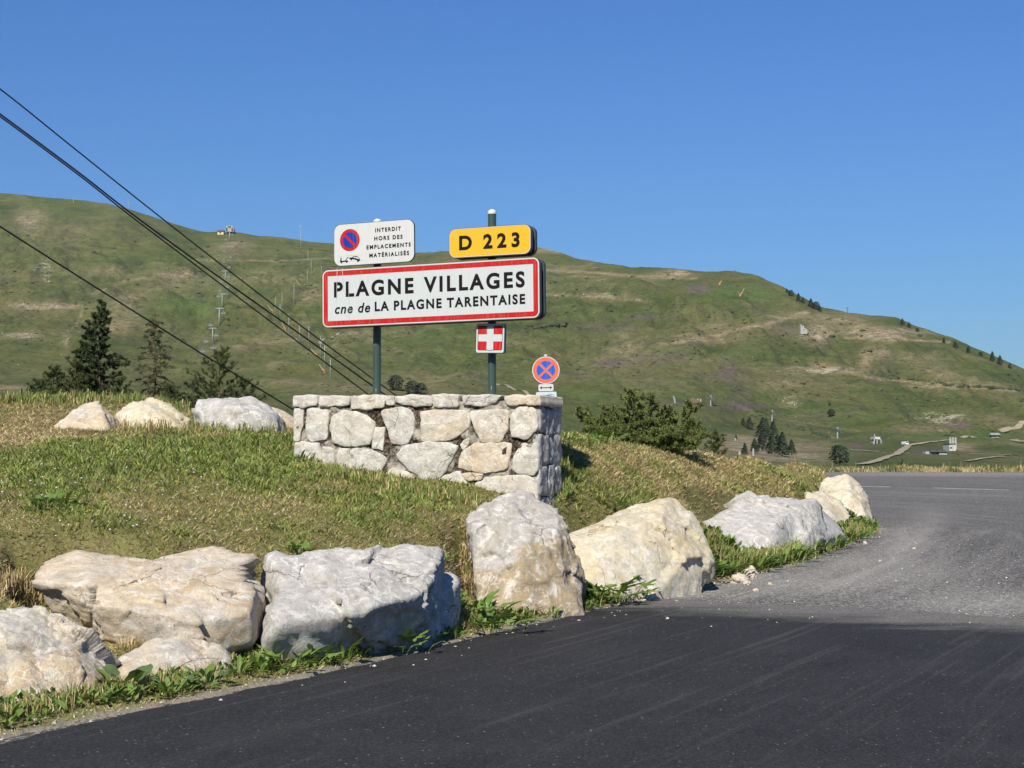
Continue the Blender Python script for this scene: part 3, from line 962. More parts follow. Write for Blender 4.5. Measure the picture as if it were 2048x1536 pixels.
def finish_hill():
    n = 0.45 * fbm(HX / 45, HY / 45, 1.1, 4) + 0.3 * fbm(HX / 12, HY / 12, 5.1, 3)
    wx = HPXp + 14 * fbm(HX / 60, HY / 60, 3, 3); wy = HPYp + 5 * fbm(HX / 40, HY / 40, 9, 3)
    tan = blobs(wx, wy, TAN)
    for line, wd, s in BENCH:
        tan = tan + 1.5 * s * np.exp(-(seg_dist(wx, HPYp + 1.2 * n, line) / wd) ** 2)
    tan = np.clip(tan * (1 + 1.3 * n) + 0.35 * np.maximum(fbm(HX / 110, HY / 110, 12, 4), 0), 0, 1)
    pur = np.clip(blobs(wx, wy, PURPLE) * (0.75 + 1.6 * n), 0, 1)
    lush = np.clip(blobs(wx, wy, LUSH) * (0.9 + 1.0 * n) + 0.2 * fbm(HX / 150, HY / 150, 20, 3), 0, 1)
    gul = np.abs(fbm(HX / 70 + 0.25 * HY / 70, HY / 260, 31.0, 4))  # gully lines darkened in the plant colour, standing in for fold shading
    gul2 = np.abs(fbm(HX / 28, HY / 120 + HX / 160, 37.0, 3))
    cr = fbm(HX / 34, HY / 34, 4.5, 4, 0.55)                 # fold shading painted in as plant colour: hollows darker, crests paler
    dark = np.clip(blobs(wx, wy, DARKG) * (0.9 + 1.2 * n) + 0.55 * sst(0.10, 0.0, gul) + 0.35 * sst(0.09, 0.0, gul2) + 0.45 * sst(0.25, 0.8, -cr), 0, 1)
    dark = np.clip(dark + 0.22 * sst(1000, 1400, HPXp), 0, 1)
    tan = np.clip(tan + 0.45 * sst(0.3, 0.9, cr) * sst(-0.2, 0.4, fbm(HX / 200, HY / 200, 41.0, 3)), 0, 1)  # raised crests lightened in the colour, as if catching more light
    rocky = np.clip(blobs(wx, wy, ROCKY), 0, 1.2)
    k = NT('alpine_meadow', 0.95, 0.1)
    co = k.coord()
    st = k.coord((1, 1, 5.0))
    big = k.noise(co, 0.008, 5, 0.65)
    mid = k.noise(st, 0.035, 5, 0.76)
    fin = k.noise(co, 0.45, 5, 0.78)
    c = k.ramp(mid, [(0.32, (0.042, 0.062, 0.017)), (0.5, (0.073, 0.091, 0.026)), (0.68, (0.118, 0.118, 0.040))])
    c = k.mix(k.ramp(big, [(0.45, 0.0), (0.62, 0.5)]), c, (0.118, 0.108, 0.040))
    c = k.mix(k.math('MULTIPLY', k.attr('lush'), 0.85), c, (0.082, 0.132, 0.032))
    c = k.mix(k.math('MULTIPLY', k.attr('dark'), 0.7), c, (0.026, 0.044, 0.015))
    tn = k.mix(k.ramp(k.noise(st, 0.12, 6, 0.75), [(0.35, 0.0), (0.65, 1.0)]), (0.10, 0.082, 0.045), (0.33, 0.26, 0.165))
    c = k.mix(k.math('MULTIPLY', k.attr('tan'), 0.92), c, tn)
    pu = k.math('MULTIPLY', k.attr('purple'), k.ramp(fin, [(0.35, 0.25), (0.6, 0.85)]))
    c = k.mix(pu, c, (0.135, 0.080, 0.115))
    rk = k.math('MULTIPLY', k.attr('rocky'), k.ramp(k.noise(st, 0.11, 7, 0.8), [(0.5, 0.0), (0.58, 1.0)]))
    c = k.mix(rk, c, (0.40, 0.36, 0.28))
    spot = k.noise(co, 0.11, 4, 0.6)
    c = k.mix(k.ramp(spot, [(0.27, 0.7), (0.36, 0.0)]), c, (0.022, 0.032, 0.013))
    c = k.mix(k.ramp(fin, [(0.36, 0.7), (0.5, 0.0)]), c, (0.022, 0.030, 0.011))
    c = k.mix(k.ramp(fin, [(0.55, 0.0), (0.72, 0.45)]), c, (0.12, 0.108, 0.05))
    k.color(c)
    b = k.bump(k.noise(st, 0.06, 7, 0.7), 0.6, 5.0)
    k.normal(k.bump(fin, 0.75, 1.3, b))
    V = np.stack([HX, HY, HZ], -1).reshape(-1, 3)
    nc, nr = len(HPX), len(HT)
    i = np.arange(nr - 1)[:, None] * nc + np.arange(nc - 1)[None]
    fc = np.stack([i, i + 1, i + 1 + nc, i + nc], -1).reshape(-1, 4)
    me = mesh_np('mountain', V, fc, k.m, True, floats={'tan': tan.ravel(), 'purple': pur.ravel(), 'lush': lush.ravel(), 'dark': dark.ravel(), 'rocky': rocky.ravel()})
    tag(obj('mountain', me), 'long green alpine hillside with bare patches under blue sky', kind='structure')

    # the land between the road bank and the foot of the hill
    xs = np.linspace(-260, 420, 90); ys = np.concatenate([np.linspace(55, 97, 22), np.linspace(99, 300, 40)])
    X, Y = np.meshgrid(xs, ys)
    Z = -6.5 - 7 * sst(90, 160, Y) + 0.6 * fbm(X / 25, Y / 25, 3, 3)
    V = np.stack([X, Y, Z], -1).reshape(-1, 3)
    i = np.arange(len(ys) - 1)[:, None] * len(xs) + np.arange(len(xs) - 1)[None]
    fc = np.stack([i, i + 1, i + 1 + len(xs), i + len(xs)], -1).reshape(-1, 4)
    z0 = np.zeros(len(V))
    me = mesh_np('terrain', V, fc, k.m, True, floats={a: z0 for a in ('tan', 'purple', 'lush', 'dark', 'rocky')})
    tag(obj('terrain', me), 'valley floor below the road bank', kind='structure')

    # bank beyond the far edge of the road
    xs = np.concatenate([np.linspace(-40, 12, 40), np.linspace(12.4, 42, 150), np.linspace(43, 90, 40)])
    ys = np.array([91.8, 92.3, 92.8, 93.4, 94.0, 95.0, 96.5, 99, 104, 114])
    zs = np.array([0.66, 0.76, 0.80, 0.82, 0.76, 0.5, 0.0, -1.2, -4, -9])
    X, Y = np.meshgrid(xs, ys)
    Z = np.broadcast_to(zs[:, None], X.shape) + 0.07 * fbm(X * .9, Y * .9, 1, 3) * (Y > 92)
    V = np.stack([X, Y, Z], -1).reshape(-1, 3)
    i = np.arange(len(ys) - 1)[:, None] * len(xs) + np.arange(len(xs) - 1)[None]
    fc = np.stack([i, i + 1, i + 1 + len(xs), i + len(xs)], -1).reshape(-1, 4)
    vg = plain('verge_soil', (0.15, 0.125, 0.06), 0.95, 0.4, 2.0)
    tag(obj('ground_bank', mesh_np('ground_bank', V, fc, vg, True)), 'grassy verge along the outer edge of the bend', kind='structure')


finish_hill()

# dirt tracks across the slopes
M_TRACK = plain('track_dirt', (0.215, 0.185, 0.13), 0.95, 0.25, 0.6)


def ribbon(pxs, width, lab):
    pts = [hill_hit(*p) for p in pxs]
    pts = [Vector(p) for p in catmull([tuple(p) for p in pts], 10)]
    for _ in range(14):
        pts = [pts[0]] + [pts[i] * .5 + (pts[i - 1] + pts[i + 1]) * .25 for i in range(1, len(pts) - 1)] + [pts[-1]]
    width *= 0.62
    mb = MB(); rows = []
    for i, p in enumerate(pts):
        t = (pts[min(i + 1, len(pts) - 1)] - pts[max(i - 1, 0)]); t.z = 0; t.normalize()
        s = Vector((t.y, -t.x, 0)) * width * (0.5 + 0.12 * random.uniform(-1, 1))
        for q in (p - s, p, p + s):
            q = Vector((q.x, q.y, hill_height(q.x, q.y) + 0.35 + (0.08 if q is p else 0))); rows.append(q)
    mb.add(rows, [f for i in range(len(pts) - 1) for f in ((3 * i, 3 * i + 1, 3 * i + 4, 3 * i + 3), (3 * i + 1, 3 * i + 2, 3 * i + 5, 3 * i + 4))])
    tag(mb.build('path', M_TRACK, None, True), lab, kind='structure')


ribbon([(1715, 931), (1745, 926), (1768, 918), (1793, 910), (1810, 898), (1816, 892), (1825, 890), (1853, 886), (1887, 882), (1905, 881)], 4.5, 'pale dirt track climbing the valley floor')
ribbon([(1893, 872), (1925, 874), (1950, 877)], 5, 'pale track beyond the concrete hut')
ribbon([(1998, 862.5), (2020, 857), (2043, 848), (2070, 838)], 5, 'dirt track leading up behind the small hut')
ribbon([(2027, 880.5), (2048, 884.5), (2080, 888)], 6, 'short dirt track on the valley meadow')
ribbon([(994, 769), (1020, 776), (1056, 791), (1075, 797)], 3.2, 'thin pale track on the slope behind the wall')
ribbon([(622, 684), (640, 681), (665, 676), (700, 669)], 3.5, 'pale track on the slope behind the town sign')
ribbon([(1585, 893), (1640, 897), (1680, 900), (1760, 905)], 2.0, 'faint path below the dark firs')
ribbon([(1937, 909), (1980, 910), (2022, 912)], 2.5, 'faint footpath on the valley meadow')
ribbon([(1933, 924), (1960, 919), (2008, 914)], 2.5, 'faint lower footpath on the valley meadow')


# ------------------------------------------------------------------ boulders
def hull_planes(pts):
    bm = bmesh.new()
    for p in pts: bm.verts.new(p)
    r = bmesh.ops.convex_hull(bm, input=bm.verts)
    bm.normal_update()
    pl = []
    cen = sum(pts, Vector()) / len(pts)
    for f in bm.faces:
        n = f.normal.copy()
        if n.length < .5: continue
        d = n.dot(f.verts[0].co)
        if n.dot(cen) > d: n, d = -n, -d
        if f.calc_area() > 1e-5: pl.append([n, d, f.calc_area()])
    bm.free()
    # merge near-parallel faces, then let the small ones stand back so that the broad faces meet in sharp edges
    pl.sort(key=lambda q: -q[2])
    out = []
    for n, d, a in pl:
        for o in out:
            if o[0].dot(n) > 0.975:
                o[2] += a
                break
        else:
            out.append([n, d, a])
    out.sort(key=lambda q: -q[2])
    return out


_ico = {}


def ico(sub):
    if sub not in _ico:
        bm = bmesh.new()
        bmesh.ops.create_icosphere(bm, subdivisions=sub, radius=1)
        _ico[sub] = (np.array([v.co[:] for v in bm.verts]), np.array([[v.index for v in f.verts] for f in bm.faces]))
        bm.free()
    return _ico[sub]


def boulder(name, hulls, mat, label, sub=6, soft=420.0, rough=1.0, chips=4, seed=1, center=None, strata=None, cat='boulder', group=None):
    rg = np.random.default_rng(seed)
    H = []
    for h in hulls:
        pts = [P(*q) for q in h]
        zmin = min(p.z for p in pts); dep = max(p.y for p in pts)
        zmid = 0.5 * (zmin + max(p.z for p in pts))
        ext = []
        for p in pts:
            if p.z > zmid: ext.append(Vector((p.x * 1.02, dep + 0.30, p.z - 0.22)))
            else: ext += [Vector((p.x, p.y + 0.12, p.z - 0.25)), Vector((p.x, dep + 0.35, p.z - 0.15))]
        H.append(pts + ext)
    if center is None:
        c = sum(H[0], Vector()) / len(H[0])
    else:
        c = P(*center)
    D, Fc = ico(sub)
    R = np.zeros(len(D))
    ca = np.array(c)
    size = 0
    for h in H:
        pl = hull_planes(h)
        N = np.array([q[0][:] for q in pl]); d = np.array([q[1] for q in pl]) - N @ ca
        d = np.maximum(d, 0.02)
        d[11:] *= 1.07
        # broken faces: a few extra planes that shave corners off
        ext = np.array([p - c for p in h])
        for _ in range(chips):
            n = rg.normal(size=3); n[1] -= 0.4; n /= np.linalg.norm(n)
            sup = (ext @ n).max()
            N = np.vstack([N, n]); d = np.append(d, sup * rg.uniform(0.94, 1.0))
        dn = D @ N.T
        with np.errstate(divide='ignore'):
            r = np.where(dn > 1e-4, d[None] / np.maximum(dn, 1e-4), 1e3)
        rm = r.min(1)
        sm = rm - np.log(np.exp(-(np.minimum(r - rm[:, None], 5)) * soft).sum(1)) / soft
        R = np.maximum(R, sm)
        size = max(size, np.ptp(ext[:, 0]))
    V = ca + D * R[:, None]
    x, y, z = V.T
    o = seed * 13.7
    a = min(1.0, size) * rough
    disp = 0.009 * a * fbm(x * 2.2 + o, y * 2.2, z * 2.2, 3)
    Vw = V + 0.05 * np.stack([fbm(x * 4 + o, y * 4, z * 4, 2), fbm(x * 4, y * 4 + o, z * 4, 2), fbm(x * 4, y * 4, z * 4 + o, 2)], -1)
    for cnt, slope, step in ((12, 0.075, 0.008), (80, 0.11, 0.006)):          # broken planes
        sd = ca + D[rg.integers(0, len(D), cnt)] * (R[rg.integers(0, len(D), cnt)][:, None])
        idx = rg.integers(0, len(V), cnt); sd = V[idx]
        best = np.full(len(V), 1e9); who = np.zeros(len(V), int)
        for q_ in range(cnt):
            dd = ((Vw - sd[q_]) ** 2).sum(1)
            m_ = dd < best; best[m_] = dd[m_]; who[m_] = q_
        gr = rg.normal(size=(cnt, 3)) * slope
        of = rg.normal(size=cnt) * step
        disp += a * (((Vw - sd[who]) * gr[who]).sum(1) + of[who])
    q = fbm(x * 3 + o, y * 3, z * 3 + 4, 3)
    disp += 0.02 * a * (np.floor(q * 4) / 4)                       # broken steps
    disp -= 0.012 * a * np.abs(fbm(x * 8 + o, y * 8, z * 8, 4, .6)) - 0.004
    disp -= 0.010 * a * np.abs(fbm(x * 24 + o, y * 24, z * 24, 3, .6))
    if strata is not None:
        sv = np.array(strata)
        t = V @ sv + 0.12 * fbm(x * 2 + o, y * 2, z * 2, 3)
        disp += 0.010 * a * (np.floor(t * 9 + 0.3 * pn(t * 5, 1.5, 2.5)) % 2) + 0.012 * a * pn(t * 22, 0.5, 0.5)
    V = V + D * disp[:, None]
    me = mesh_np(name, V - ca, Fc, mat, True)
    ob = obj(name, me)
    ob.location = c
    return tag(ob, label, cat, group)


RK_CREAM = rock_mat('limestone_cream', (0.54, 0.50, 0.44), (0.60, 0.50, 0.36), (0.48, 0.32, 0.15), 0.85, 0.62, 0.5, 6)
RK_CRUST = rock_mat('limestone_crusted', (0.50, 0.48, 0.44), (0.55, 0.46, 0.33), (0.40, 0.25, 0.10), 0.75, 0.6, 0.8, 9)
RK_GREY = rock_mat('limestone_grey', (0.46, 0.45, 0.43), (0.52, 0.495, 0.445), (0.36, 0.30, 0.21), 0.3, 0.08, 0.8, 5)
RK_SLAB = rock_mat('quartzite_slab', (0.43, 0.41, 0.385), (0.40, 0.34, 0.25), (0.33, 0.235, 0.12), 0.4, 0.25, 0.5, 4, zone=((0.35, -0.15, -0.9), 0.02, (0.36, 0.275, 0.155)))
RK_YELL = rock_mat('limestone_yellow', (0.56, 0.53, 0.46), (0.62, 0.54, 0.37), (0.44, 0.31, 0.13), 0.95, 0.55, 0.3, 5)

for h_, m_, kw_ in BOULDERS:
    boulder('boulder', h_, globals()[m_], **kw_)

# small loose stones at the kerbless edge of the road
for i, (px, py, w, h, lab) in enumerate([(1478, 1158, 34, 20, 'flat pale stone lying in the gap before the long grey boulder'), (1502, 1146, 26, 22, 'upright pale shard of stone beside the flat pale stone'),
                                       (1494, 1166, 16, 9, 'little round grey pebble below the flat pale stone'), (1512, 1181, 12, 7, 'white pebble on the edge of the black asphalt'),
                                       (1730, 1086, 8, 7, 'yellow pebble under the weeds at the bend'), (1540, 1168, 9, 5, 'tiny pale pebble on dusty old asphalt'),
                                       (1828, 1097, 8, 4, 'pale pebble out on the dusty bend of road'), (1760, 1122, 7, 4, 'small pale pebble on grey asphalt between bend and black surface')]):
    g = on_ground(px, py + h * .45)
    d = g.y; sx = w * d / F / 2; sz = h * d / F / 2
    D_, Fc = ico(3)
    V = D_ * np.array([sx, sx * 0.8, sz * 1.3])
    nn = 1 + 0.35 * fbm(D_[:, 0] * 1.6 + i * 5, D_[:, 1] * 1.6, D_[:, 2] * 1.6, 3)
    V = V * nn[:, None]
    ob = obj('stone', mesh_np('stone', V, Fc, RK_CREAM, False))
    ob.location = (g.x, g.y, g.z + sz * 0.7)
    tag(ob, lab, 'stone')


# ------------------------------------------------------------------ the stone wall
class Frame:
    """an upright plane: a runs along it to the viewer's right, b goes back into it"""
    def __init__(self, o, yaw):
        self.o = Vector(o); self.u = Vector((math.cos(yaw), -math.sin(yaw), 0)); self.b = Vector((math.sin(yaw), math.cos(yaw), 0))
        self.yaw = yaw

    def hit(self, px, py, back=0.0):
        d = P(px, py, 1.0) - Vector((0, 0, EYE))
        o = self.o + self.b * back
        t = (o - Vector((0, 0, EYE))).dot(self.b) / d.dot(self.b)
        p = Vector((0, 0, EYE)) + d * t
        return (p - self.o).dot(self.u), p.z

    def M(self, a=0, b=0, z=0):
        """matrix of a local frame x=along, y=back, z=up"""
        p = self.o + self.u * a + self.b * b
        return Matrix(((self.u.x, self.b.x, 0, p.x), (self.u.y, self.b.y, 0, p.y), (0, 0, 1, z), (0, 0, 0, 1)))


YAW = math.radians(22.0)
c0 = P(1074, 900, 17.65)
WF = Frame((c0.x, c0.y, 0), YAW)
WT = 0.74
SF = Frame((c0.x, c0.y, 0), YAW - math.pi / 2)      # end face: a runs back along the wall's thickness, b goes into it
SF.u = WF.b.copy(); SF.b = -WF.u


def zm(X, Y): return 560 + X / 3.4133, 760 + Y / 3.4133


def make_wall():
    k = NT('wall_mortar', 0.95, 0.1)
    co = k.coord()
    c = k.ramp(k.noise(co, 9, 7, 0.7), [(0.3, (0.17, 0.15, 0.12)), (0.55, (0.36, 0.33, 0.28)), (0.75, (0.47, 0.44, 0.38))])
    ms = k.math('MULTIPLY', k.ramp(k.noise(co, 3.4, 5, 0.65), [(0.44, 0.0), (0.53, 1.0)]), k.ramp(k.noise(co, 30, 4, 0.7), [(0.3, 0.4), (0.55, 1.0)]))
    c = k.mix(ms, c, k.mix(k.noise(co, 40, 3), (0.010, 0.006, 0.004), (0.050, 0.026, 0.012)))
    k.color(c)
    k.normal(k.bump(k.noise(co, 45, 6, 0.75), 1.0, 0.02))
    stone_m = rock_mat('wall_stone', (0.52, 0.50, 0.46), (0.57, 0.51, 0.42), (0.45, 0.31, 0.15), 0.55, 0.25, 0.55, 7, 0.9)
    stone_w = rock_mat('wall_stone_warm', (0.53, 0.49, 0.43), (0.58, 0.49, 0.37), (0.48, 0.30, 0.12), 0.8, 0.5, 0.5, 7, 0.9)
    stone_d = rock_mat('wall_stone_end_shaded', (0.36, 0.355, 0.35), (0.40, 0.37, 0.32), (0.33, 0.24, 0.14), 0.3, 0.2, 0.8, 5, 1.0)  # darkened copy of the wall stone: shade of the end face in its colour
    a0, ztl = WF.hit(590, 795); a1, ztr = WF.hit(1074, 797)
    base = WF.o + WF.u * (a0 / 2) + WF.b * (WT / 2)
    root = empty('stone_wall', (base.x, base.y, 1.1))
    tag(root, 'low wall of pale irregular stones set in mortar, carrying the sign posts', 'wall')

    def place(mb_or_me, name, mat=None, smooth=True):
        me = mb_or_me.mesh(name, mat, smooth) if isinstance(mb_or_me, MB) else mb_or_me
        me.transform(Matrix.Translation(-root.location))
        return obj(name, me, root)
    # mortar core, rough all over
    bm = bmesh.new()
    mb = MB()
    nx, nz, nb = 120, 56, 30
    L = -a0
    Mx = WF.M()

    def face(n1, n2, fn):
        g = np.array([[fn(i / n1, j / n2) for i in range(n1 + 1)] for j in range(n2 + 1)])
        b0 = len(mb.v)
        mb.v += [tuple(Mx @ Vector(p)) for p in g.reshape(-1, 3)]
        for j in range(n2):
            for i in range(n1):
                q = b0 + j * (n1 + 1) + i
                mb.f.append([q, q + 1, q + n1 + 2, q + n1 + 1])

    def ztop(a): return ztr + (ztl - ztr) * (a / a0)

    def rough(a, b, z): return 0.022 * float(fbm(a * 9, b * 9, z * 9, 3)) + 0.008 * float(pn(a * 35, b * 35, z * 35))
    z0 = 0.55
    m = 0.008
    face(nx, nz, lambda u, v: (a0 + 0.02 + (L - 0.04) * u, m + rough(a0 + L * u, 0, z0 + v * 1.7), z0 + (ztop(a0 + L * u) - 0.03 - z0) * v))
    face(nb, nz, lambda u, v: (-m + rough(0.3, WT * u, z0 + v * 1.7), m + (WT - m) * u, z0 + (ztr - 0.03 - z0) * v))
    face(nb, 20, lambda u, v: (a0 + m, WT - (WT - m) * u, z0 + (ztl - 0.03 - z0) * v))
    face(nx, 14, lambda u, v: (a0 + 0.02 + (L - 0.04) * u, m + (WT - m) * v, ztop(a0 + L * u) - 0.03 + rough(a0 + L * u, v, 1)))
    face(nx, 20, lambda u, v: (-0.02 - (L - 0.04) * u, WT, z0 + (ztop(-L * u) - 0.03 - z0) * v))
    place(mb, 'mortar', k.m, False)

    def stone(outline, mat, frame=WF, depth=0.10, proud=0.016, seed=0, side=False):
        """outline in (along, z); a proud, uneven face with a broken edge"""
        rg = random.Random(seed * 31 + 5)
        pts = [np.array(p) for p in outline]
        ar = sum(p[0] * q[1] - q[0] * p[1] for p, q in zip(pts, pts[1:] + pts[:1]))
        if ar < 0: pts.reverse()
        per = [np.linalg.norm(pts[(i + 1) % len(pts)] - pts[i]) for i in range(len(pts))]
        tot = sum(per); n = 36
        res = []
        for j in range(n):
            t = tot * j / n; i = 0
            while t > per[i]: t -= per[i]; i += 1
            res.append(pts[i] + (pts[(i + 1) % len(pts)] - pts[i]) * (t / per[i]))
        cen = sum(res) / n
        rad = np.mean([np.linalg.norm(p - cen) for p in res])
        # round the corners a touch, then break the edge
        res = [0.12 * res[i - 1] + 0.76 * res[i] + 0.12 * res[(i + 1) % n] for i in range(n)]
        res = [p + (p - cen) / max(1e-6, np.linalg.norm(p - cen)) * (0.021 + 0.018 * float(fbm(p[0] * 9 + seed, p[1] * 9, seed, 3))) for p in res]
        tilt = (rg.uniform(-.03, .03), rg.uniform(-.03, .03))
        V = []
        rings = [(1.0, depth), (1.01, 0.012), (0.99, -proud * .7), (0.95, -proud * .97), (0.66, -proud), (0.40, -proud), (0.18, -proud)]
        for s, b in rings:
            for p in res:
                q = cen + (p - cen) * s
                bb = b
                if s < 1.0:
                    bb += tilt[0] * (q[0] - cen[0]) + tilt[1] * (q[1] - cen[1])
                    bb += 0.013 * float(fbm(q[0] * 6 + seed, q[1] * 6, seed * 1.3, 4, .6)) + 0.012 * (math.floor(3 * float(fbm(q[0] * 4 + seed * 2, q[1] * 4, 2, 2))) / 3)
                V.append((q[0], bb, q[1]))
        V.append((cen[0], -proud + 0.02 * float(fbm(cen[0] * 5 + seed, cen[1] * 5, seed * 1.3, 3)), cen[1]))
        m_ = MB()
        fs = []
        for r in range(len(rings) - 1):
            for i in range(n):
                a, b = r * n + i, r * n + (i + 1) % n
                fs.append((a, b, b + n, a + n))
        c = len(V) - 1; r = (len(rings) - 1) * n
        fs += [(r + i, r + (i + 1) % n, c) for i in range(n)]
        Mf = frame.M() if not side else Matrix(((SF.u.x, SF.b.x, 0, SF.o.x), (SF.u.y, SF.b.y, 0, SF.o.y), (0, 0, 1, 0), (0, 0, 0, 1)))
        m_.add([Mf @ Vector(p) for p in V], fs)
        return place(m_, 'stone', mat)

    front = [
        [(102, 205), (165, 205), (150, 300), (135, 408), (102, 405)], [(190, 200), (325, 210), (330, 260), (310, 405), (215, 410), (190, 390)],
        [(345, 330), (365, 260), (440, 210), (540, 225), (645, 290), (620, 430), (500, 448), (380, 430)], [(650, 335), (712, 335), (700, 470), (640, 455)],
        [(695, 215), (860, 190), (905, 230), (910, 340), (875, 425), (770, 435), (745, 340)], [(970, 215), (1280, 210), (1285, 330), (1180, 395), (1050, 420), (975, 415)],
        [(1300, 215), (1550, 210), (1545, 330), (1500, 420), (1375, 420), (1330, 300)], [(1590, 225), (1640, 190), (1735, 190), (1758, 330), (1690, 392), (1585, 385)],
        [(105, 430), (260, 435), (285, 545), (160, 560), (105, 540)], [(295, 460), (360, 470), (368, 580), (305, 580)], [(405, 470), (620, 480), (735, 540), (700, 600), (600, 675), (440, 650), (400, 570)],
        [(795, 515), (850, 450), (1100, 425), (1220, 450), (1160, 560), (1080, 670), (985, 685), (870, 590)], [(1235, 500), (1330, 445), (1575, 430), (1550, 600), (1400, 630), (1225, 600)],
        [(1590, 600), (1640, 450), (1755, 435), (1758, 560), (1740, 640), (1620, 630)], [(715, 660), (765, 605), (900, 655), (975, 765), (850, 790), (720, 740)], [(1050, 720), (1140, 650), (1225, 632), (1280, 720), (1390, 850), (1200, 860), (1060, 820)],
        [(1250, 640), (1380, 640), (1370, 675), (1270, 680)], [(1395, 670), (1700, 660), (1745, 700), (1745, 880), (1450, 890), (1410, 800)], [(1335, 715), (1388, 690), (1402, 800), (1380, 830)], [(1238, 440), (1285, 402), (1282, 432), (1252, 470)],
        [(985, 720), (1030, 710), (1040, 820), (990, 820)], [(380, 640), (590, 690), (700, 690), (700, 780), (400, 760)],
    ]
    warm = {5, 6, 12, 14, 16}
    for i, o in enumerate(front):
        stone([WF.hit(*zm(*p)) for p in o], stone_w if i in warm else stone_m, seed=i + 1, proud=0.022 if i in (11, 2, 7) else 0.016)
    # coping stones reach back over the wall
    caps = [[(102, 112), (250, 112), (248, 170), (102, 180)], [(285, 115), (470, 112), (465, 170), (285, 178)], [(500, 112), (722, 108), (705, 188), (505, 195)], [(732, 122), (786, 114), (780, 165), (736, 160)],
            [(800, 112), (1030, 110), (1035, 175), (870, 168), (800, 152)], [(1045, 104), (1215, 102), (1210, 180), (1060, 180)], [(1258, 106), (1505, 106), (1470, 150), (1400, 172), (1262, 166)], [(1530, 112), (1690, 114), (1690, 160), (1560, 168)], [(1696, 110), (1770, 112), (1768, 165), (1700, 168)]]
    for i, o in enumerate(caps):
        stone([WF.hit(*zm(*p)) for p in o], stone_m if i not in (7, 8) else stone_w, seed=40 + i, depth=WT - 0.02, proud=0.026)
    # the end of the wall, its shade put into darker stone colour

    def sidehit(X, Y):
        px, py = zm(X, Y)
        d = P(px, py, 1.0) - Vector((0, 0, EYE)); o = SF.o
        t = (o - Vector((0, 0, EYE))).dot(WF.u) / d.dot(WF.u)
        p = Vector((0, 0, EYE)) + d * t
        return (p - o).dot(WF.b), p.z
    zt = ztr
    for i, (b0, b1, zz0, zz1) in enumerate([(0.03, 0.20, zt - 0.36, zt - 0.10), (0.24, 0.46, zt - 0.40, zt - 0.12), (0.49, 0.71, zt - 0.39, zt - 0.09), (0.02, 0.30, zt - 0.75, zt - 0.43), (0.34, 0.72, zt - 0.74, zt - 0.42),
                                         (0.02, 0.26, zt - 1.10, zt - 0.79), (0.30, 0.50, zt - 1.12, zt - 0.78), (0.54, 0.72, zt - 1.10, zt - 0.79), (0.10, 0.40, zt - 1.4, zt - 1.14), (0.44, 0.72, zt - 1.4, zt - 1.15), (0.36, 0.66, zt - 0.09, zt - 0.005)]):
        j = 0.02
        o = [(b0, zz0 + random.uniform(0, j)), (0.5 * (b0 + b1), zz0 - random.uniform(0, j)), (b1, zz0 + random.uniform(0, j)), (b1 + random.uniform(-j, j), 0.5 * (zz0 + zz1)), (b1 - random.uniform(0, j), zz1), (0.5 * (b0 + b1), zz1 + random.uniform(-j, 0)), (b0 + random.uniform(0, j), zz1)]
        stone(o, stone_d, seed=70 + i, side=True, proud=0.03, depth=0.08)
    return root, a0, ztl, ztr


WALL, WA0, WZL, WZR = make_wall()


# ------------------------------------------------------------------ signs
def sheeting(name, c, rough=0.5, lines=True):
    """retro-reflective sheeting: faint horizontal banding and rain streaks"""
    k = NT(name, rough, 0.12)
    co = k.coord()
    w = k.n('ShaderNodeTexWave', wave_type='BANDS', bands_direction='Z')
    k.l(co, w.inputs[0]); w.inputs['Scale'].default_value = 11.0; w.inputs['Distortion'].default_value = 0.3
    dirt = k.noise(k.coord((14, 14, 0.9)), 3, 5, 0.65)
    cc = k.mix(k.math('MULTIPLY', w.outputs['Fac'], 0.10 if lines else 0.0), c, tuple(x * 0.72 for x in c))
    cc = k.mix(k.ramp(dirt, [(0.48, 0.0), (0.75, 0.22)]), cc, (0.30, 0.28, 0.24))
    k.color(cc)
    return k.m


S_WHITE = sheeting('sign_white', (0.42, 0.445, 0.45))
S_WPLAIN = sheeting('sign_white_plain', (0.45, 0.455, 0.455), 0.5, False)
S_RED = sheeting('sign_red', (0.37, 0.010, 0.009), lines=False)
S_YEL = sheeting('sign_yellow', (0.60, 0.335, 0.018))
S_BLUE = sheeting('sign_blue', (0.012, 0.028, 0.24), lines=False)
S_BLUE2 = sheeting('sign_blue_faded', (0.012, 0.085, 0.42), lines=False)
S_REDF = sheeting('sign_red_faded', (0.52, 0.115, 0.07), lines=False)
S_BLACK = plain('sign_ink', (0.008, 0.006, 0.008), 0.6, 0.15, spec=0.1)
S_RIM = plain('sign_rim', (0.036, 0.052, 0.048), 0.45, 0.2, 5)
S_DARK = plain('sign_back', (0.012, 0.013, 0.013), 0.6, 0.2)
S_PALE = sheeting('sign_pale_blue', (0.42, 0.48, 0.53), lines=False)


def post_mat():
    k = NT('post_green', 0.42, 0.45)
    co = k.coord()
    c = k.mix(k.noise(co, 8, 5), (0.022, 0.043, 0.035), (0.040, 0.066, 0.054))
    sc = k.ramp(k.noise(k.coord((60, 60, 5)), 1.4, 3, 0.5), [(0.70, 0.0), (0.73, 1.0)])
    c = k.mix(k.math('MULTIPLY', sc, 0.8), c, (0.55, 0.56, 0.54))
    k.color(c)
    return k.m


M_POST = post_mat()
M_CAP = plain('post_cap', (0.46, 0.47, 0.46), 0.4, 0.15, 12)


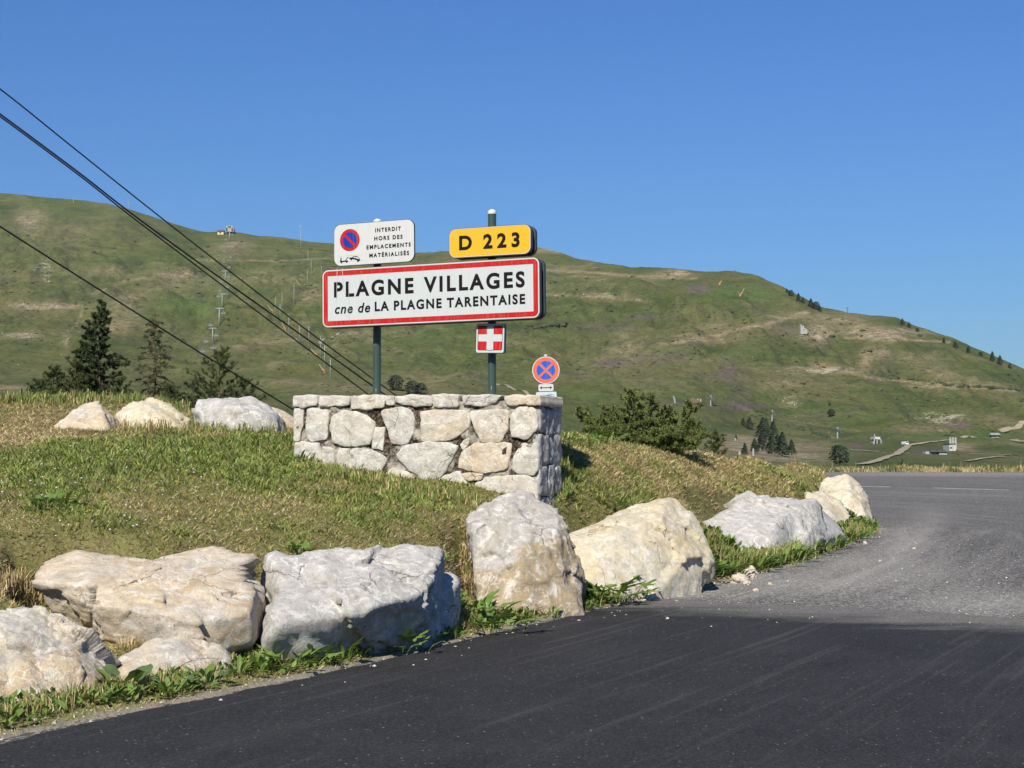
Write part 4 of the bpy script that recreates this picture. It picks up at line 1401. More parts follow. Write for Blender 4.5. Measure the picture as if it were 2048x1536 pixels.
def text_part(s, x0, z0, x1, cap, mat, y, parent, M, bold=0.02, shear=0.0, spacing=1.12, word=1.0, xh=False):
    """lettering laid flat on a panel: fitted to x0..x1, capital height cap"""
    def raw(t):
        cu = bpy.data.curves.new('lettering', 'FONT')
        cu.body = t; cu.size = 1.0; cu.offset = bold; cu.shear = shear; cu.space_character = spacing; cu.space_word = word
        cu.fill_mode = 'BOTH' if False else 'FRONT'; cu.resolution_u = 6
        cu.dimensions = '2D'
        o = bpy.data.objects.new('lettering', cu); COL.objects.link(o)
        dg = bpy.context.evaluated_depsgraph_get()
        me = bpy.data.meshes.new_from_object(o.evaluated_get(dg))
        bpy.data.objects.remove(o); bpy.data.curves.remove(cu)
        return me
    h = raw('H'); hz = [v.co.y for v in h.vertices]; capu = max(hz) - min(hz); base = min(hz)
    bpy.data.meshes.remove(h)
    me = raw(s)
    xs = [v.co.x for v in me.vertices]
    sx = (x1 - x0) / (max(xs) - min(xs)); sy = cap / capu; xm = min(xs)
    for v in me.vertices:
        v.co = Vector((x0 + (v.co.x - xm) * sx, y, z0 + (v.co.y - base) * sy))
    # one part for each character
    n = len(me.vertices)
    lab = list(range(n))

    def find(i):
        while lab[i] != i:
            lab[i] = lab[lab[i]]; i = lab[i]
        return i
    for e in me.edges:
        a_, b_ = find(e.vertices[0]), find(e.vertices[1])
        if a_ != b_: lab[a_] = b_
    isl = {}
    for i in range(n): isl.setdefault(find(i), []).append(i)
    rng = sorted([[min(me.vertices[i].co.x for i in v), max(me.vertices[i].co.x for i in v), v] for v in isl.values()])
    grp = []
    for lo, hi, v in rng:
        if grp and hi < grp[-1][1] + 1e-6 and 'É' in s: grp[-1][2] = grp[-1][2] + v
        else: grp.append([lo, hi, list(v)])
    for lo, hi, v in grp:
        ix = {old: new for new, old in enumerate(v)}
        fs = [[ix[q] for q in p.vertices] for p in me.polygons if p.vertices[0] in ix]
        m2 = bpy.data.meshes.new('letter')
        m2.from_pydata([tuple(me.vertices[q].co) for q in v], [], fs)
        m2.materials.append(mat)
        obj('letter', m2, parent)
    bpy.data.meshes.remove(me)


PB = 0.36                        # how far behind the wall's face the posts stand


def make_post(px, ztop_px, label, cap_h=0.03):
    a, _ = WF.hit(px, 720, PB)
    _, zt = WF.hit(px, ztop_px, PB)
    p = WF.o + WF.u * a + WF.b * PB
    root = empty('sign_post', (p.x, p.y, 1.9))
    tag(root, label, 'post', 'dark green sign posts')
    r = 0.049
    # shallow flutes along the shaft
    n = 48
    rings = []
    m = MB()
    prof = [(r * (1 - 0.035 * (1 if (k // 2) % 2 else 0)) * math.cos(2 * math.pi * k / n), r * (1 - 0.035 * (1 if (k // 2) % 2 else 0)) * math.sin(2 * math.pi * k / n)) for k in range(n)]
    vs = [Vector((x, y, z)) for z in (-0.5, zt - 1.9 - 0.02) for x, y in prof]
    m.add(vs, [(k, (k + 1) % n, n + (k + 1) % n, n + k) for k in range(n)])
    m.build('shaft', M_POST, root)
    m = MB()
    hs = [(1.06, -0.025), (1.08, 0.0), (0.98, 0.012), (0.7, 0.026), (0.35, 0.033)]
    vs = []
    for s, h in hs:
        vs += [Vector((r * s * math.cos(2 * math.pi * k / 24), r * s * math.sin(2 * math.pi * k / 24), zt - 1.9 - 0.02 + h)) for k in range(24)]
    vs.append(Vector((0, 0, zt - 1.9 + 0.015)))
    fs = [(q * 24 + k, q * 24 + (k + 1) % 24, (q + 1) * 24 + (k + 1) % 24, (q + 1) * 24 + k) for q in range(len(hs) - 1) for k in range(24)]
    fs += [(len(hs) * 24 - 24 + k, len(hs) * 24 - 24 + (k + 1) % 24, len(vs) - 1) for k in range(24)]
    m.add(vs, fs); m.build('cap', M_CAP, root, True)
    return a


AP1 = make_post(754, 440, 'dark green post under the no-parking notice, at the thin end of the wall top')
AP2 = make_post(984, 421, 'taller dark green post with a white cap above the yellow road number sign')


class Sign:
    """a sign standing in front of the posts; corners measured in the photograph"""
    def __init__(self, name, box, label, cat, r_px, back, thick, roll=0.0, frame=WF, rim=0.012):
        self.back = back
        (x0, y0), (x1, y1), (x2, y2), (x3, y3) = box     # TL TR BR BL
        self.f = frame
        q = [frame.hit(x, y, back) for x, y in box]
        a0, a1 = 0.5 * (q[0][0] + q[3][0]), 0.5 * (q[1][0] + q[2][0])
        z1, z0 = 0.5 * (q[0][1] + q[1][1]), 0.5 * (q[2][1] + q[3][1])
        self.roll = math.atan2(0.5 * ((q[1][1] - q[0][1]) + (q[2][1] - q[3][1])), a1 - a0)
        ca, cz = 0.5 * (a0 + a1), 0.5 * (z0 + z1)
        self.w, self.h = a1 - a0, z1 - z0
        print('SIGN', name, 'w %.2f h %.2f roll %.2f' % (self.w, self.h, math.degrees(self.roll)))
        p = frame.o + frame.u * ca + frame.b * back
        self.root = empty(name, (p.x, p.y, cz))
        self.root.rotation_euler = (Matrix(((frame.u.x, frame.b.x, 0), (frame.u.y, frame.b.y, 0), (0, 0, 1))) @ Matrix.Rotation(-self.roll, 3, 'Y')).to_euler()
        tag(self.root, label, cat)
        self.r = r_px * P(0, 0, p.y).y / F
        self.I = Matrix.Identity(4)
        self.ca, self.cz = ca, cz

    def loc(self, px, py):
        a, z = self.f.hit(px, py, self.back)
        x, zz = a - self.ca, z - self.cz
        c, s = math.cos(self.roll), math.sin(self.roll)
        return x * c + zz * s, -x * s + zz * c

    def outline(self, inset=0.0, n=7):
        w, h = self.w / 2 - inset, self.h / 2 - inset
        return rrect(-w, -h, w, h, max(self.r - inset, 0.004), n)

    def tray(self, face, thick, depth, rim_mat=S_RIM, edge=0.006):
        """folded aluminium panel: face sheet, rim, dark block for the shaded gap, and the same again behind"""
        m = MB(); m.prism(self.outline(-0.0), 0.0, depth, self.I); m.build('rim', rim_mat, self.root)
        m = MB(); m.sheet(self.outline(edge), -0.002); self.face = m.build('face', face, self.root)
        if thick > depth * 2:
            m = MB(); m.prism(self.outline(0.02), depth, thick - depth, self.I); m.build('core', S_DARK, self.root)  # near-black block: shade of the open gap between panels put into its colour
            m = MB(); m.prism(self.outline(0.0), thick - depth, thick, self.I); m.build('back_panel', rim_mat, self.root)

    def fill(self, name, poly, mat, y=-0.004):
        m = MB(); m.sheet(poly, y); return m.build(name, mat, self.face)

    def frame_ring(self, name, outer, inner, mat, y=-0.004):
        m = MB(); n = len(outer)
        m.add([Vector((x, y, z)) for x, z in outer] + [Vector((x, y, z)) for x, z in inner], [(i, (i + 1) % n, n + (i + 1) % n, n + i) for i in range(n)])
        return m.build(name, mat, self.face)

    def text(self, s, l, r, cap_px, mat, **kw):
        x0, z0 = self.loc(*l); x1, z1 = self.loc(*r)
        cap = cap_px * (self.h / self.hpx)
        return text_part(s, x0, 0.5 * (z0 + z1), x1, cap, mat, -0.006, self.face, self.I, **kw)


def z1(X, Y): return 560 + X / 3.4133, 380 + Y / 3.4133


def clamp_bands(sign, apost, zs):
    """brackets that hold the panel to a post"""
    x = apost - sign.ca
    for z in zs:
        m = MB()
        m.box((x - 0.075, sign_depth, z - 0.02), (x + 0.075, PB - sign.back - 0.035, z + 0.02))
        m.build('bracket', S_DARK, sign.root)


# town name sign
s = Sign('town_sign', [z1(284, 546), z1(1766, 456), z1(1782, 872), z1(292, 944)], 'wide white town name sign with red border on two green posts', 'sign', 14, 0.10, 0.2)
s.hpx = 117.5
s.tray(S_WHITE, 0.20, 0.055)
k_ = s.h / s.hpx
s.frame_ring('border', s.outline(3.6 * k_), s.outline(13.2 * k_), S_RED)
s.text('PLAGNE VILLAGES', z1(370, 735), z1(1672, 661), 30.6, S_BLACK, bold=0.034, spacing=1.3, word=1.1)
s.text('LA PLAGNE TARENTAISE', z1(648, 830), z1(1675, 774), 19.0, S_BLACK, bold=0.034, spacing=1.25, word=0.8)
s.text('cne de', z1(376, 846), z1(617, 833), 19.5, S_BLACK, bold=0.02, shear=0.22, spacing=1.15, word=1.0)
for (X0, Y0, X1, Y1, w_) in ((392, 536, 388, 762, .0035), (428, 536, 434, 690, .003), (470, 640, 474, 900, .0022), (600, 575, 601, 640, .002)):
    q0, q1 = s.loc(*z1(X0, Y0)), s.loc(*z1(X1, Y1))
    s.fill('scratch', [(q0[0] - w_, q0[1]), (q0[0] + w_, q0[1]), (q1[0] + w_ * .4, q1[1]), (q1[0] - w_ * .4, q1[1])], S_WPLAIN, -0.0075)
sign_depth = 0.2
clamp_bands(s, AP1, (-0.2, 0.2)); clamp_bands(s, AP2, (-0.2, 0.2))

# road number
s = Sign('road_number_sign', [z1(1150, 268), z1(1710, 228), z1(1718, 438), z1(1158, 467)], 'yellow road number sign above the town sign', 'sign', 15, 0.10, 0.2)
s.hpx = 60.0
s.tray(S_YEL, 0.20, 0.055)
s.frame_ring('border', s.outline(0.008), s.outline(0.014), S_WPLAIN)
s.text('D 223', z1(1224, 413), z1(1637, 386), 29.0, S_BLACK, bold=0.036, spacing=1.5, word=0.4)
clamp_bands(s, AP2, (-0.08, 0.08))

# parking notice
s = Sign('parking_notice', [z1(362, 238), z1(912, 196), z1(924, 487), z1(374, 524)], 'white no-parking notice with small blue and red disc and tow truck symbol', 'sign', 16, 0.22, 0.03)
s.hpx = 84.5
s.tray(S_WPLAIN, 0.03, 0.022)


def no_park(s, c, r_out, rb, mats, cross=False, tilt=0.0):
    red, blue = mats
    m = MB(); m.ring(c, 0.0, r_out, -0.004); m.build('red_disc', red, s.face)
    m = MB()
    w = 0.155 * r_out
    # blue field cut by the bar(s)
    cuts = [(-1, 1)] if not cross else [(-1, 1), (1, 1)]
    n = 96
    if not cross:
        for sg in (1, -1):
            pts = []
            h = w * .75
            a0 = math.asin(h / rb)
            for j in range(41):
                a = a0 + (math.pi - 2 * a0) * j / 40
                x, z = rb * math.cos(a), sg * rb * math.sin(a)
                ca, sa = math.cos(math.radians(-45)), math.sin(math.radians(-45))
                pts.append((c[0] + x * ca - z * sa, c[1] + x * sa + z * ca))
            m.sheet(pts, -0.006)
    else:
        h = w * .62
        a0 = math.asin(h / rb)
        for q in range(4):
            pts = [(h, h)]
            for j in range(25):
                a = a0 + (math.pi / 2 - 2 * a0) * j / 24
                pts.append((rb * math.cos(a), rb * math.sin(a)))
            t = math.radians(45 + 90 * q)
            m.sheet([(c[0] + x * math.cos(t) - z * math.sin(t), c[1] + x * math.sin(t) + z * math.cos(t)) for x, z in pts], -0.006)
    m.build('blue_field', blue, s.face)


no_park(s, s.loc(*z1(477, 342)), 76 / 3.4133 * (s.h / s.hpx), 55 / 3.4133 * (s.h / s.hpx), (S_RED, S_BLUE))
for tx, l, r, c in (('INTERDIT', (651, 289), (826, 275), 7.9), ('HORS DES', (645, 345), (838, 332), 7.9), ('EMPLACEMENTS', (592, 406), (894, 384), 7.9), ('MATÉRIALISÉS', (611, 461), (882, 443), 7.9)):
    s.text(tx, z1(*l), z1(*r), c, S_BLACK, bold=0.03, spacing=1.35)


def tow_symbol(parent, c, w, mat, y=-0.006, half=False):
    """tow truck lifting a car"""
    m = MB()
    u = w / 10.0

    def poly(pts): m.sheet([(c[0] + x * u, c[1] + z * u) for x, z in pts], y)

    def disc(x, z, r): m.ring((c[0] + x * u, c[1] + z * u), 0.0, r * u, y - 0.001, None, 14)
    if not half:
        poly([(-5.0, -0.9), (-5.0, 0.0), (-4.7, 0.2), (-4.4, 0.2), (-4.4, -0.45), (-1.2, -0.45), (-1.2, -0.9)])
        poly([(-4.95, 0.2), (-4.75, 0.95), (-4.15, 0.95), (-4.15, 0.2), (-4.3, 0.2), (-4.3, 0.8), (-4.65, 0.8), (-4.8, 0.2)])
        disc(-4.4, -0.95, 0.45); disc(-1.8, -0.85, 0.45)
        poly([(-2.6, -0.4), (-1.35, 1.05), (-1.15, 1.05), (-2.2, -0.4)])
        poly([(-1.35, 1.05), (-1.2, 1.1), (-0.35, 0.2), (-0.45, 0.1)])
    poly([(-0.4, 0.3), (-0.35, 0.75), (1.0, 0.75), (4.6, -0.35), (4.75, -0.75), (4.3, -0.85), (2.0, -0.15), (0.9, 0.15)])
    for a, b in (((1.0, 0.75), (1.9, 1.25)), ((1.9, 1.25), (3.4, 1.0)), ((3.4, 1.0), (4.6, -0.3)), ((2.6, 1.1), (2.7, 0.3))):
        dx, dz = b[0] - a[0], b[1] - a[1]; L = math.hypot(dx, dz); nx, nz = -dz / L * .09, dx / L * .09
        poly([(a[0] - nx, a[1] - nz), (b[0] - nx, b[1] - nz), (b[0] + nx, b[1] + nz), (a[0] + nx, a[1] + nz)])
    disc(0.45, 0.15, 0.5); disc(3.7, -0.75, 0.5)
    return m.build('tow_symbol', mat, parent)


q0, q1 = s.loc(*z1(412, 480)), s.loc(*z1(552, 466))
tow_symbol(s.face, (0.5 * (q0[0] + q1[0]), 0.5 * (q0[1] + q1[1])), q1[0] - q0[0], S_BLACK)
bx0, bz0 = s.loc(*z1(396, 492)); bx1, bz1 = s.loc(*z1(570, 440))
s.frame_ring('symbol_border', rrect(bx0, bz0, bx1, bz1, 0.02), rrect(bx0 + 0.002, bz0 + 0.002, bx1 - 0.002, bz1 - 0.002, 0.018), plain('sign_thin_line', (0.5, 0.52, 0.54)))
sign_depth = 0.022
clamp_bands(s, AP1, (-0.12, 0.12))

# coat of arms plate: white cross on red
s = Sign('emblem_plate', [z1(1341, 912), z1(1532, 912), z1(1534, 1114), z1(1334, 1114)], 'small square plate with white cross on a red shield, under the town sign', 'sign', 5, 0.20, 0.05)
s.hpx = 59.3
s.tray(S_WHITE, 0.05, 0.05)
k_ = s.h / s.hpx
W_ = s.w / 2 - 4.2 * k_; T_ = s.h / 2 - 4.2 * k_; Bz = -s.h / 2 + 5.8 * k_


def shield(i):
    x, t, b = W_ - i, T_ - i, Bz + i
    r = 4.0 * k_
    o = [(-x, t), (-x, b + r)]
    o += [(-x + r - r * math.cos(a), b + r - r * math.sin(a)) for a in [math.pi / 2 * j / 5 for j in range(1, 6)]]
    o += [(-5 * k_, b), (-1.6 * k_, b - 0.5 * k_), (0, b - 1.6 * k_), (1.6 * k_, b - 0.5 * k_), (5 * k_, b)]
    o += [(x - r + r * math.sin(a), b + r - r * math.cos(a)) for a in [math.pi / 2 * j / 5 for j in range(1, 6)]]
    o += [(x, t)]
    return o


s.frame_ring('shield_line', shield(0), shield(0.9 * k_), S_BLACK)
cw = 7.3 * k_
x_, t_ = W_ - 0.9 * k_, T_ - 0.9 * k_
zc = 1.2 * k_
for sx in (-1, 1):
    m = MB()
    m.sheet([(sx * cw, zc + cw), (sx * cw, t_), (sx * x_, t_), (sx * x_, zc + cw)], -0.0045)
    m.build('red_quarter', S_RED, s.face)
    m = MB()
    r = 3.4 * k_; b = Bz + 0.9 * k_
    m.sheet([(sx * cw, zc - cw), (sx * cw, b), (sx * (x_ - r), b), (sx * (x_ - r * .3), b + r * .3), (sx * x_, b + r), (sx * x_, zc - cw)], -0.0045)
    m.build('red_quarter', S_RED, s.face)
sign_depth = 0.05
clamp_bands(s, AP2, (-0.08, 0.08))

# no-stopping sign on a post of its own beyond the wall
DN = 25.4
NF = Frame(P(1091, 800, DN), math.radians(6))
NF.o.z = 0
pp = NF.o + NF.b * 0.06
gzp = gz(pp.x, pp.y)
ztp = P(1091, 708, DN).z
root = empty('sign_post', (pp.x, pp.y, gzp))
tag(root, 'thin grey post behind the wall carrying the round no-stopping sign', 'post')
m = MB(); m.tube([(0, 0, -0.3), (0, 0, ztp - gzp - 0.03)], 0.03, 16); m.build('shaft', plain('post_grey', (0.30, 0.31, 0.31), 0.45, 0.15, 6, 0.5), root, True)
m = MB(); m.tube([(0, 0, ztp - gzp - 0.03), (0, 0, ztp - gzp - 0.015), (0, 0, ztp - gzp - 0.005)], [0.033, 0.033, 0.015], 16); m.build('cap', M_CAP, root, True)


def zc3(X, Y): return 920 + X / 9.309, 640 + Y / 9.309


s = Sign('no_stopping_sign', [zc3(1352, 670), zc3(1846, 670), zc3(1846, 1198), zc3(1352, 1198)], 'round no-stopping sign, faded red ring with two crossing bars on blue', 'sign', 0, 0.0, 0.02, frame=NF)
s.r = min(s.w, s.h) / 2 - 1e-4
s.hpx = 54
s.h = s.w = (s.w + s.h) / 2
s.r = s.w / 2 - 1e-4
m = MB()
circ = [(s.w / 2 * math.cos(2 * math.pi * j / 48), s.w / 2 * math.sin(2 * math.pi * j / 48)) for j in range(48)]
m.prism(circ, 0, 0.022); m.build('rim', plain('sign_rim_grey', (0.32, 0.33, 0.33), 0.4), s.root)
m = MB(); m.sheet(circ, -0.002); s.face = m.build('face', S_WPLAIN, s.root)
no_park(s, (0, 0), s.w / 2 * 0.94, s.w / 2 * 0.67, (S_REDF, S_BLUE2), True)

s = Sign('arrow_plate', [zc3(1462, 1196), zc3(1742, 1190), zc3(1740, 1322), zc3(1460, 1332)], 'small white plate with a double-headed arrow under the round sign', 'sign', 3, 0.0, 0.02, frame=NF)
s.hpx = 14.4
s.tray(S_WPLAIN, 0.02, 0.015, plain('sign_rim_pale', (0.4, 0.41, 0.41), 0.4), 0.002)
aw, ah = s.w * 0.40, s.h * 0.055
m = MB(); m.sheet([(-aw, 0), (-aw * .7, ah * 4.5), (-aw * .7, ah), (aw * .7, ah), (aw * .7, ah * 4.5), (aw, 0), (aw * .7, -ah * 4.5), (aw * .7, -ah), (-aw * .7, -ah), (-aw * .7, -ah * 4.5)], -0.004)
m.build('arrow', S_BLACK, s.face)
s = Sign('tow_plate', [zc3(1416, 1345), zc3(1800, 1332), zc3(1798, 1500), zc3(1414, 1512)], 'pale plate with a towed car symbol half hidden by the wall', 'sign', 3, 0.0, 0.02, frame=NF)
s.hpx = 18
s.tray(S_PALE, 0.02, 0.015, bpy.data.materials['sign_rim_pale'], 0.002)
tow_symbol(s.face, (0, 0), s.w * 0.88, S_BLACK, -0.004)


# ------------------------------------------------------------------ conifers near the crest
def needle_mesh(segs, per_m, length, width, cols, seed, spread=0.9, name='needles'):
    """segs: list of (p, q, weight); tufts of needles along twigs"""
    rg = np.random.default_rng(seed)
    A = np.array([s_[0][:] for s_ in segs]); B = np.array([s_[1][:] for s_ in segs]); W = np.array([s_[2] for s_ in segs])
    L = np.linalg.norm(B - A, axis=1)
    n = np.maximum(1, rg.poisson(L * per_m * W))
    k = np.repeat(np.arange(len(A)), n)
    t = rg.random(len(k))[:, None]
    p = A[k] * (1 - t) + B[k] * t
    d = (B - A)[k] / np.maximum(L[k], 1e-6)[:, None]
    r = rg.normal(size=(len(k), 3)); r /= np.linalg.norm(r, axis=1)[:, None]
    dr = d * 0.55 + r * spread + np.array([0, 0, 0.25])
    dr /= np.linalg.norm(dr, axis=1)[:, None]
    sd = np.cross(dr, rg.normal(size=dr.shape)); sd /= np.maximum(np.linalg.norm(sd, axis=1), 1e-6)[:, None]
    ln = length * rg.uniform(0.6, 1.3, len(k))[:, None]
    w = width * rg.uniform(0.7, 1.3, len(k))[:, None]
    V = np.stack([p - sd * w * .5, p + sd * w * .5, p + dr * ln], 1).reshape(-1, 3)
    Fc = np.arange(len(V)).reshape(-1, 3)
    c = np.array(cols)[rg.integers(0, len(cols), len(k))] * rg.uniform(0.6, 1.5, (len(k), 1))
    return V, Fc, np.repeat(c, 3, 0)


def branch(segs, wood, p, d, L, r, rg, depth, droop=0.1, kids=6, crook=0.25):
    """one limb with side twigs; fills segs (for needles) and wood"""
    pts = [Vector(p)]
    d = Vector(d).normalized()
    n = 5
    for i in range(n):
        d = (d + Vector((rg.uniform(-1, 1), rg.uniform(-1, 1), rg.uniform(-1, 1) - droop)) * crook * 0.5).normalized()
        pts.append(pts[-1] + d * L / n)
    wood.append((pts, [max(r * (1 - 0.85 * i / n), 0.003) for i in range(n + 1)]))
    for i in range(n):
        if depth > 0 or i > 0: segs.append((pts[i], pts[i + 1], 0.5 if i < 2 else 1.0))
    if depth < 2:
        for q in range(kids if depth == 0 else max(2, kids - 3)):
            i = rg.randint(1, n)
            b = pts[i]; t = (pts[i] - pts[i - 1]).normalized()
            s_ = Vector((rg.uniform(-1, 1), rg.uniform(-1, 1), rg.uniform(-.5, .7)))
            branch(segs, wood, b, t * 0.7 + s_ * 0.8, L * rg.uniform(.25, .5) * (1.15 - i / n * .5), r * .5, rg, depth + 1, droop, kids, crook)


M_BARK = plain('conifer_bark', (0.085, 0.06, 0.042), 0.95, 0.35, 14)


def tree_object(name, base, trunk_pts, limbs, seed, label, cat, dens, nlen, nwid, cols, droop, kids, group=None, crook=0.25, spread=0.9):
    rg = random.Random(seed)
    root = empty(name, base)
    tag(root, label, cat, group)
    segs, wood = [], []
    if trunk_pts:
        wood.append(trunk_pts)
    for p, d, L, r in limbs:
        branch(segs, wood, p, d, L, r, rg, 0, droop, kids, crook)
    m = MB()
    for pts, rad in wood:
        m.tube(pts, rad, 5 if max(rad) < 0.03 else 8, False)
    m.build('trunk', M_BARK, root, True)
    V, Fc, c = needle_mesh(segs, dens, nlen, nwid, cols, seed, spread)
    obj('crown', mesh_np('crown', V, Fc, M_NEEDLE, False, c), root)
    return root


def conifer(px, py_top, d, height, width, seed, label, cat='tree', dens=230, lean=0.0, sparse=1.0, cols=((0.030, 0.045, 0.018), (0.045, 0.062, 0.024), (0.06, 0.075, 0.03)), nlen=0.055, nwid=0.012, droop=0.15, up=0.25, nlimb=60, gaps=0.0, taper=1.0, group=None):
    top = P(px, py_top, d)
    base = Vector((top.x, top.y, top.z - height))
    rg = random.Random(seed)
    n = 9
    tp = [Vector((lean * (i / n) ** 2 + 0.03 * height / 3 * math.sin(i * 1.3 + seed) * (i / n), 0.02 * math.cos(i * 1.7 + seed), height * i / n)) for i in range(n + 1)]
    tr = [max(0.05 * height / 3 * (1 - 0.93 * i / n), 0.006) for i in range(n + 1)]
    limbs = []
    for q in range(nlimb):
        f = 0.12 + 0.86 * ((q + rg.random()) / nlimb)
        a = q * 2.4 + rg.uniform(-.5, .5)
        i = min(int(f * n), n - 1); b = tp[i].lerp(tp[i + 1], f * n - i)
        L = width * (1 - f) ** 0.75 * rg.uniform(0.55, 1.1) * (1 + gaps * math.sin(f * 19 + seed)) * taper + 0.10
        limbs.append((b, (math.cos(a), math.sin(a), up + 0.9 * max(0, f - .6) + rg.uniform(-.15, .15)), L, 0.013 * height / 3 * (1.3 - f) + 0.003))
    limbs.append((tp[-2], (0, 0, 1), height / n * 1.1, 0.008))
    return tree_object('conifer_tree', base, (tp, tr), limbs, seed, label, cat, dens * sparse, nlen, nwid, cols, droop, 6, group)


conifer(200, 612, 30.0, 3.0, 0.52, 3, 'dense dark pine standing tallest behind the crest', dens=420, nlimb=80, cols=((0.026, 0.04, 0.017), (0.045, 0.064, 0.026), (0.085, 0.10, 0.042)), gaps=.35, nwid=.016)
conifer(180, 655, 30.4, 2.5, 0.42, 12, 'shorter leader of dark pine close beside the tallest pine', dens=380, nlimb=60, cols=((0.022, 0.034, 0.014), (0.034, 0.05, 0.02)), gaps=.3, nwid=.016)
conifer(311, 636, 31.5, 2.8, 0.60, 7, 'thin sparse half-dead larch between the dark pine and the bushy larch', dens=150, nlimb=70, cols=((0.085, 0.085, 0.045), (0.08, 0.10, 0.04), (0.11, 0.10, 0.06)), droop=0.5, up=-0.05, nlen=.045, nwid=.011)
conifer(440, 702, 30.5, 2.2, 1.05, 9, 'bushy light green larch behind the largest white rock', dens=190, nlimb=48, cols=((0.05, 0.075, 0.022), (0.075, 0.10, 0.03), (0.095, 0.115, 0.04)), droop=-0.1, up=0.45)
conifer(108, 742, 30.0, 1.6, 0.85, 15, 'low shrubby larch at the far end of the crest', dens=230, nlimb=40, cols=((0.05, 0.07, 0.022), (0.07, 0.09, 0.03)), droop=-0.1, up=0.5)
conifer(150, 722, 29.6, 1.7, 0.60, 17, 'yellowish young larch tucked under the dark pines', dens=200, nlimb=36, cols=((0.08, 0.09, 0.03), (0.06, 0.075, 0.025)), droop=-0.1, up=0.5)
conifer(385, 768, 29.5, 1.3, 0.40, 19, 'small bare-twigged larch shoot by the largest white rock', dens=110, nlimb=22, cols=((0.05, 0.06, 0.025),), droop=-.1, up=.4)

conifer(78, 768, 29.0, 1.0, 0.7, 61, 'lowest rounded larch shrub at the far end of the crest', dens=260, nlimb=34, cols=((0.06, 0.085, 0.028), (0.09, 0.115, 0.04)), droop=-0.1, up=0.5)
conifer(238, 764, 29.2, 1.1, 0.5, 62, 'small larch shrub between the tallest pine and the thin larch', dens=260, nlimb=30, cols=((0.055, 0.075, 0.026), (0.08, 0.105, 0.036)), droop=-0.1, up=0.5)
conifer(345, 775, 29.2, 0.9, 0.45, 63, 'low larch shrub at the foot of the thin half-dead larch', dens=240, nlimb=26, cols=((0.055, 0.07, 0.026), (0.08, 0.10, 0.036)), droop=-0.1, up=0.5)
conifer(492, 762, 30.0, 1.1, 0.6, 64, 'side shoot of larch leaning out past the bushy larch', dens=180, nlimb=26, cols=((0.06, 0.085, 0.026), (0.09, 0.115, 0.036)), droop=-0.1, up=0.45)


def bush():
    """wide spreading dwarf larch on the crest beside the wall"""
    rg = random.Random(23)
    c = P(1285, 882, 27.6)
    gzv = gz(c.x, c.y)
    base = Vector((c.x, c.y, gzv - 0.12))
    limbs = []
    stems = [(1150, 822), (1175, 838), (1210, 803), (1235, 802), (1256, 790), (1275, 785), (1290, 797), (1262, 815), (1318, 802), (1330, 815), (1345, 835), (1358, 822), (1378, 822), (1405, 826), (1392, 845), (1230, 835), (1300, 830), (1205, 845), (1320, 850), (1370, 858), (1270, 850), (1240, 860), (1340, 868)]
    for px, py in stems:
        t = P(px, py, 27.6 + rg.uniform(-.4, .4))
        dv = t - base
        st = Vector((dv.x * 0.30, rg.uniform(-.25, .25), 0.0))
        d = (t - base) - st
        limbs.append((st, d, d.length * 0.88, 0.018))
    for q in range(46):
        x = rg.uniform(-.8, .75)
        limbs.append((Vector((x, rg.uniform(-.4, .2), 0)), (rg.uniform(-.6, .6), rg.uniform(-.5, .3), 0.8), rg.uniform(.3, .55), 0.01))
    for q in range(40):
        limbs.append((Vector((rg.uniform(-.85, .72), rg.uniform(-.4, .1), .05)), (rg.uniform(-1, 1), rg.uniform(-.8, .2), 0.35), rg.uniform(.25, .45), 0.008))
    tree_object('larch_bush', base, None, limbs, 23, 'wide dark green larch bush on the crest beyond the wall', 'bush', 620, 0.05, 0.015, ((0.07, 0.095, 0.028), (0.12, 0.15, 0.042), (0.18, 0.21, 0.065)), -0.05, 9, crook=0.38)


bush()
conifer(1432, 868, 31.5, 0.62, 0.22, 27, 'tiny larch sapling on the crest past the wide bush', dens=220, nlimb=16, cols=((0.06, 0.085, 0.025), (0.08, 0.10, 0.03)), droop=-.1, up=.5)


# ------------------------------------------------------------------ far firs and shrubs
M_FIR = tinted('fir_far', 0.85, 0.0)


def fir_mesh(seed, slim=0.3, round_=False):
    """small fir or shrub seen from far off: tiers of ragged drooping sprays; unit height"""
    rg = np.random.default_rng(seed)
    n = 620
    f = rg.random(n) ** 0.8
    prof = (slim * (1 - f) ** 0.8 + 0.02) if not round_ else slim * np.sqrt(np.clip(1 - (2 * f - 0.9) ** 2 * .8, 0.05, 1))
    a = rg.random(n) * 2 * np.pi
    prof = prof * (1 + 0.18 * np.sin(3 * a + f * 11 + seed)) * rg.uniform(0.55, 1.08, n)
    c = np.stack([np.cos(a) * prof, np.sin(a) * prof, 0.06 + 0.94 * f], -1)
    out = np.stack([np.cos(a), np.sin(a), -0.35 + 0 * a], -1)
    sd = np.stack([-np.sin(a), np.cos(a), rg.normal(size=n) * .3], -1)
    L = (0.10 * rg.uniform(0.6, 1.2, n))[:, None]; w = L * 0.55
    V = np.stack([c - sd * w - out * L * .6, c + sd * w - out * L * .6 + np.array([0, 0, .03]), c + out * L * .7], 1).reshape(-1, 3)
    col = np.array([[0.020, 0.034, 0.018], [0.030, 0.046, 0.022], [0.042, 0.058, 0.028]])[rg.integers(0, 3, n)]
    return mesh_np('crown', V, np.arange(len(V)).reshape(-1, 3), M_FIR, False, np.repeat(col, 3, 0))


def fir_trunk(slim):
    m = MB(); m.tube([(0, 0, -0.06), (0, 0, 0.45), (0, 0, 0.96)], [0.028, 0.02, 0.006], 6, False)
    return m.mesh('trunk', M_BARK, True)


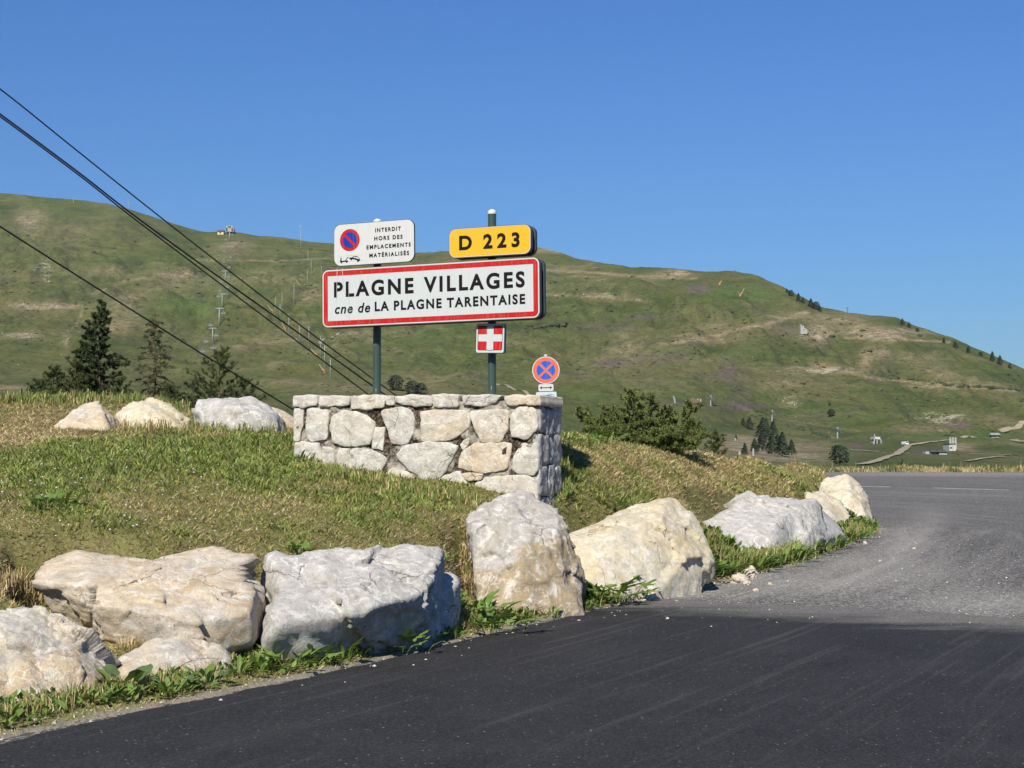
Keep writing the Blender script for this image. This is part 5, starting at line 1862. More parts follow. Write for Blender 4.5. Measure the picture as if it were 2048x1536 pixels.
FIRS = [(fir_mesh(2, 0.27), fir_trunk(1)), (fir_mesh(4, 0.33), fir_trunk(1)), (fir_mesh(6, 0.42), fir_trunk(1)), (fir_mesh(8, 0.5, True), fir_trunk(1))]


def far_tree(px, py, hpx, kind, label, group, name='fir_tree', cat='tree'):
    p = hill_hit(px, py)
    h = hpx * p.y / F
    root = empty(name, (p.x, p.y, p.z - 0.02 * h), random.uniform(0, 6))
    root.scale = (h, h, h)
    tag(root, label, cat, group)
    for nm, me in zip(('crown', 'trunk'), FIRS[kind]):
        obj(nm, me, root)


def zf(X, Y): return 1420 + X / 5.389, 780 + Y / 5.389


GROVE = [(360, 382, 82, 2, 'smaller of two firs standing apart uphill of the grove'), (425, 422, 128, 2, 'taller of two firs standing apart uphill of the grove'), (570, 520, 215, 2, 'broadest fir at the top of the dark grove'), (605, 500, 190, 1, 'rounded fir shoulder to shoulder with the broadest fir'),
         (682, 505, 170, 1, 'fir topping the grove on its downhill side'), (565, 655, 210, 1, 'tall fir in the middle of the dark grove'), (480, 682, 158, 1, 'fir at the outer edge of the grove, over pale rubble'), (375, 698, 124, 1, 'lone pointed fir just outside the grove above the dry bank'),
         (665, 692, 215, 1, 'tall fir low in the grove behind the pale rubble'), (780, 716, 258, 1, 'tallest pointed fir at the foot of the grove'), (728, 640, 160, 1, 'fir half hidden inside the foot of the grove'), (880, 702, 164, 1, 'last pointed fir of the grove on the valley side')]
for X, Y, h, kd, lab in GROVE:
    px, py = zf(X, Y); far_tree(px, py, h / 5.389, kd, lab, 'dark firs in the grove below the slope')
px, py = zf(1400, 808)
far_tree(px, py, 40, 3, 'big round dark shrub beyond the road verge', None, 'round_shrub', 'shrub')
for X, Y, h, lab in ((280, 525, 46, 'small fir on the brown bank uphill of the grove'), (125, 500, 30, 'tiny fir on the brown bank, higher one'), (175, 498, 26, 'tiny fir on the brown bank, lower one'), (1310, 285, 82, 'dark shrub on the slope above the lift pylons'), (1290, 165, 30, 'low dark shrub high above the lift pylons')):
    px, py = zf(X, Y); far_tree(px, py, h / 5.389, 2 if 'fir' in lab else 3, lab, 'scattered firs and shrubs on the slope', 'fir_tree' if 'fir' in lab else 'round_shrub', 'tree' if 'fir' in lab else 'shrub')
far_tree(1805, 930, 11, 1, 'tiny dark fir beside the dirt track', None)
far_tree(792, 781, 31, 3, 'round dark tree seen between the two posts, nearer the thin post', 'trees on the slope between the posts', 'round_tree')
far_tree(824, 789, 28, 3, 'first of two dark bushy trees just above the wall between the posts', 'trees on the slope between the posts', 'round_tree')
far_tree(842, 790, 24, 3, 'second of two dark bushy trees just above the wall between the posts', 'trees on the slope between the posts', 'round_tree')
RIDGE_T = [(1574, 583, 6), (1582, 590, 10), (1597, 600, 14), (1606, 604, 10), (1622, 613, 16), (1632, 617, 14), (1640, 621, 10), (1805, 648, 11), (1818, 653, 9), (1835, 662, 6), (1888, 684, 9), (1911, 694, 12), (1937, 704, 12), (1962, 710, 7), (1985, 720, 17), (2000, 727, 16), (2020, 735, 9)]
for i, (x, y, h) in enumerate(RIDGE_T):
    far_tree(x, y + 2, h + 2, (2, 3, 1, 2)[i % 4], 'small dark pine on the descending ridge line, %s counted from the summit side' % ORD[i], 'pines along the descending ridge')


def scatter_shrubs():
    rg = np.random.default_rng(77)
    D_, Fc = ico(2)
    Vs, Fs, Cs = [], [], []
    base = 0
    spots = []
    while len(spots) < 1500:
        px, py = rg.uniform(-50, 2090), rg.uniform(470, 930)
        if pn(px / 90, py / 30, 3.3) + rg.uniform(-.6, .4) < 0.05: continue
        big = px > 1500 and py > 640
        spots.append((px, py, rg.uniform(1.4, 4.6) * (1.5 if big and rg.random() < .4 else 1), 0.45))
    for line, n, s_ in (([(1570, 848), (1610, 860), (1640, 868), (1670, 880)], 46, 5.5), ([(1500, 832), (1545, 840), (1640, 856)], 26, 2.6), ([(1880, 768), (1980, 775), (2048, 782)], 40, 5.5), ([(1740, 745), (1830, 760), (1900, 766)], 16, 4), ([(1040, 655), (1130, 648)], 24, 6.0), ([(470, 640), (300, 620)], 8, 2), ([(640, 770), (760, 780)], 10, 2.5),
                          ([(1630, 868), (1690, 888)], 14, 5)):
        for q in range(n):
            t = rg.random() * (len(line) - 1); i = int(t); f = t - i
            spots.append((line[i][0] * (1 - f) + line[i + 1][0] * f + rg.normal() * 3, line[i][1] * (1 - f) + line[i + 1][1] * f + rg.normal() * 1.5, s_ * rg.uniform(.5, 1.3), 0.5))
    for px, py, w, asp in spots:
        ryv = np.interp(px, RIDGE_X, RIDGE_Y)
        if py < ryv + 12: continue
        p = hill_hit(px, py)
        s_ = w * p.y / F
        nn = 1 + 0.5 * fbm(D_[:, 0] * 2 + px, D_[:, 1] * 2, D_[:, 2] * 2 + py, 2)
        Vs.append(np.array(p) + D_ * nn[:, None] * np.array([s_, s_ * .8, s_ * asp * 1.1]))
        Fs.append(Fc + base); base += len(D_)
        c = np.array([[0.030, 0.046, 0.02], [0.045, 0.058, 0.026], [0.06, 0.062, 0.03]])[rg.integers(0, 3)]
        Cs.append(np.repeat((c * rg.uniform(.7, 1.2))[None], len(D_), 0))
    me = mesh_np('low_shrubs', np.concatenate(Vs), np.concatenate(Fs), M_FIR, False, np.concatenate(Cs))
    tag(obj('low_shrubs', me), 'low juniper scrub dotted over the hillside', 'scrub', kind='stuff')
    # pale stones lying on the slope
    D_, Fc = ico(1)
    Vs, Fs, base = [], [], 0
    for cx, cy, rx, ry, w in ROCKY:
        for q in range(int(34 * w)):
            px, py = cx + rg.normal() * rx * .7, cy + rg.normal() * ry * .7
            if py < np.interp(px, RIDGE_X, RIDGE_Y) + 5: continue
            p = hill_hit(px, py); s_ = rg.uniform(.3, 1.3) * p.y / F * (1.4 if rg.random() < .1 else .8)
            Vs.append(np.array(p) + D_ * rg.uniform(.5, 1.3, (len(D_), 1)) * np.array([s_ * 1.3, s_, s_ * .8])); Fs.append(Fc + base); base += len(D_)
    for q in range(160):
        px, py = rg.uniform(0, 2048), rg.uniform(480, 920)
        if py < np.interp(px, RIDGE_X, RIDGE_Y) + 10: continue
        p = hill_hit(px, py); s_ = rg.uniform(.3, 1.1) * p.y / F
        Vs.append(np.array(p) + D_ * rg.uniform(.5, 1.3, (len(D_), 1)) * np.array([s_ * 1.3, s_, s_ * .8])); Fs.append(Fc + base); base += len(D_)
    me = mesh_np('scree', np.concatenate(Vs), np.concatenate(Fs), plain('scree_stone', (0.46, 0.42, 0.35), 0.9, 0.3, 0.3))
    tag(obj('scree', me), 'pale loose stones scattered on the hillside', 'stones', kind='stuff')


scatter_shrubs()


# ------------------------------------------------------------------ ski lift, masts and buildings far off
M_STEEL = plain('galvanised', (0.22, 0.25, 0.25), 0.6, 0.15, 0.5, 0.0)
M_STEELD = plain('steel_dark', (0.10, 0.11, 0.115), 0.5, 0.2, 0.5)
M_ORANGE = plain('orange_padding', (0.45, 0.15, 0.06), 0.7, 0.15, 0.5)
M_WHITEW = plain('white_render', (0.30, 0.295, 0.28), 0.8, 0.12, 0.4)
M_CONC = plain('concrete', (0.42, 0.40, 0.37), 0.85, 0.2, 0.5)
M_ROOFB = plain('roof_brown', (0.13, 0.085, 0.062), 0.8, 0.2, 0.5)
M_ROOFG = plain('roof_green_grey', (0.20, 0.24, 0.23), 0.6, 0.15, 0.5)
M_WOOD = plain('chalet_wood', (0.24, 0.12, 0.055), 0.8, 0.25, 0.6)
M_DARK = plain('dark_opening', (0.02, 0.022, 0.025), 0.4, 0.1)


def zl(X, Y): return 380 + X / 4.519, 420 + Y / 4.519


def make_lift():
    tops = []
    pyl = [(203, 1070, 1205), (263, 890, 1045), (288, 760, 880), (317, 550, 655), (355, 170, 285)]
    for i, (X, Yt, Yb) in enumerate(pyl):
        px, pb = zl(X, Yb); _, pt = zl(X, Yt)
        p = hill_hit(px, pb)
        h = (pb - pt) * p.y / F
        root = empty('lift_pylon', p)
        tag(root, 'grey chairlift pylon with cross arm, %s up the slope' % ORD[i], 'pylon', 'chairlift pylons up the slope')
        m = MB(); m.tube([(0, 0, -1), (0, 0, h * .5), (0, 0, h)], [h * .042, h * .034, h * .026], 10); m.build('mast', M_STEEL, root, True)
        m = MB(); w = h * 0.27
        m.tube([(-w, 0, h), (w, 0, h)], h * .022, 6); m.tube([(-w * .7, 0, h), (-w * .3, 0, h * 1.06), (w * .3, 0, h * 1.06), (w * .7, 0, h)], h * .014, 5)
        m.build('cross_arm', M_STEEL, root)
        for sgn in (-1, 1):
            m = MB(); m.box((sgn * w - .12 * w, -h * .16, h * .95), (sgn * w + .12 * w, h * .16, h * .985)); m.tube([(sgn * w, 0, h * .985), (sgn * w, 0, h * 1.02)], h * .02, 6)
            m.build('sheave_train', M_STEELD, root)
        tops.append((p, h, w))
    # ropes and chairs; the rope runs on down behind the bushy larch
    lowp = hill_hit(412, 735)
    tops.insert(0, (lowp, tops[0][1], tops[0][2]))
    m = MB()
    w, h = 1.0, 1.0
    seat = MB(); seat.box((-1.4, -.25, -.1), (1.4, .3, .1)); seat_me = seat.mesh('seat', M_STEELD)
    back = MB(); back.box((-1.4, .3, .13), (1.4, .4, .8)); back_me = back.mesh('backrest', plain('chair_back', (0.13, 0.19, 0.19), 0.6))
    hang = MB(); hang.tube([(0, .35, 2.6), (0, .35, 1.4), (-1.5, .35, 1.1)], .13, 5); hang.tube([(0, .35, 1.4), (1.5, .35, 1.1)], .13, 5); hang.tube([(-1.5, .3, 1.0), (-1.5, -.4, .4), (1.5, -.4, .4), (1.5, .3, 1.0)], .1, 5); hang_me = hang.mesh('hanger', M_STEEL)
    cnt = 0
    for sgn in (-1, 1):
        line = []
        for (p, h, w), (p2, h2, w2) in zip(tops[:-1], tops[1:]):
            for q in range(8):
                t = q / 8
                c = p.lerp(p2, t) + Vector((sgn * (w * (1 - t) + w2 * t), 0, (h * (1 - t) + h2 * t)))
                c.z -= 4 * t * (1 - t) * (p2 - p).length * 0.012
                line.append(c)
        p, h, w = tops[-1]; line.append(p + Vector((sgn * w, 0, h)))
        m = MB(); m.tube(line, 0.05, 5)
        tag(m.build('lift_rope', M_STEELD), 'chairlift rope on the %s side of the pylons' % ('valley' if sgn < 0 else 'hut'), 'cable', 'chairlift ropes')
        dist = [0]
        for a, b in zip(line[:-1], line[1:]): dist.append(dist[-1] + (b - a).length)
        nch = 10
        for q in range(nch):
            s_ = dist[-1] * ((q + (0.25 if sgn < 0 else 0.7)) / nch) ** 1.0
            i = max(j for j in range(len(dist)) if dist[j] <= s_); i = min(i, len(line) - 2)
            c = line[i].lerp(line[i + 1], (s_ - dist[i]) / max(dist[i + 1] - dist[i], 1e-6))
            root = empty('lift_chair', c - Vector((0, .35, 2.6)))
            tag(root, 'teal grey chairlift chair on the %s rope, %s from the bottom' % ('valley-side' if sgn < 0 else 'hut-side', ORD[q]), 'chair', 'chairlift chairs')
            for nm, me in (('seat', seat_me), ('backrest', back_me), ('hanger', hang_me)): obj(nm, me, root)
    # station at the top
    p = hill_hit(460, 468); k = p.y / F
    root = empty('lift_station', p)
    tag(root, 'round white and dark lift top station on the ridge', 'lift station')
    m = MB(); m.prism([(-8 * k, 4 * k), (8 * k, 4 * k), (9 * k, 9 * k), (6 * k, 15 * k), (2 * k, 16.5 * k), (-2 * k, 16.5 * k), (-6 * k, 15 * k), (-9 * k, 9 * k)], -3, 5); m.build('cowling', M_WHITEW, root)
    m = MB(); m.box((-7 * k, -3.3, 5 * k), (-4 * k, -3.02, 12 * k)); m.box((4 * k, -3.3, 5 * k), (7 * k, -3.02, 12 * k)); m.box((-3 * k, -3.3, 12.5 * k), (3 * k, -3.02, 15 * k)); m.build('window_band', M_DARK, root)
    m = MB(); m.tube([(0, 0, -3 * k), (0, 0, 5 * k)], 2.2 * k, 10); m.build('pillar', M_STEEL, root)
    p = hill_hit(442, 468); k = p.y / F
    root = empty('ridge_hut', p)
    tag(root, 'small cream hut with brown roof next to the top lift station', 'hut')
    m = MB(); m.box((-6 * k, -3, -2 * k), (6 * k, 3, 4.5 * k)); m.build('wall', plain('hut_cream', (0.55, 0.45, 0.3), 0.8, 0.1, .4), root)
    m = MB(); m.prism([(-7 * k, 4.5 * k), (7 * k, 4.5 * k), (6 * k, 8 * k), (-6 * k, 8 * k)], -4, 4); m.build('roof', M_ROOFB, root)
    m = MB(); m.box((-2 * k, -3.1, 0), (1 * k, -3.02, 3 * k)); m.build('window', M_DARK, root)


make_lift()

# slender grey masts beside a drag lift, with orange-footed snow lances among them
MASTS = [(1000, 210, 350), (1065, 365, 492), (1095, 450, 597), (1188, 508, 560), (1060, 545, 695), (938, 665, 855), (830, 750, 892), (768, 790, 945), (813, 845, 992), (892, 950, 1118), (990, 1040, 1202), (1073, 1050, 1222), (1178, 1135, 1332), (1216, 1222, 1412), (1268, 1340, 1532)]
for i, (X, Yt, Yb) in enumerate(MASTS):
    px, pb = zl(X, Yb); _, pt = zl(X, Yt)
    p = hill_hit(px, pb); h = (pb - pt) * p.y / F
    root = empty('drag_lift_mast', p)
    tag(root, 'slender grey mast on the slope beside the town sign, %s from the ridge' % ORD[i], 'mast', 'slender masts on the slope')
    m = MB(); m.tube([(0, 0, -1), (0, 0, h * .6), (0, 0, h)], [.30, .24, .17], 7); m.build('pole', M_STEEL, root, True)
    m = MB(); m.box((-.5, -.5, -.8), (.5, .5, .35)); m.tube([(-.1, 0, h * .97), (.9, 0, h * .99)], .12, 5); m.build('fitting', M_STEELD, root)
for i, (x0, y0, x1, y1, lab) in enumerate([(698, 855, 748, 922, 'snow lance with orange foot, beside the mid-slope masts'), (1095, 1250, 1150, 1325, 'snow lance with orange foot below the long pale track'), (1168, 1395, 1218, 1470, 'lowest snow lance with orange foot near the thin post'), (960, 632, 992, 680, 'snow lance with orange foot high beside the masts'), (828, 1010, 866, 1090, 'pale snow lance leaning between two masts')]):
    pa, pb = zl(x0, y0), zl(x1, y1)
    p = hill_hit(*pb); k = p.y / F
    root = empty('snow_lance', p); tag(root, lab, 'snow lance', 'snow lances on the slope')
    dx, dz = (pa[0] - pb[0]) * k, (pb[1] - pa[1]) * k
    m = MB(); m.tube([(0, 0, 0), (dx, -1, dz)], [.22, .12], 6); m.build('lance', plain('lance_yellow', (0.5, 0.42, 0.25), 0.6) if i == 0 else bpy.data.materials['lance_yellow'], root)
    m = MB(); m.tube([(0, 0, -.5), (dx * .12, -.3, 1.0), (dx * .2, -.35, 2.0)], [.45, .5, .25], 8); m.build('padded_foot', M_ORANGE, root)
for x, y, dx, dz, lab in ((1439, 569, 5, 9, 'orange-footed snow lance on the bright green piste, nearer the ridge'), (1480, 592, 9, 16, 'orange-footed snow lance on the bright green piste, lower down')):
    p = hill_hit(x, y); k = p.y / F
    root = empty('snow_lance', p); tag(root, lab, 'snow lance', 'snow lances on the slope')
    m = MB(); m.tube([(0, 0, 0), (dx * k, 0, dz * k)], [.25, .12], 6); m.build('lance', bpy.data.materials['lance_yellow'], root)
    m = MB(); m.tube([(0, 0, -.5), (.4, 0, 1.2), (.9, 0, 2.2)], [.8, .8, .35], 8); m.build('padded_foot', M_ORANGE, root)
# masts on the skyline
for x, y, h, lab in ((147, 402, 9, 'tiny pale mast on the skyline nearest the cables'), (257, 416, 15, 'pale mast on the skyline just above the cables'), (601, 477, 30, 'thin tall mast on the skyline next to the parking notice'), (1470, 547, 9, 'short dark post on the skyline above the bright piste'), (1695, 625, 12, 'dark pole on the skyline past the ridge pines'), (880, 506, 9, 'small post on the skyline by the yellow sign')):
    p = hill_hit(x, y + 2); k = p.y / F
    root = empty('skyline_mast', p); tag(root, lab, 'mast', 'masts on the skyline')
    m = MB(); m.tube([(0, 0, -2), (0, 0, h * k)], [.45, .25], 6); m.build('pole', M_STEEL if x < 700 else M_STEELD, root)
    m = MB(); m.box((-.8, -.4, h * k * .86), (.8, .4, h * k)); m.build('head', M_STEEL if x < 700 else M_STEELD, root)
# dark fence posts round the brown knoll
FP = [(827, 728), (869, 708), (930, 692), (980, 712), (1025, 722), (1080, 718), (1105, 690), (1128, 655), (1148, 625), (1170, 595), (1193, 570), (1215, 556), (1300, 480), (1340, 420)]
for i, (X, Y) in enumerate(FP):
    p = hill_hit(X / 3.2, 360 + Y / 3.2 + 2); k = p.y / F
    m = MB(); m.tube([(0, 0, -.5), (0, 0, 1.8 * k), (0.15, 0, 3.4 * k)], [.35, .3, .12], 6)
    ob = m.build('fence_post', M_BARK); ob.location = p
    tag(ob, 'dark fence post on the brown knoll, %s in the row from the valley end' % ORD[i], 'post', 'fence posts on the knoll')


def zb(X, Y): return 1660 + X / 5.278, 820 + Y / 5.278


def box_part(root, name, mat, lo, hi):
    m = MB(); m.box(lo, hi); return m.build(name, mat, root)


def far_buildings():
    # hut
    p = hill_hit(*zb(1735, 292)); k = p.y / F / 5.278
    r = empty('small_hut', p, math.radians(-8)); tag(r, 'little wooden hut with grey-green roof on the valley meadow', 'hut')
    box_part(r, 'wall', M_WOOD, (-42 * k, -3, -1), (46 * k, 3, 28 * k)); box_part(r, 'white_panel', M_WHITEW, (12 * k, -3.1, 0), (30 * k, -3.02, 24 * k)); box_part(r, 'white_base', M_WHITEW, (-43 * k, -3.1, -1), (8 * k, -3.02, 5 * k))
    m = MB(); m.add([(-50 * k, -4, 26 * k), (52 * k, -4, 26 * k), (46 * k, 0, 50 * k), (-46 * k, 0, 50 * k), (-50 * k, 4, 26 * k), (52 * k, 4, 26 * k)], [(0, 1, 2, 3), (3, 2, 5, 4), (1, 5, 2), (0, 3, 4), (0, 4, 5, 1)]); m.build('roof', M_ROOFG, r)
    # concrete transformer house with three poles
    p = hill_hit(*zb(1265, 425)); k = p.y / F / 5.278
    r = empty('concrete_hut', p); tag(r, 'square grey concrete hut beside three pale poles', 'hut')
    box_part(r, 'wall', M_CONC, (-38 * k, -4, -2), (30 * k, 4, 66 * k)); box_part(r, 'roof', M_STEELD, (-42 * k, -4.4, 66.2 * k), (34 * k, 4.4, 72 * k)); box_part(r, 'door', M_DARK, (-28 * k, -4.1, 18 * k), (-10 * k, -4.02, 34 * k)); box_part(r, 'pilaster', M_WHITEW, (-2 * k, -4.2, -2), (10 * k, -4.02, 64 * k))
    for X, lab in ((1272, 'pale pole touching the concrete hut'), (1299, 'middle pale pole by the concrete hut'), (1327, 'outermost pale pole past the concrete hut')):
        q = hill_hit(*zb(X, 412)); m = MB(); m.tube([(0, 0, -1), (0, 0, 60 * k), (0, 0, 126 * k)], [.55, .5, .35], 7); o = m.build('pale_pole', M_WHITEW); o.location = q; tag(o, lab, 'pole', 'poles by the concrete hut')
    p = hill_hit(*zb(1135, 468)); k = p.y / F / 5.278
    r = empty('sunken_building', p); tag(r, 'low white sunken building with dark flat roof in the meadow', 'building')
    box_part(r, 'wall', M_WHITEW, (-72 * k, 0, -1.5), (2 * k, 6, 26 * k)); box_part(r, 'wall', M_WHITEW, (10 * k, -1, -1.5), (92 * k, 6, 28 * k)); box_part(r, 'roof', M_STEELD, (-78 * k, -1.6, 28.5 * k), (98 * k, 7, 37 * k)); box_part(r, 'wing_wall', M_WHITEW, (-118 * k, 1, 4 * k), (-78 * k, 5, 30 * k))
    for x in (-50, -22, 36, 66): box_part(r, 'window', M_DARK, (x * k, -1.12 if x > 0 else -.12, 14 * k), ((x + 12) * k, -1.02 if x > 0 else -.02, 22 * k))
    # white van
    p = hill_hit(*zb(792, 378)); k = p.y / F / 5.278
    r = empty('parked_van', p + Vector((0, 0, .4)), math.radians(8)); tag(r, 'small white van parked where the dirt tracks meet', 'van')
    m = MB(); m.prism([(-16 * k, 5 * k), (16 * k, 5 * k), (16 * k, 20 * k), (13 * k, 34 * k), (-13 * k, 34 * k), (-16 * k, 20 * k)], -2.2, 2.2); m.build('body', plain('van_white', (0.7, 0.7, 0.7), 0.35, 0.05, 1), r)
    m = MB(); m.prism([(-13.5 * k, 21 * k), (13.5 * k, 21 * k), (11.5 * k, 31 * k), (-11.5 * k, 31 * k)], -2.27, -2.21); m.build('windscreen', M_DARK, r)
    for sx in (-1, 1):
        m = MB(); m.tube([(sx * 15 * k, -1.5, 4 * k), (sx * 10 * k, -1.5, 4 * k)], 5 * k, 10); m.build('wheel', M_DARK, r)
        m = MB(); m.tube([(sx * 15 * k, 1.5, 4 * k), (sx * 10 * k, 1.5, 4 * k)], 5 * k, 10); m.build('wheel', M_DARK, r)
    # valley lift station
    p = hill_hit(*zb(485, 352)); k = p.y / F / 5.278
    r = empty('valley_lift_station', p); tag(r, 'open grey lift station with dark mouth standing on the meadow', 'lift station')
    m = MB(); m.prism([(-30 * k, 44 * k), (34 * k, 40 * k), (24 * k, 66 * k), (-28 * k, 70 * k)], -3, 5); m.build('canopy', M_CONC, r)
    box_part(r, 'dark_mouth', M_DARK, (-18 * k, 0, 2 * k), (28 * k, 4, 40 * k)); box_part(r, 'cabin', M_WHITEW, (-46 * k, -2, 0), (-32 * k, 2, 20 * k))
    for x0, x1 in ((-28, -38), (34, 46), (-2, -2)):
        m = MB(); m.tube([(x1 * k, -2.5, -1), (x0 * k, -2.5, 66 * k if x0 == -2 else 44 * k)], .4, 6); m.build('leg', M_STEEL, r)
    m = MB(); m.tube([(-14 * k, 0, 60 * k), (-14 * k, 0, 98 * k)], .25, 6); m.build('mast', M_STEEL, r)
    # sunken chalet on the slope
    p = hill_hit(1384, 803); k = p.y / F
    r = empty('slope_chalet', p); tag(r, 'low chalet with broad brown roof set into the slope above the bush', 'chalet')
    m = MB(); m.add([(-21 * k, -5, -1), (10 * k, -5, 1 * k), (16 * k, -5, -1), (-21 * k, 8, 0.5 * k), (4 * k, 8, 7 * k), (18 * k, 8, 0), (-1 * k, -5, 8 * k)], [(0, 1, 6), (1, 2, 6), (0, 6, 4, 3), (6, 2, 5, 4), (0, 2, 1), (3, 4, 5)]); m.build('roof', M_ROOFB, r)
    box_part(r, 'wall', M_WHITEW, (-17 * k, -4, -2), (10 * k, 5, 1.2 * k)); box_part(r, 'chimney', M_WHITEW, (11 * k, 2, 0), (14 * k, 5, 5.5 * k)); box_part(r, 'chimney', M_WHITEW, (17 * k, 2, 0), (19.5 * k, 5, 5.5 * k))
    for x, y, h, ln, lab in ((1351, 806, 14, -4, 'leaning pale pole beside the sunken chalet'), (1422, 809, 18, 0, 'upright grey pole past the sunken chalet')):
        q = hill_hit(x, y); k = q.y / F; m = MB(); m.tube([(0, 0, -1), (ln * k * .5, 0, h * k * .5), (ln * k, 0, h * k)], [.5, .45, .35], 7); o = m.build('pale_pole', M_STEEL); o.location = q; tag(o, lab, 'pole')
    # white stepped station on the spur
    p = hill_hit(1604, 663); k = p.y / F
    k *= 0.68
    r = empty('spur_station', p); tag(r, 'white stepped lift station perched on the rocky spur', 'lift station')
    box_part(r, 'lower_block', M_WHITEW, (-7 * k, -4, -2), (9 * k, 4, 8 * k)); box_part(r, 'upper_block', M_WHITEW, (-6 * k, -3, 8.1 * k), (4 * k, 3, 16 * k)); box_part(r, 'tower', M_WHITEW, (-5.5 * k, -2, 16.1 * k), (-2.5 * k, 2, 20 * k))
    box_part(r, 'dark_opening', M_DARK, (1 * k, -4.1, 2 * k), (4 * k, -4.02, 5 * k)); box_part(r, 'window', M_DARK, (-2 * k, -3.1, 11 * k), (0, -3.02, 12.6 * k)); box_part(r, 'side_cabin', M_WHITEW, (9.1 * k, -3, -2), (14 * k, 2, 5 * k))
    # pylons of the valley lift
    for X, Yt, Yb, lab in ((670, 215, 335, 'valley lift pylon next to the grove'), (1375, 400, 518, 'valley lift pylon between grove and lift station'), (8, 55, 172, 'valley lift pylon uphill near the chalet')):
        px, pb = zf(X, Yb); _, pt = zf(X, Yt); p = hill_hit(px, pb); h = (pb - pt) * p.y / F
        r = empty('lift_pylon', p); tag(r, lab, 'pylon', 'valley lift pylons')
        m = MB(); m.tube([(0, 0, -1), (0, 0, h)], [.45, .3], 8); m.build('mast', M_STEEL, r)
        m = MB(); m.tube([(-.5, 0, h * .85), (1.3, 0, h * .8)], .3, 6); m.box((-.7, -1.5, h * .78), (-.2, 1.5, h * .88)); m.box((1.1, -1.5, h * .5), (1.6, 1.5, h * .6)); m.tube([(1.3, 0, h * .6), (1.3, 0, h * .82)], .15, 5); m.build('cross_arm', M_STEELD, r)
    for X, Y, h, lab in ((1272 - 1000 + 0, 545, 30, 'short pale stake on the brown bank above the grove'), (467, 708, 78, 'white stake in front of the dark grove'), (318, 700, 40, 'small white stake on the dry bank')):
        px, py = zf(X, Y); p = hill_hit(px, py); k = p.y / F / 5.389; m = MB(); m.tube([(0, 0, -.5), (0, 0, h * k * .5), (0, 0, h * k)], [.3, .28, .2], 6); o = m.build('pale_stake', M_WHITEW); o.location = p; tag(o, lab, 'stake')


far_buildings()


# ------------------------------------------------------------------ cables overhead
M_CABLE = plain('cable_black', (0.012, 0.012, 0.013), 0.5, 0.2, 3)
for pts, r, lab in (
        ([(-160, 62, 24), (0, 178, 25), (140, 290, 26), (270, 394, 27), (420, 512, 28), (600, 650, 29.5), (745, 757, 31), (830, 818, 32)], 0.0132, 'uppermost thin black cable slanting down behind the wall'),
        ([(-160, 112, 24), (0, 228, 25), (160, 347, 26), (255, 421, 26.8), (400, 527, 28), (600, 668, 29.7), (775, 793, 31.2), (850, 846, 32)], 0.0161, 'thicker black cable, upper one of the close pair'),
        ([(-160, 118, 24.2), (0, 233, 25.2), (160, 352, 26.2), (255, 427, 27), (400, 537, 28.2), (600, 687, 29.9), (742, 793, 31.2), (830, 860, 32)], 0.0136, 'thinner black cable, lower one of the close pair'),
        ([(-160, 350, 24), (0, 453, 25), (200, 580, 26.5), (400, 705, 28), (588, 820, 29.5), (660, 864, 30)], 0.0153, 'lowest black cable meeting the end of the wall')):
    line = [Vector(q) for q in catmull([tuple(P(*p)) for p in pts], 6)]
    m = MB(); m.tube(line, r, 8)
    tag(m.build('overhead_cable', M_CABLE, None, True), lab, 'cable', 'overhead cables')


# ------------------------------------------------------------------ turf
def blades(p, h, w, lean, cols, rg, seg2=False):
    """p roots (n,3), h lengths, w widths, lean 0 upright .. 1 lying; returns verts, faces, colours"""
    n = len(p)
    a = rg.random(n) * 2 * np.pi
    d = np.stack([np.cos(a), np.sin(a), np.zeros(n)], -1)
    b = a + rg.normal(size=n) * .9 + np.pi / 2
    sd = np.stack([np.cos(b), np.sin(b), np.zeros(n)], -1) * (w * .5)[:, None]
    up = np.array([0, 0, 1.0])
    ln = lean[:, None]
    tip = p + (d * ln + up * np.sqrt(np.clip(1 - ln ** 2, 0.0, 1))) * h[:, None]
    if not seg2:
        V = np.stack([p - sd, p + sd, tip], 1).reshape(-1, 3)
        return V, [np.arange(len(V)).reshape(-1, 3)], np.repeat(cols, 3, 0)
    mid = p + (d * ln * .52 + up * (np.sqrt(np.clip(1 - ln ** 2, 0, 1)) * .62 + .22 * (1 - ln) + .03)) * h[:, None]
    V = np.stack([p - sd, p + sd, mid - sd * .75, mid + sd * .75, tip], 1).reshape(-1, 3)
    i = np.arange(n)[:, None] * 5
    return V, [np.concatenate([i, i + 1, i + 3, i + 2], 1), np.concatenate([i + 2, i + 3, i + 4], 1)], np.repeat(cols, 5, 0)


C_GREEN = np.array([[0.16, 0.225, 0.045], [0.20, 0.255, 0.06], [0.115, 0.165, 0.04], [0.27, 0.295, 0.095]])
C_OLIVE = np.array([[0.27, 0.255, 0.085], [0.34, 0.30, 0.11], [0.20, 0.195, 0.065]])
C_STRAW = np.array([[0.54, 0.43, 0.22], [0.46, 0.35, 0.18], [0.36, 0.265, 0.13], [0.62, 0.52, 0.31], [0.22, 0.155, 0.08]])


def free_of_wall(x, y):
    rel = np.stack([x - WF.o.x, y - WF.o.y], -1)
    a = rel @ np.array(WF.u[:2]); b = rel @ np.array(WF.b[:2])
    return ~((a > WA0 - .02) & (a < 0.02) & (b > -0.01) & (b < WT))


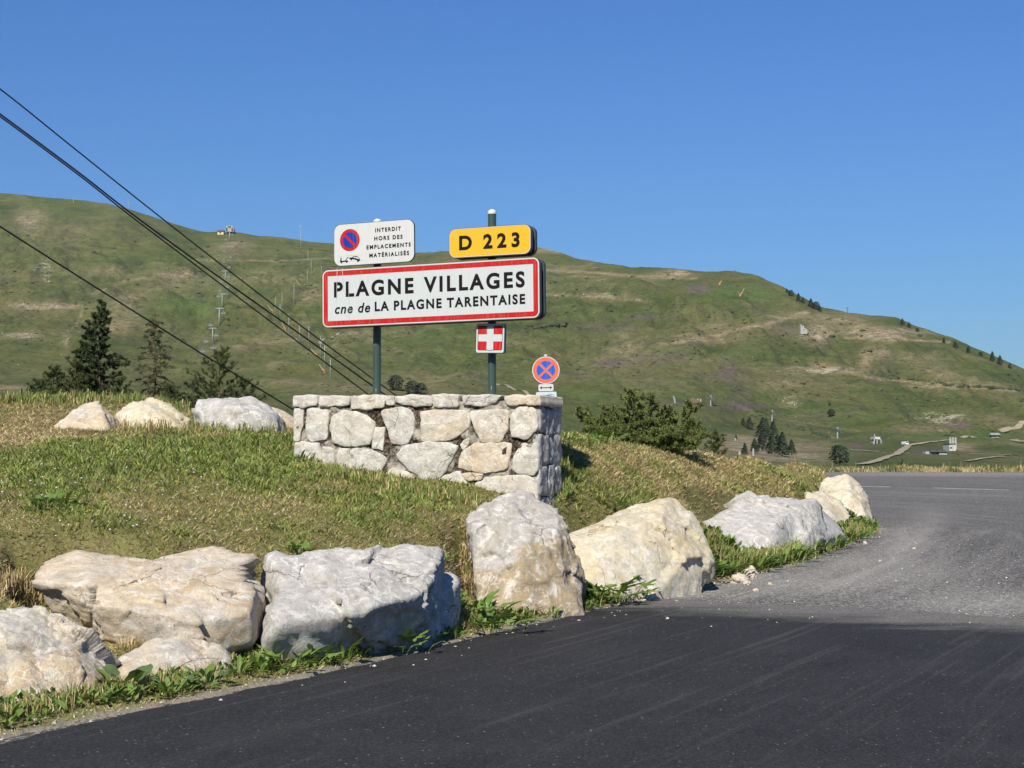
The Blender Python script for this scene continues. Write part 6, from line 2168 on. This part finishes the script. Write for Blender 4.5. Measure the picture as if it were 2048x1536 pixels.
def grow():
    rg = np.random.default_rng(99)
    N = 4600000
    x = rg.uniform(-9, 11, N); y = 8.0 + 36 * rg.random(N) ** 1.25
    keep = rg.random(N) < np.clip(13.5 / y, 0, 1) ** 1.2
    px = 1024 + F * x / y
    keep &= (px > -180) & (px < 1850)
    x, y = x[keep], y[keep]
    s = inside_dist(x, y)
    k = (s > 0.03) & free_of_wall(x, y)
    gx = (_tps(x + .15, y) - _tps(x - .15, y)) / .3; gy = (_tps(x, y + .15) - _tps(x, y - .15)) / .3
    k &= rg.random(len(x)) < 0.5 * np.clip(1 + 2.2 * (gx ** 2 + gy ** 2), 1, 2)      # a steep bank holds more turf for its plan area
    k &= rg.random(len(x)) < sst(0.0, 0.35, s) * 0.8 + 0.2
    x, y, s = x[k], y[k], s[k]
    z = ground_z(x, y, s)
    qx, qy = proj(x, y, z)
    k = (qy > 780) & (qy < 1560)
    x, y, z, s, qx, qy = x[k], y[k], z[k], s[k], qx[k], qy[k]
    if len(x) > 640000:
        k = rg.permutation(len(x))[:640000]; x, y, z, s, qx, qy = x[k], y[k], z[k], s[k], qx[k], qy[k]
    g, d = turf_masks(x, y, z)
    tuft = fbm(x * 6, y * 6, 3.0, 2)
    n = len(x)
    r = rg.random(n)
    isg = r < g * 0.72 * np.clip(0.75 + 0.9 * tuft, 0.2, 1.15)
    iso = ~isg & (r < g * 0.75 + (1 - d) * 0.5)
    col = C_STRAW[rg.integers(0, 5, n)].copy()
    col[isg] = C_GREEN[rg.integers(0, 4, isg.sum())]
    col[iso] = C_OLIVE[rg.integers(0, 3, iso.sum())]
    col *= rg.uniform(0.65, 1.3, (n, 1)) * (1 + 0.25 * fbm(x * 2.5, y * 2.5, 6.6, 3))[:, None]
    sc = np.clip(y / 13.0, 0.8, 2.2)
    h = (0.038 + 0.040 * rg.random(n)) * (0.85 + 0.5 * np.clip(tuft, -.6, 1)) * sc ** .6
    lean = np.clip(rg.normal(0.82, 0.15, n), 0.2, 0.975)
    h[isg] *= 0.8 + 0.35 * g[isg] * rg.uniform(0.3, 1.6, isg.sum())
    st = ~isg & ~iso
    lean[st] = np.clip(rg.normal(0.92, 0.08, st.sum()), 0.5, 0.985)
    h[st] *= 1.15
    w = 0.0095 * sc * rg.uniform(.6, 1.4, n)
    P3 = np.stack([x, y, z - 0.004], -1)
    lng = isg & (g > 0.55)
    for nm, sel, two, lab in (('grass_turf', ~st & ~lng, False, 'short mown turf covering the mound'), ('grass_long', lng, True, 'longer lush green grass on the mound'), ('grass_straw', st, False, 'dry straw and mown hay lying over the turf')):
        V, Fc, C = blades(P3[sel], h[sel] * (1.25 if two else 1), w[sel], lean[sel], col[sel], rg, two)
        tag(obj(nm, mesh_np(nm, V, Fc, M_GRASS, False, C)), lab, 'grass', kind='stuff')
        print(nm, sel.sum())

    # tall thin tufts: along the crest, round the boulders, wall foot and verge
    spots = []
    def line(pts, n, jx, jy, hh, dry):
        for q in range(n):
            t = rg.random() * (len(pts) - 1); i = int(t); f = t - i
            spots.append((pts[i][0] * (1 - f) + pts[i + 1][0] * f + rg.normal() * jx, pts[i][1] * (1 - f) + pts[i + 1][1] * f + rg.normal() * jy, hh, dry))
    line([(-40, 805), (120, 806), (260, 806), (380, 826)], 150, 10, 3, .17, .25)
    line([(350, 850), (420, 862), (560, 866)], 60, 10, 4, .15, .3)
    line([(240, 850), (330, 858)], 40, 14, 6, .16, .6)
    line([(590, 930), (680, 950), (760, 968), (860, 990), (960, 1010)], 110, 8, 5, .12, .3)
    line([(1125, 985), (1130, 955), (1130, 900)], 60, 6, 8, .15, .2)
    line([(1125, 872), (1200, 880), (1300, 890), (1420, 900), (1520, 912), (1600, 930), (1640, 945)], 220, 8, 4, .09, .5)
    line([(1420, 1085), (1440, 1125), (1480, 1135)], 90, 8, 5, .20, .2)
    line([(1470, 1140), (1560, 1124), (1650, 1092), (1735, 1062)], 240, 8, 5, .24, .25)
    line([(930, 1130), (940, 1180), (935, 1100)], 90, 8, 16, .12, .9)
    line([(540, 1150), (560, 1180)], 40, 8, 12, .09, .4)
    line([(1225, 1185), (1290, 1185), (1340, 1172)], 70, 10, 4, .22, .35)
    line([(250, 1300), (330, 1268), (420, 1275)], 60, 14, 8, .10, .9)
    line([(0, 1440), (140, 1405), (230, 1380), (330, 1372), (470, 1335)], 150, 10, 6, .11, .5)
    line([(500, 1325), (640, 1310), (780, 1285), (920, 1250), (1050, 1232), (1150, 1215), (1250, 1195), (1400, 1155)], 340, 8, 5, .12, .45)
    line([(0, 1170), (60, 1190), (150, 1240), (180, 1255)], 110, 14, 10, .10, .95)
    line([(1640, 960), (1660, 1000)], 40, 8, 8, .16, .4)
    roots, hh, cc = [], [], []
    for a, b, h_, dry in spots:
        g0 = on_ground(a, b)
        m = rg.integers(10, 22)
        rx = g0.x + rg.normal(size=m) * .035; ry = g0.y + rg.normal(size=m) * .035
        roots.append(np.stack([rx, ry, np.full(m, g0.z) - .01], -1)); hh.append(h_ * rg.uniform(.45, 1.25, m))
        dd = rg.random(m) < dry
        cc.append(np.where(dd[:, None], C_STRAW[rg.integers(0, 5, m)], C_GREEN[rg.integers(0, 4, m)]))
    R, H, C = np.concatenate(roots), np.concatenate(hh), np.concatenate(cc)
    k = free_of_wall(R[:, 0], R[:, 1])
    R, H, C = R[k], H[k], C[k]
    V, Fc, C = blades(R, H, 0.008 * np.clip(R[:, 1] / 14, .8, 2.2), np.clip(rg.normal(.4, .22, len(R)), .05, .95), C, rg, True)
    tag(obj('grass_tufts', mesh_np('grass_tufts', V, Fc, M_GRASS, False, C)), 'taller grass tufts round rocks, wall and crest', 'grass', kind='stuff')

    # long bleached straws lying about
    n = 900
    a = rg.uniform(-50, 1660, n); b = rg.uniform(870, 1300, n)
    pts = [on_ground(u, v) for u, v in zip(a[:420], b[:420])]
    pts = np.array([p for p in pts if inside_dist(np.array([p.x]), np.array([p.y]))[0] > .1])
    pts[:, 2] += .035
    V, Fc, C = blades(pts, rg.uniform(.15, .5, len(pts)), np.full(len(pts), .007) * np.clip(pts[:, 1] / 14, .8, 2), np.full(len(pts), .985), np.repeat(np.array([[.46, .38, .22]]), len(pts), 0) * rg.uniform(.7, 1.15, (len(pts), 1)), rg, True)
    tag(obj('loose_straw', mesh_np('loose_straw', V, Fc, M_GRASS, False, C)), 'long bleached straws lying on the turf', 'straw', kind='stuff')

    # verge on the outer side of the bend
    n = 26000
    x = rg.uniform(14, 36, n); y = 92.1 + 2.6 * rg.random(n) ** 1.3
    z = np.interp(y, [91.8, 92.3, 92.8, 93.4, 94, 95], [.66, .76, .80, .82, .76, .5]) - .03
    cl = fbm(x * .9, y * .9, 2, 3)
    h = np.clip(.20 + .28 * cl, .08, .8) * rg.uniform(.5, 1.4, n)
    tall = rg.random(n) < .012; h[tall] *= 2.4
    gsel = rg.random(n) < np.clip(.5 + .7 * fbm(x * .5, y * .5, 7, 2), .1, .9)
    col = np.where(gsel[:, None], np.array([[.11, .14, .04], [.14, .16, .05], [.17, .17, .06]])[rg.integers(0, 3, n)], C_STRAW[rg.integers(0, 4, n)])
    V, Fc, C = blades(np.stack([x, y, z], -1), h, .035 * rg.uniform(.5, 1.5, n) * np.where(tall, .5, 1), np.clip(rg.normal(.4, .25, n), 0, .95), col, rg, True)
    tag(obj('grass_verge', mesh_np('grass_verge', V, Fc, M_GRASS, False, C)), 'rough flowering grass along the far verge of the road', 'grass', kind='stuff')

    # clover heads and hawkbit in the green patches
    n = 220
    a = rg.uniform(-20, 640, n); b = rg.uniform(880, 1080, n)
    pts = np.array([on_ground(u, v) for u, v in zip(a, b)])
    D_, Fc = ico(1)
    sz = rg.uniform(.006, .012, n)
    V = (pts[:, None] + np.array([0, 0, 1.0]) * rg.uniform(.03, .075, (n, 1, 1)) + D_[None] * sz[:, None, None] * np.array([1, 1, .7])).reshape(-1, 3)
    Fa = (Fc[None] + (np.arange(n) * len(D_))[:, None, None]).reshape(-1, 3)
    col = np.where((rg.random(n) < .3)[:, None], np.array([[.62, .40, .02]]), np.array([[.62, .60, .55]]))
    tag(obj('wild_flowers', mesh_np('wild_flowers', V, Fa, M_GRASS, False, np.repeat(col, len(D_), 0))), 'tiny clover heads and yellow flowers in the grass', 'flowers', kind='stuff')


grow()


# ------------------------------------------------------------------ broad-leaved weeds
M_LEAF = leaf_mat('weed_leaf', (0.075, 0.15, 0.025), (0.17, 0.25, 0.06))
M_LEAFB = leaf_mat('weed_leaf_bluish', (0.06, 0.11, 0.045), (0.09, 0.14, 0.06))
M_STEM = plain('weed_stem', (0.11, 0.14, 0.045), 0.7)


def long_leaf(wid, wav):
    m = MB(); n = 7; vs = []
    for i in range(n + 1):
        t = i / n
        w = wid * math.sin(math.pi * min(1, .06 + t * .94)) ** .7 * (0.55 + .6 * t) * (1 + wav * (1 if i % 2 else -1))
        if i == n: w = 0.002
        z = .32 * t - .42 * t * t
        vs += [(-w, t, z + .35 * w), (0, t, z), (w, t, z + .35 * w)]
    m.add(vs, [f for i in range(n) for f in ((3 * i, 3 * i + 1, 3 * i + 4, 3 * i + 3), (3 * i + 1, 3 * i + 2, 3 * i + 5, 3 * i + 4))])
    return m.mesh('leaf', M_LEAF, True)


def palm_leaf():
    """lobed hogweed leaf on its stalk"""
    m = MB(); c = (0, .5, .20)
    m.tube([(0, 0, 0), (0, .28, .14), (0, .5, .2)], .016, 4, False)
    vs = [c]; fs = []
    pts = []
    for k, (a, L) in enumerate([(-120, .30), (-62, .46), (0, .56), (62, .46), (120, .30)]):
        for da, f in ((-24, .42), (-15, .80), (-7, .78), (0, 1.0), (7, .78), (15, .80), (24, .42)):
            t = math.radians(a + da); r = L * f
            pts.append((r * math.sin(t), .5 + r * math.cos(t), .2 - .28 * r * r - .05 * abs(math.sin(t * 2.5))))
    vs += pts
    n = len(pts)
    fs = [(0, i + 1, i + 2) for i in range(n - 1)]
    m.add(vs, fs)
    return m.mesh('leaf', M_LEAF, True)


def round_leaf():
    m = MB(); m.tube([(0, 0, 0), (0, .2, .2), (0, .38, .3)], .014, 4, False)
    vs = [(0, .40, .29)]
    n = 18
    for k in range(n + 1):
        a = math.radians(-165 + 330 * k / n)
        r = .36 * (1 + .06 * math.cos(7 * a))
        vs.append((r * math.sin(a), .45 + r * math.cos(a), .33 - .18 * r * math.cos(a) + .05 * math.sin(3 * a)))
    m.add(vs, [(0, i + 1, i + 2) for i in range(n)])
    return m.mesh('leaf', M_LEAFB, True)


LEAVES = {'long': [long_leaf(.13, .0), long_leaf(.17, .10), long_leaf(.10, .16)], 'palm': [palm_leaf()], 'round': [round_leaf()]}


def weed(px, py, size, kind, n, label, cat='weed', seed=0):
    rg = random.Random(seed * 7 + 1)
    if kind == 'long': size *= 0.62; n = int(n * 2.3)
    elif kind == 'round': size *= 0.75
    else: size *= 0.85; n += 5
    if py > 1040: py += 14 if 480 < px < 910 else (8 if px < 1150 else (6 if px < 1450 else 15))
    g = on_ground(px, py)
    root = empty('weed_plant', (g.x, g.y, g.z - .01), rg.uniform(0, 6))
    tag(root, label, cat, 'leafy weeds along the boulders')
    for i in range(n):
        k = kind if rg.random() < .85 else 'long'
        o = obj('leaf', rg.choice(LEAVES[k]), root)
        s_ = size * rg.uniform(.6, 1.15)
        o.scale = (s_, s_, s_)
        a = 2.4 * i + rg.uniform(-.4, .4)
        o.rotation_euler = (math.radians(rg.uniform(15, 70) if k == 'long' else rg.uniform(10, 55)), 0, a)
        rr = size * rg.uniform(0, 1.0)
        o.location = (-math.sin(a) * rr, math.cos(a) * rr, rg.uniform(0, .12) * size)
    m = MB()
    m.tube([(0, 0, -.02), (.01, .0, size * .35)], [.008, .004], 5)
    m.build('stem', M_STEM, root)


WEEDS = [
    (18, 1432, .20, 'long', 9, 'weed clump in front of the corner boulder, nearest the picture corner'), (92, 1425, .13, 'long', 8, 'small weed rosette at the foot of the corner boulder'),
    (198, 1395, .20, 'long', 10, 'weed clump where the corner boulder meets the low mottled stone'), (250, 1372, .26, 'round', 8, 'weed with round grey-green leaves before the low mottled stone'),
    (345, 1382, .24, 'long', 13, 'upright dandelion-like clump before the low mottled stone'), (412, 1362, .22, 'round', 8, 'round-leaved weed at the end of the low mottled stone'),
    (478, 1342, .24, 'long', 13, 'weed clump in the gap before the broad grey boulder'), (528, 1330, .26, 'long', 12, 'tall-leaved weed at the near end of the broad grey boulder'),
    (590, 1322, .28, 'palm', 9, 'lobed weed under the dark face of the broad grey boulder'), (640, 1308, .28, 'palm', 10, 'second lobed weed under the broad grey boulder'),
    (700, 1300, .22, 'long', 12, 'leafy clump midway along the broad grey boulder'), (745, 1290, .20, 'long', 10, 'low leafy clump past the middle of the broad grey boulder'),
    (800, 1292, .30, 'palm', 9, 'lobed weed nearest the asphalt before the broad grey boulder'), (850, 1272, .22, 'long', 12, 'weed clump below the crack in the grey rock'),
    (900, 1262, .20, 'long', 11, 'weed clump below the small split-off grey block'), (945, 1225, .36, 'palm', 9, 'lobed weed filling the gap before the tall upright boulder'),
    (985, 1258, .34, 'palm', 9, 'dark lobed weed by the asphalt in the gap before the upright boulder'), (1045, 1236, .20, 'long', 10, 'low weeds at the foot of the tall upright boulder'),
    (1105, 1228, .20, 'long', 10, 'weed clump under the tan face of the upright boulder'), (1165, 1215, .22, 'long', 10, 'weed clump between the upright and the pyramid boulder'),
    (1222, 1200, .52, 'palm', 10, 'large lobed weed in front of the pyramid boulder'), (1290, 1188, .20, 'long', 10, 'grassy weed under the pyramid boulder'),
    (1345, 1178, .22, 'long', 10, 'weed clump at the far foot of the pyramid boulder'), (1400, 1160, .32, 'long', 14, 'big grassy weed after the pyramid boulder'),
    (1440, 1138, .34, 'long', 14, 'thick weed in the gap before the long grey boulder'), (1480, 1125, .26, 'long', 10, 'weed beside the flat pale stone'),
    (1535, 1118, .32, 'long', 12, 'weed clump under the ribbed flank of the long boulder'), (1580, 1105, .34, 'round', 9, 'round-leaved weed under the ribbed flank of the long boulder'),
    (1625, 1092, .36, 'round', 9, 'round-leaved weed toward the bend of the road'), (1660, 1078, .42, 'long', 15, 'tall green clump below the last sandy stones'),
    (1695, 1066, .44, 'long', 15, 'tallest green clump under the last boulder'), (1728, 1052, .36, 'long', 12, 'green clump at the very tip of the mound'),
    (1678, 1002, .34, 'round', 6, 'round leaves sprouting between the two sandy stones'),
    (110, 1012, .20, 'palm', 22, 'bright nettle-like plant out on the green part of the mound'), (598, 1100, .22, 'palm', 9, 'green leafy plant on the turf above the gap in the boulders'),
    (880, 1110, .18, 'palm', 6, 'little bright plant at the top corner of the broad grey boulder'), (1235, 1018, .22, 'palm', 7, 'leafy plant on the turf behind the pyramid boulder'),
    (890, 985, .16, 'long', 7, 'single dark leafed plant against the base of the wall'), (600, 925, .24, 'long', 10, 'leafy clump at the thin end of the wall'), (690, 955, .18, 'long', 8, 'leafy clump under the middle stones of the wall'),
    (1210, 886, .30, 'palm', 9, 'fresh green plant at the foot of the wide larch bush')]
for i, (px, py, sz, kd, n, lab) in enumerate(WEEDS):
    weed(px, py, sz, kd, n, lab, seed=i)

STRIP = [(1160, 1222), (1190, 1216), (1255, 1205), (1275, 1200), (1318, 1192), (1365, 1178), (1385, 1172), (1418, 1160), (1455, 1150), (1505, 1140), (1530, 1135), (1556, 1130), (1590, 1122), (1612, 1115), (1640, 1106), (1672, 1096), (1700, 1084), (1715, 1076)]
for i, (px, py) in enumerate(STRIP):
    weed(px, py - 16, (.24 if px < 1400 else .40) * (1 + .25 * math.sin(i * 2.3)), ('long', 'long', 'palm', 'long', 'round')[i % 5] if px < 1500 else ('long', 'round', 'long')[i % 3], 10,
         'leafy weed in the strip toward the bend, %s from the upright boulder' % ORD[i], seed=200 + i)


def ground_cover():
    """small leaves, clover and crumbs of stone that fill the strip between boulders and road"""
    rg = np.random.default_rng(31)
    E = catmull(EDGE, 12); E = E[(E[:, 1] > 8) & (E[:, 1] < 36)]
    n = 26000
    i = rg.integers(0, len(E) - 1, n); f = rg.random(n)[:, None]
    p = E[i] * (1 - f) + E[i + 1] * f
    t = E[i + 1] - E[i]; t /= np.linalg.norm(t, axis=1)[:, None]
    nr = np.stack([-t[:, 1], t[:, 0]], -1)
    p = p + nr * (0.10 + .55 * rg.random(n) ** .8)[:, None]
    k = fbm(p[:, 0] * 2.2, p[:, 1] * 2.2, 5.5, 3) + rg.uniform(-.3, .3, n) > -.08
    p = p[k]; n = len(p)
    z = ground_z(p[:, 0], p[:, 1]) + rg.random(n) * .05
    a = rg.random(n) * 6.28; L = rg.uniform(.035, .11, n) * np.clip(p[:, 1] / 14, .8, 1.8); el = rg.uniform(.1, 1.0, n)
    d = np.stack([np.cos(a) * np.cos(el), np.sin(a) * np.cos(el), np.sin(el)], -1) * L[:, None]
    sd = np.stack([-np.sin(a), np.cos(a), 0 * a], -1) * (L * .28)[:, None]
    c = np.stack([p[:, 0], p[:, 1], z], -1)
    V = np.stack([c, c + d * .5 + sd, c + d, c + d * .5 - sd], 1).reshape(-1, 3)
    col = np.array([[.09, .16, .03], [.12, .20, .04], [.15, .22, .055], [.18, .19, .07]])[rg.integers(0, 4, n)] * rg.uniform(.75, 1.2, (n, 1))
    tag(obj('ground_cover', mesh_np('ground_cover', V, np.arange(len(V)).reshape(-1, 4), M_GRASS, False, np.repeat(col, 4, 0))), 'small clover and weed leaves between the boulders and the road', 'ground cover', kind='stuff')
    # grit on the road edge
    n = 800
    i = rg.integers(0, len(E) - 1, n); f = rg.random(n)[:, None]
    p = E[i] * (1 - f) + E[i + 1] * f
    t = E[i + 1] - E[i]; t /= np.linalg.norm(t, axis=1)[:, None]
    nr = np.stack([-t[:, 1], t[:, 0]], -1)
    p = p + nr * (0.2 - rg.exponential(.16, n))[:, None]
    q = np.stack([rg.uniform(1.5, 9, 500), rg.uniform(14.5, 30, 500)], -1)
    p = np.concatenate([p, q])
    s_ = inside_dist(p[:, 0], p[:, 1])
    z = np.where(s_ > 0, ground_z(p[:, 0], p[:, 1], s_), 0.012)
    D_, Fc = ico(1)
    sz = rg.uniform(.003, .011, len(p)) * np.where(rg.random(len(p)) < .05, 2.2, 1)
    V = (np.stack([p[:, 0], p[:, 1], z], -1)[:, None] + D_[None] * rg.uniform(.6, 1.3, (len(p), len(D_), 1)) * sz[:, None, None] * np.array([1.2, 1.2, .8])).reshape(-1, 3)
    Fa = (Fc[None] + (np.arange(len(p)) * len(D_))[:, None, None]).reshape(-1, 3)
    tag(obj('gravel', mesh_np('gravel', V, Fa, plain('grit', (0.38, 0.35, 0.30), 0.9, 0.4, 3))), 'pale grit strewn along the road edge', 'gravel', kind='stuff')


ground_cover()



# ------------------------------------------------------------------ mountain air
def haze():
    hm = bpy.data.materials.new('mountain_air')
    hm.use_nodes = True
    nt = hm.node_tree
    nt.nodes.remove(nt.nodes['Principled BSDF'])
    v = nt.nodes.new('ShaderNodeVolumePrincipled')
    v.inputs['Color'].default_value = (0.80, 0.90, 1.0, 1)
    v.inputs['Density'].default_value = 0.000028
    v.inputs['Anisotropy'].default_value = 0.0
    nt.links.new(v.outputs[0], nt.nodes['Material Output'].inputs['Volume'])
    m = MB(); m.box((-1500, -40, -40), (1800, 2600, 420))
    tag(m.build('haze', hm), 'thin blue mountain haze over the valley', 'haze', kind='stuff')


haze()
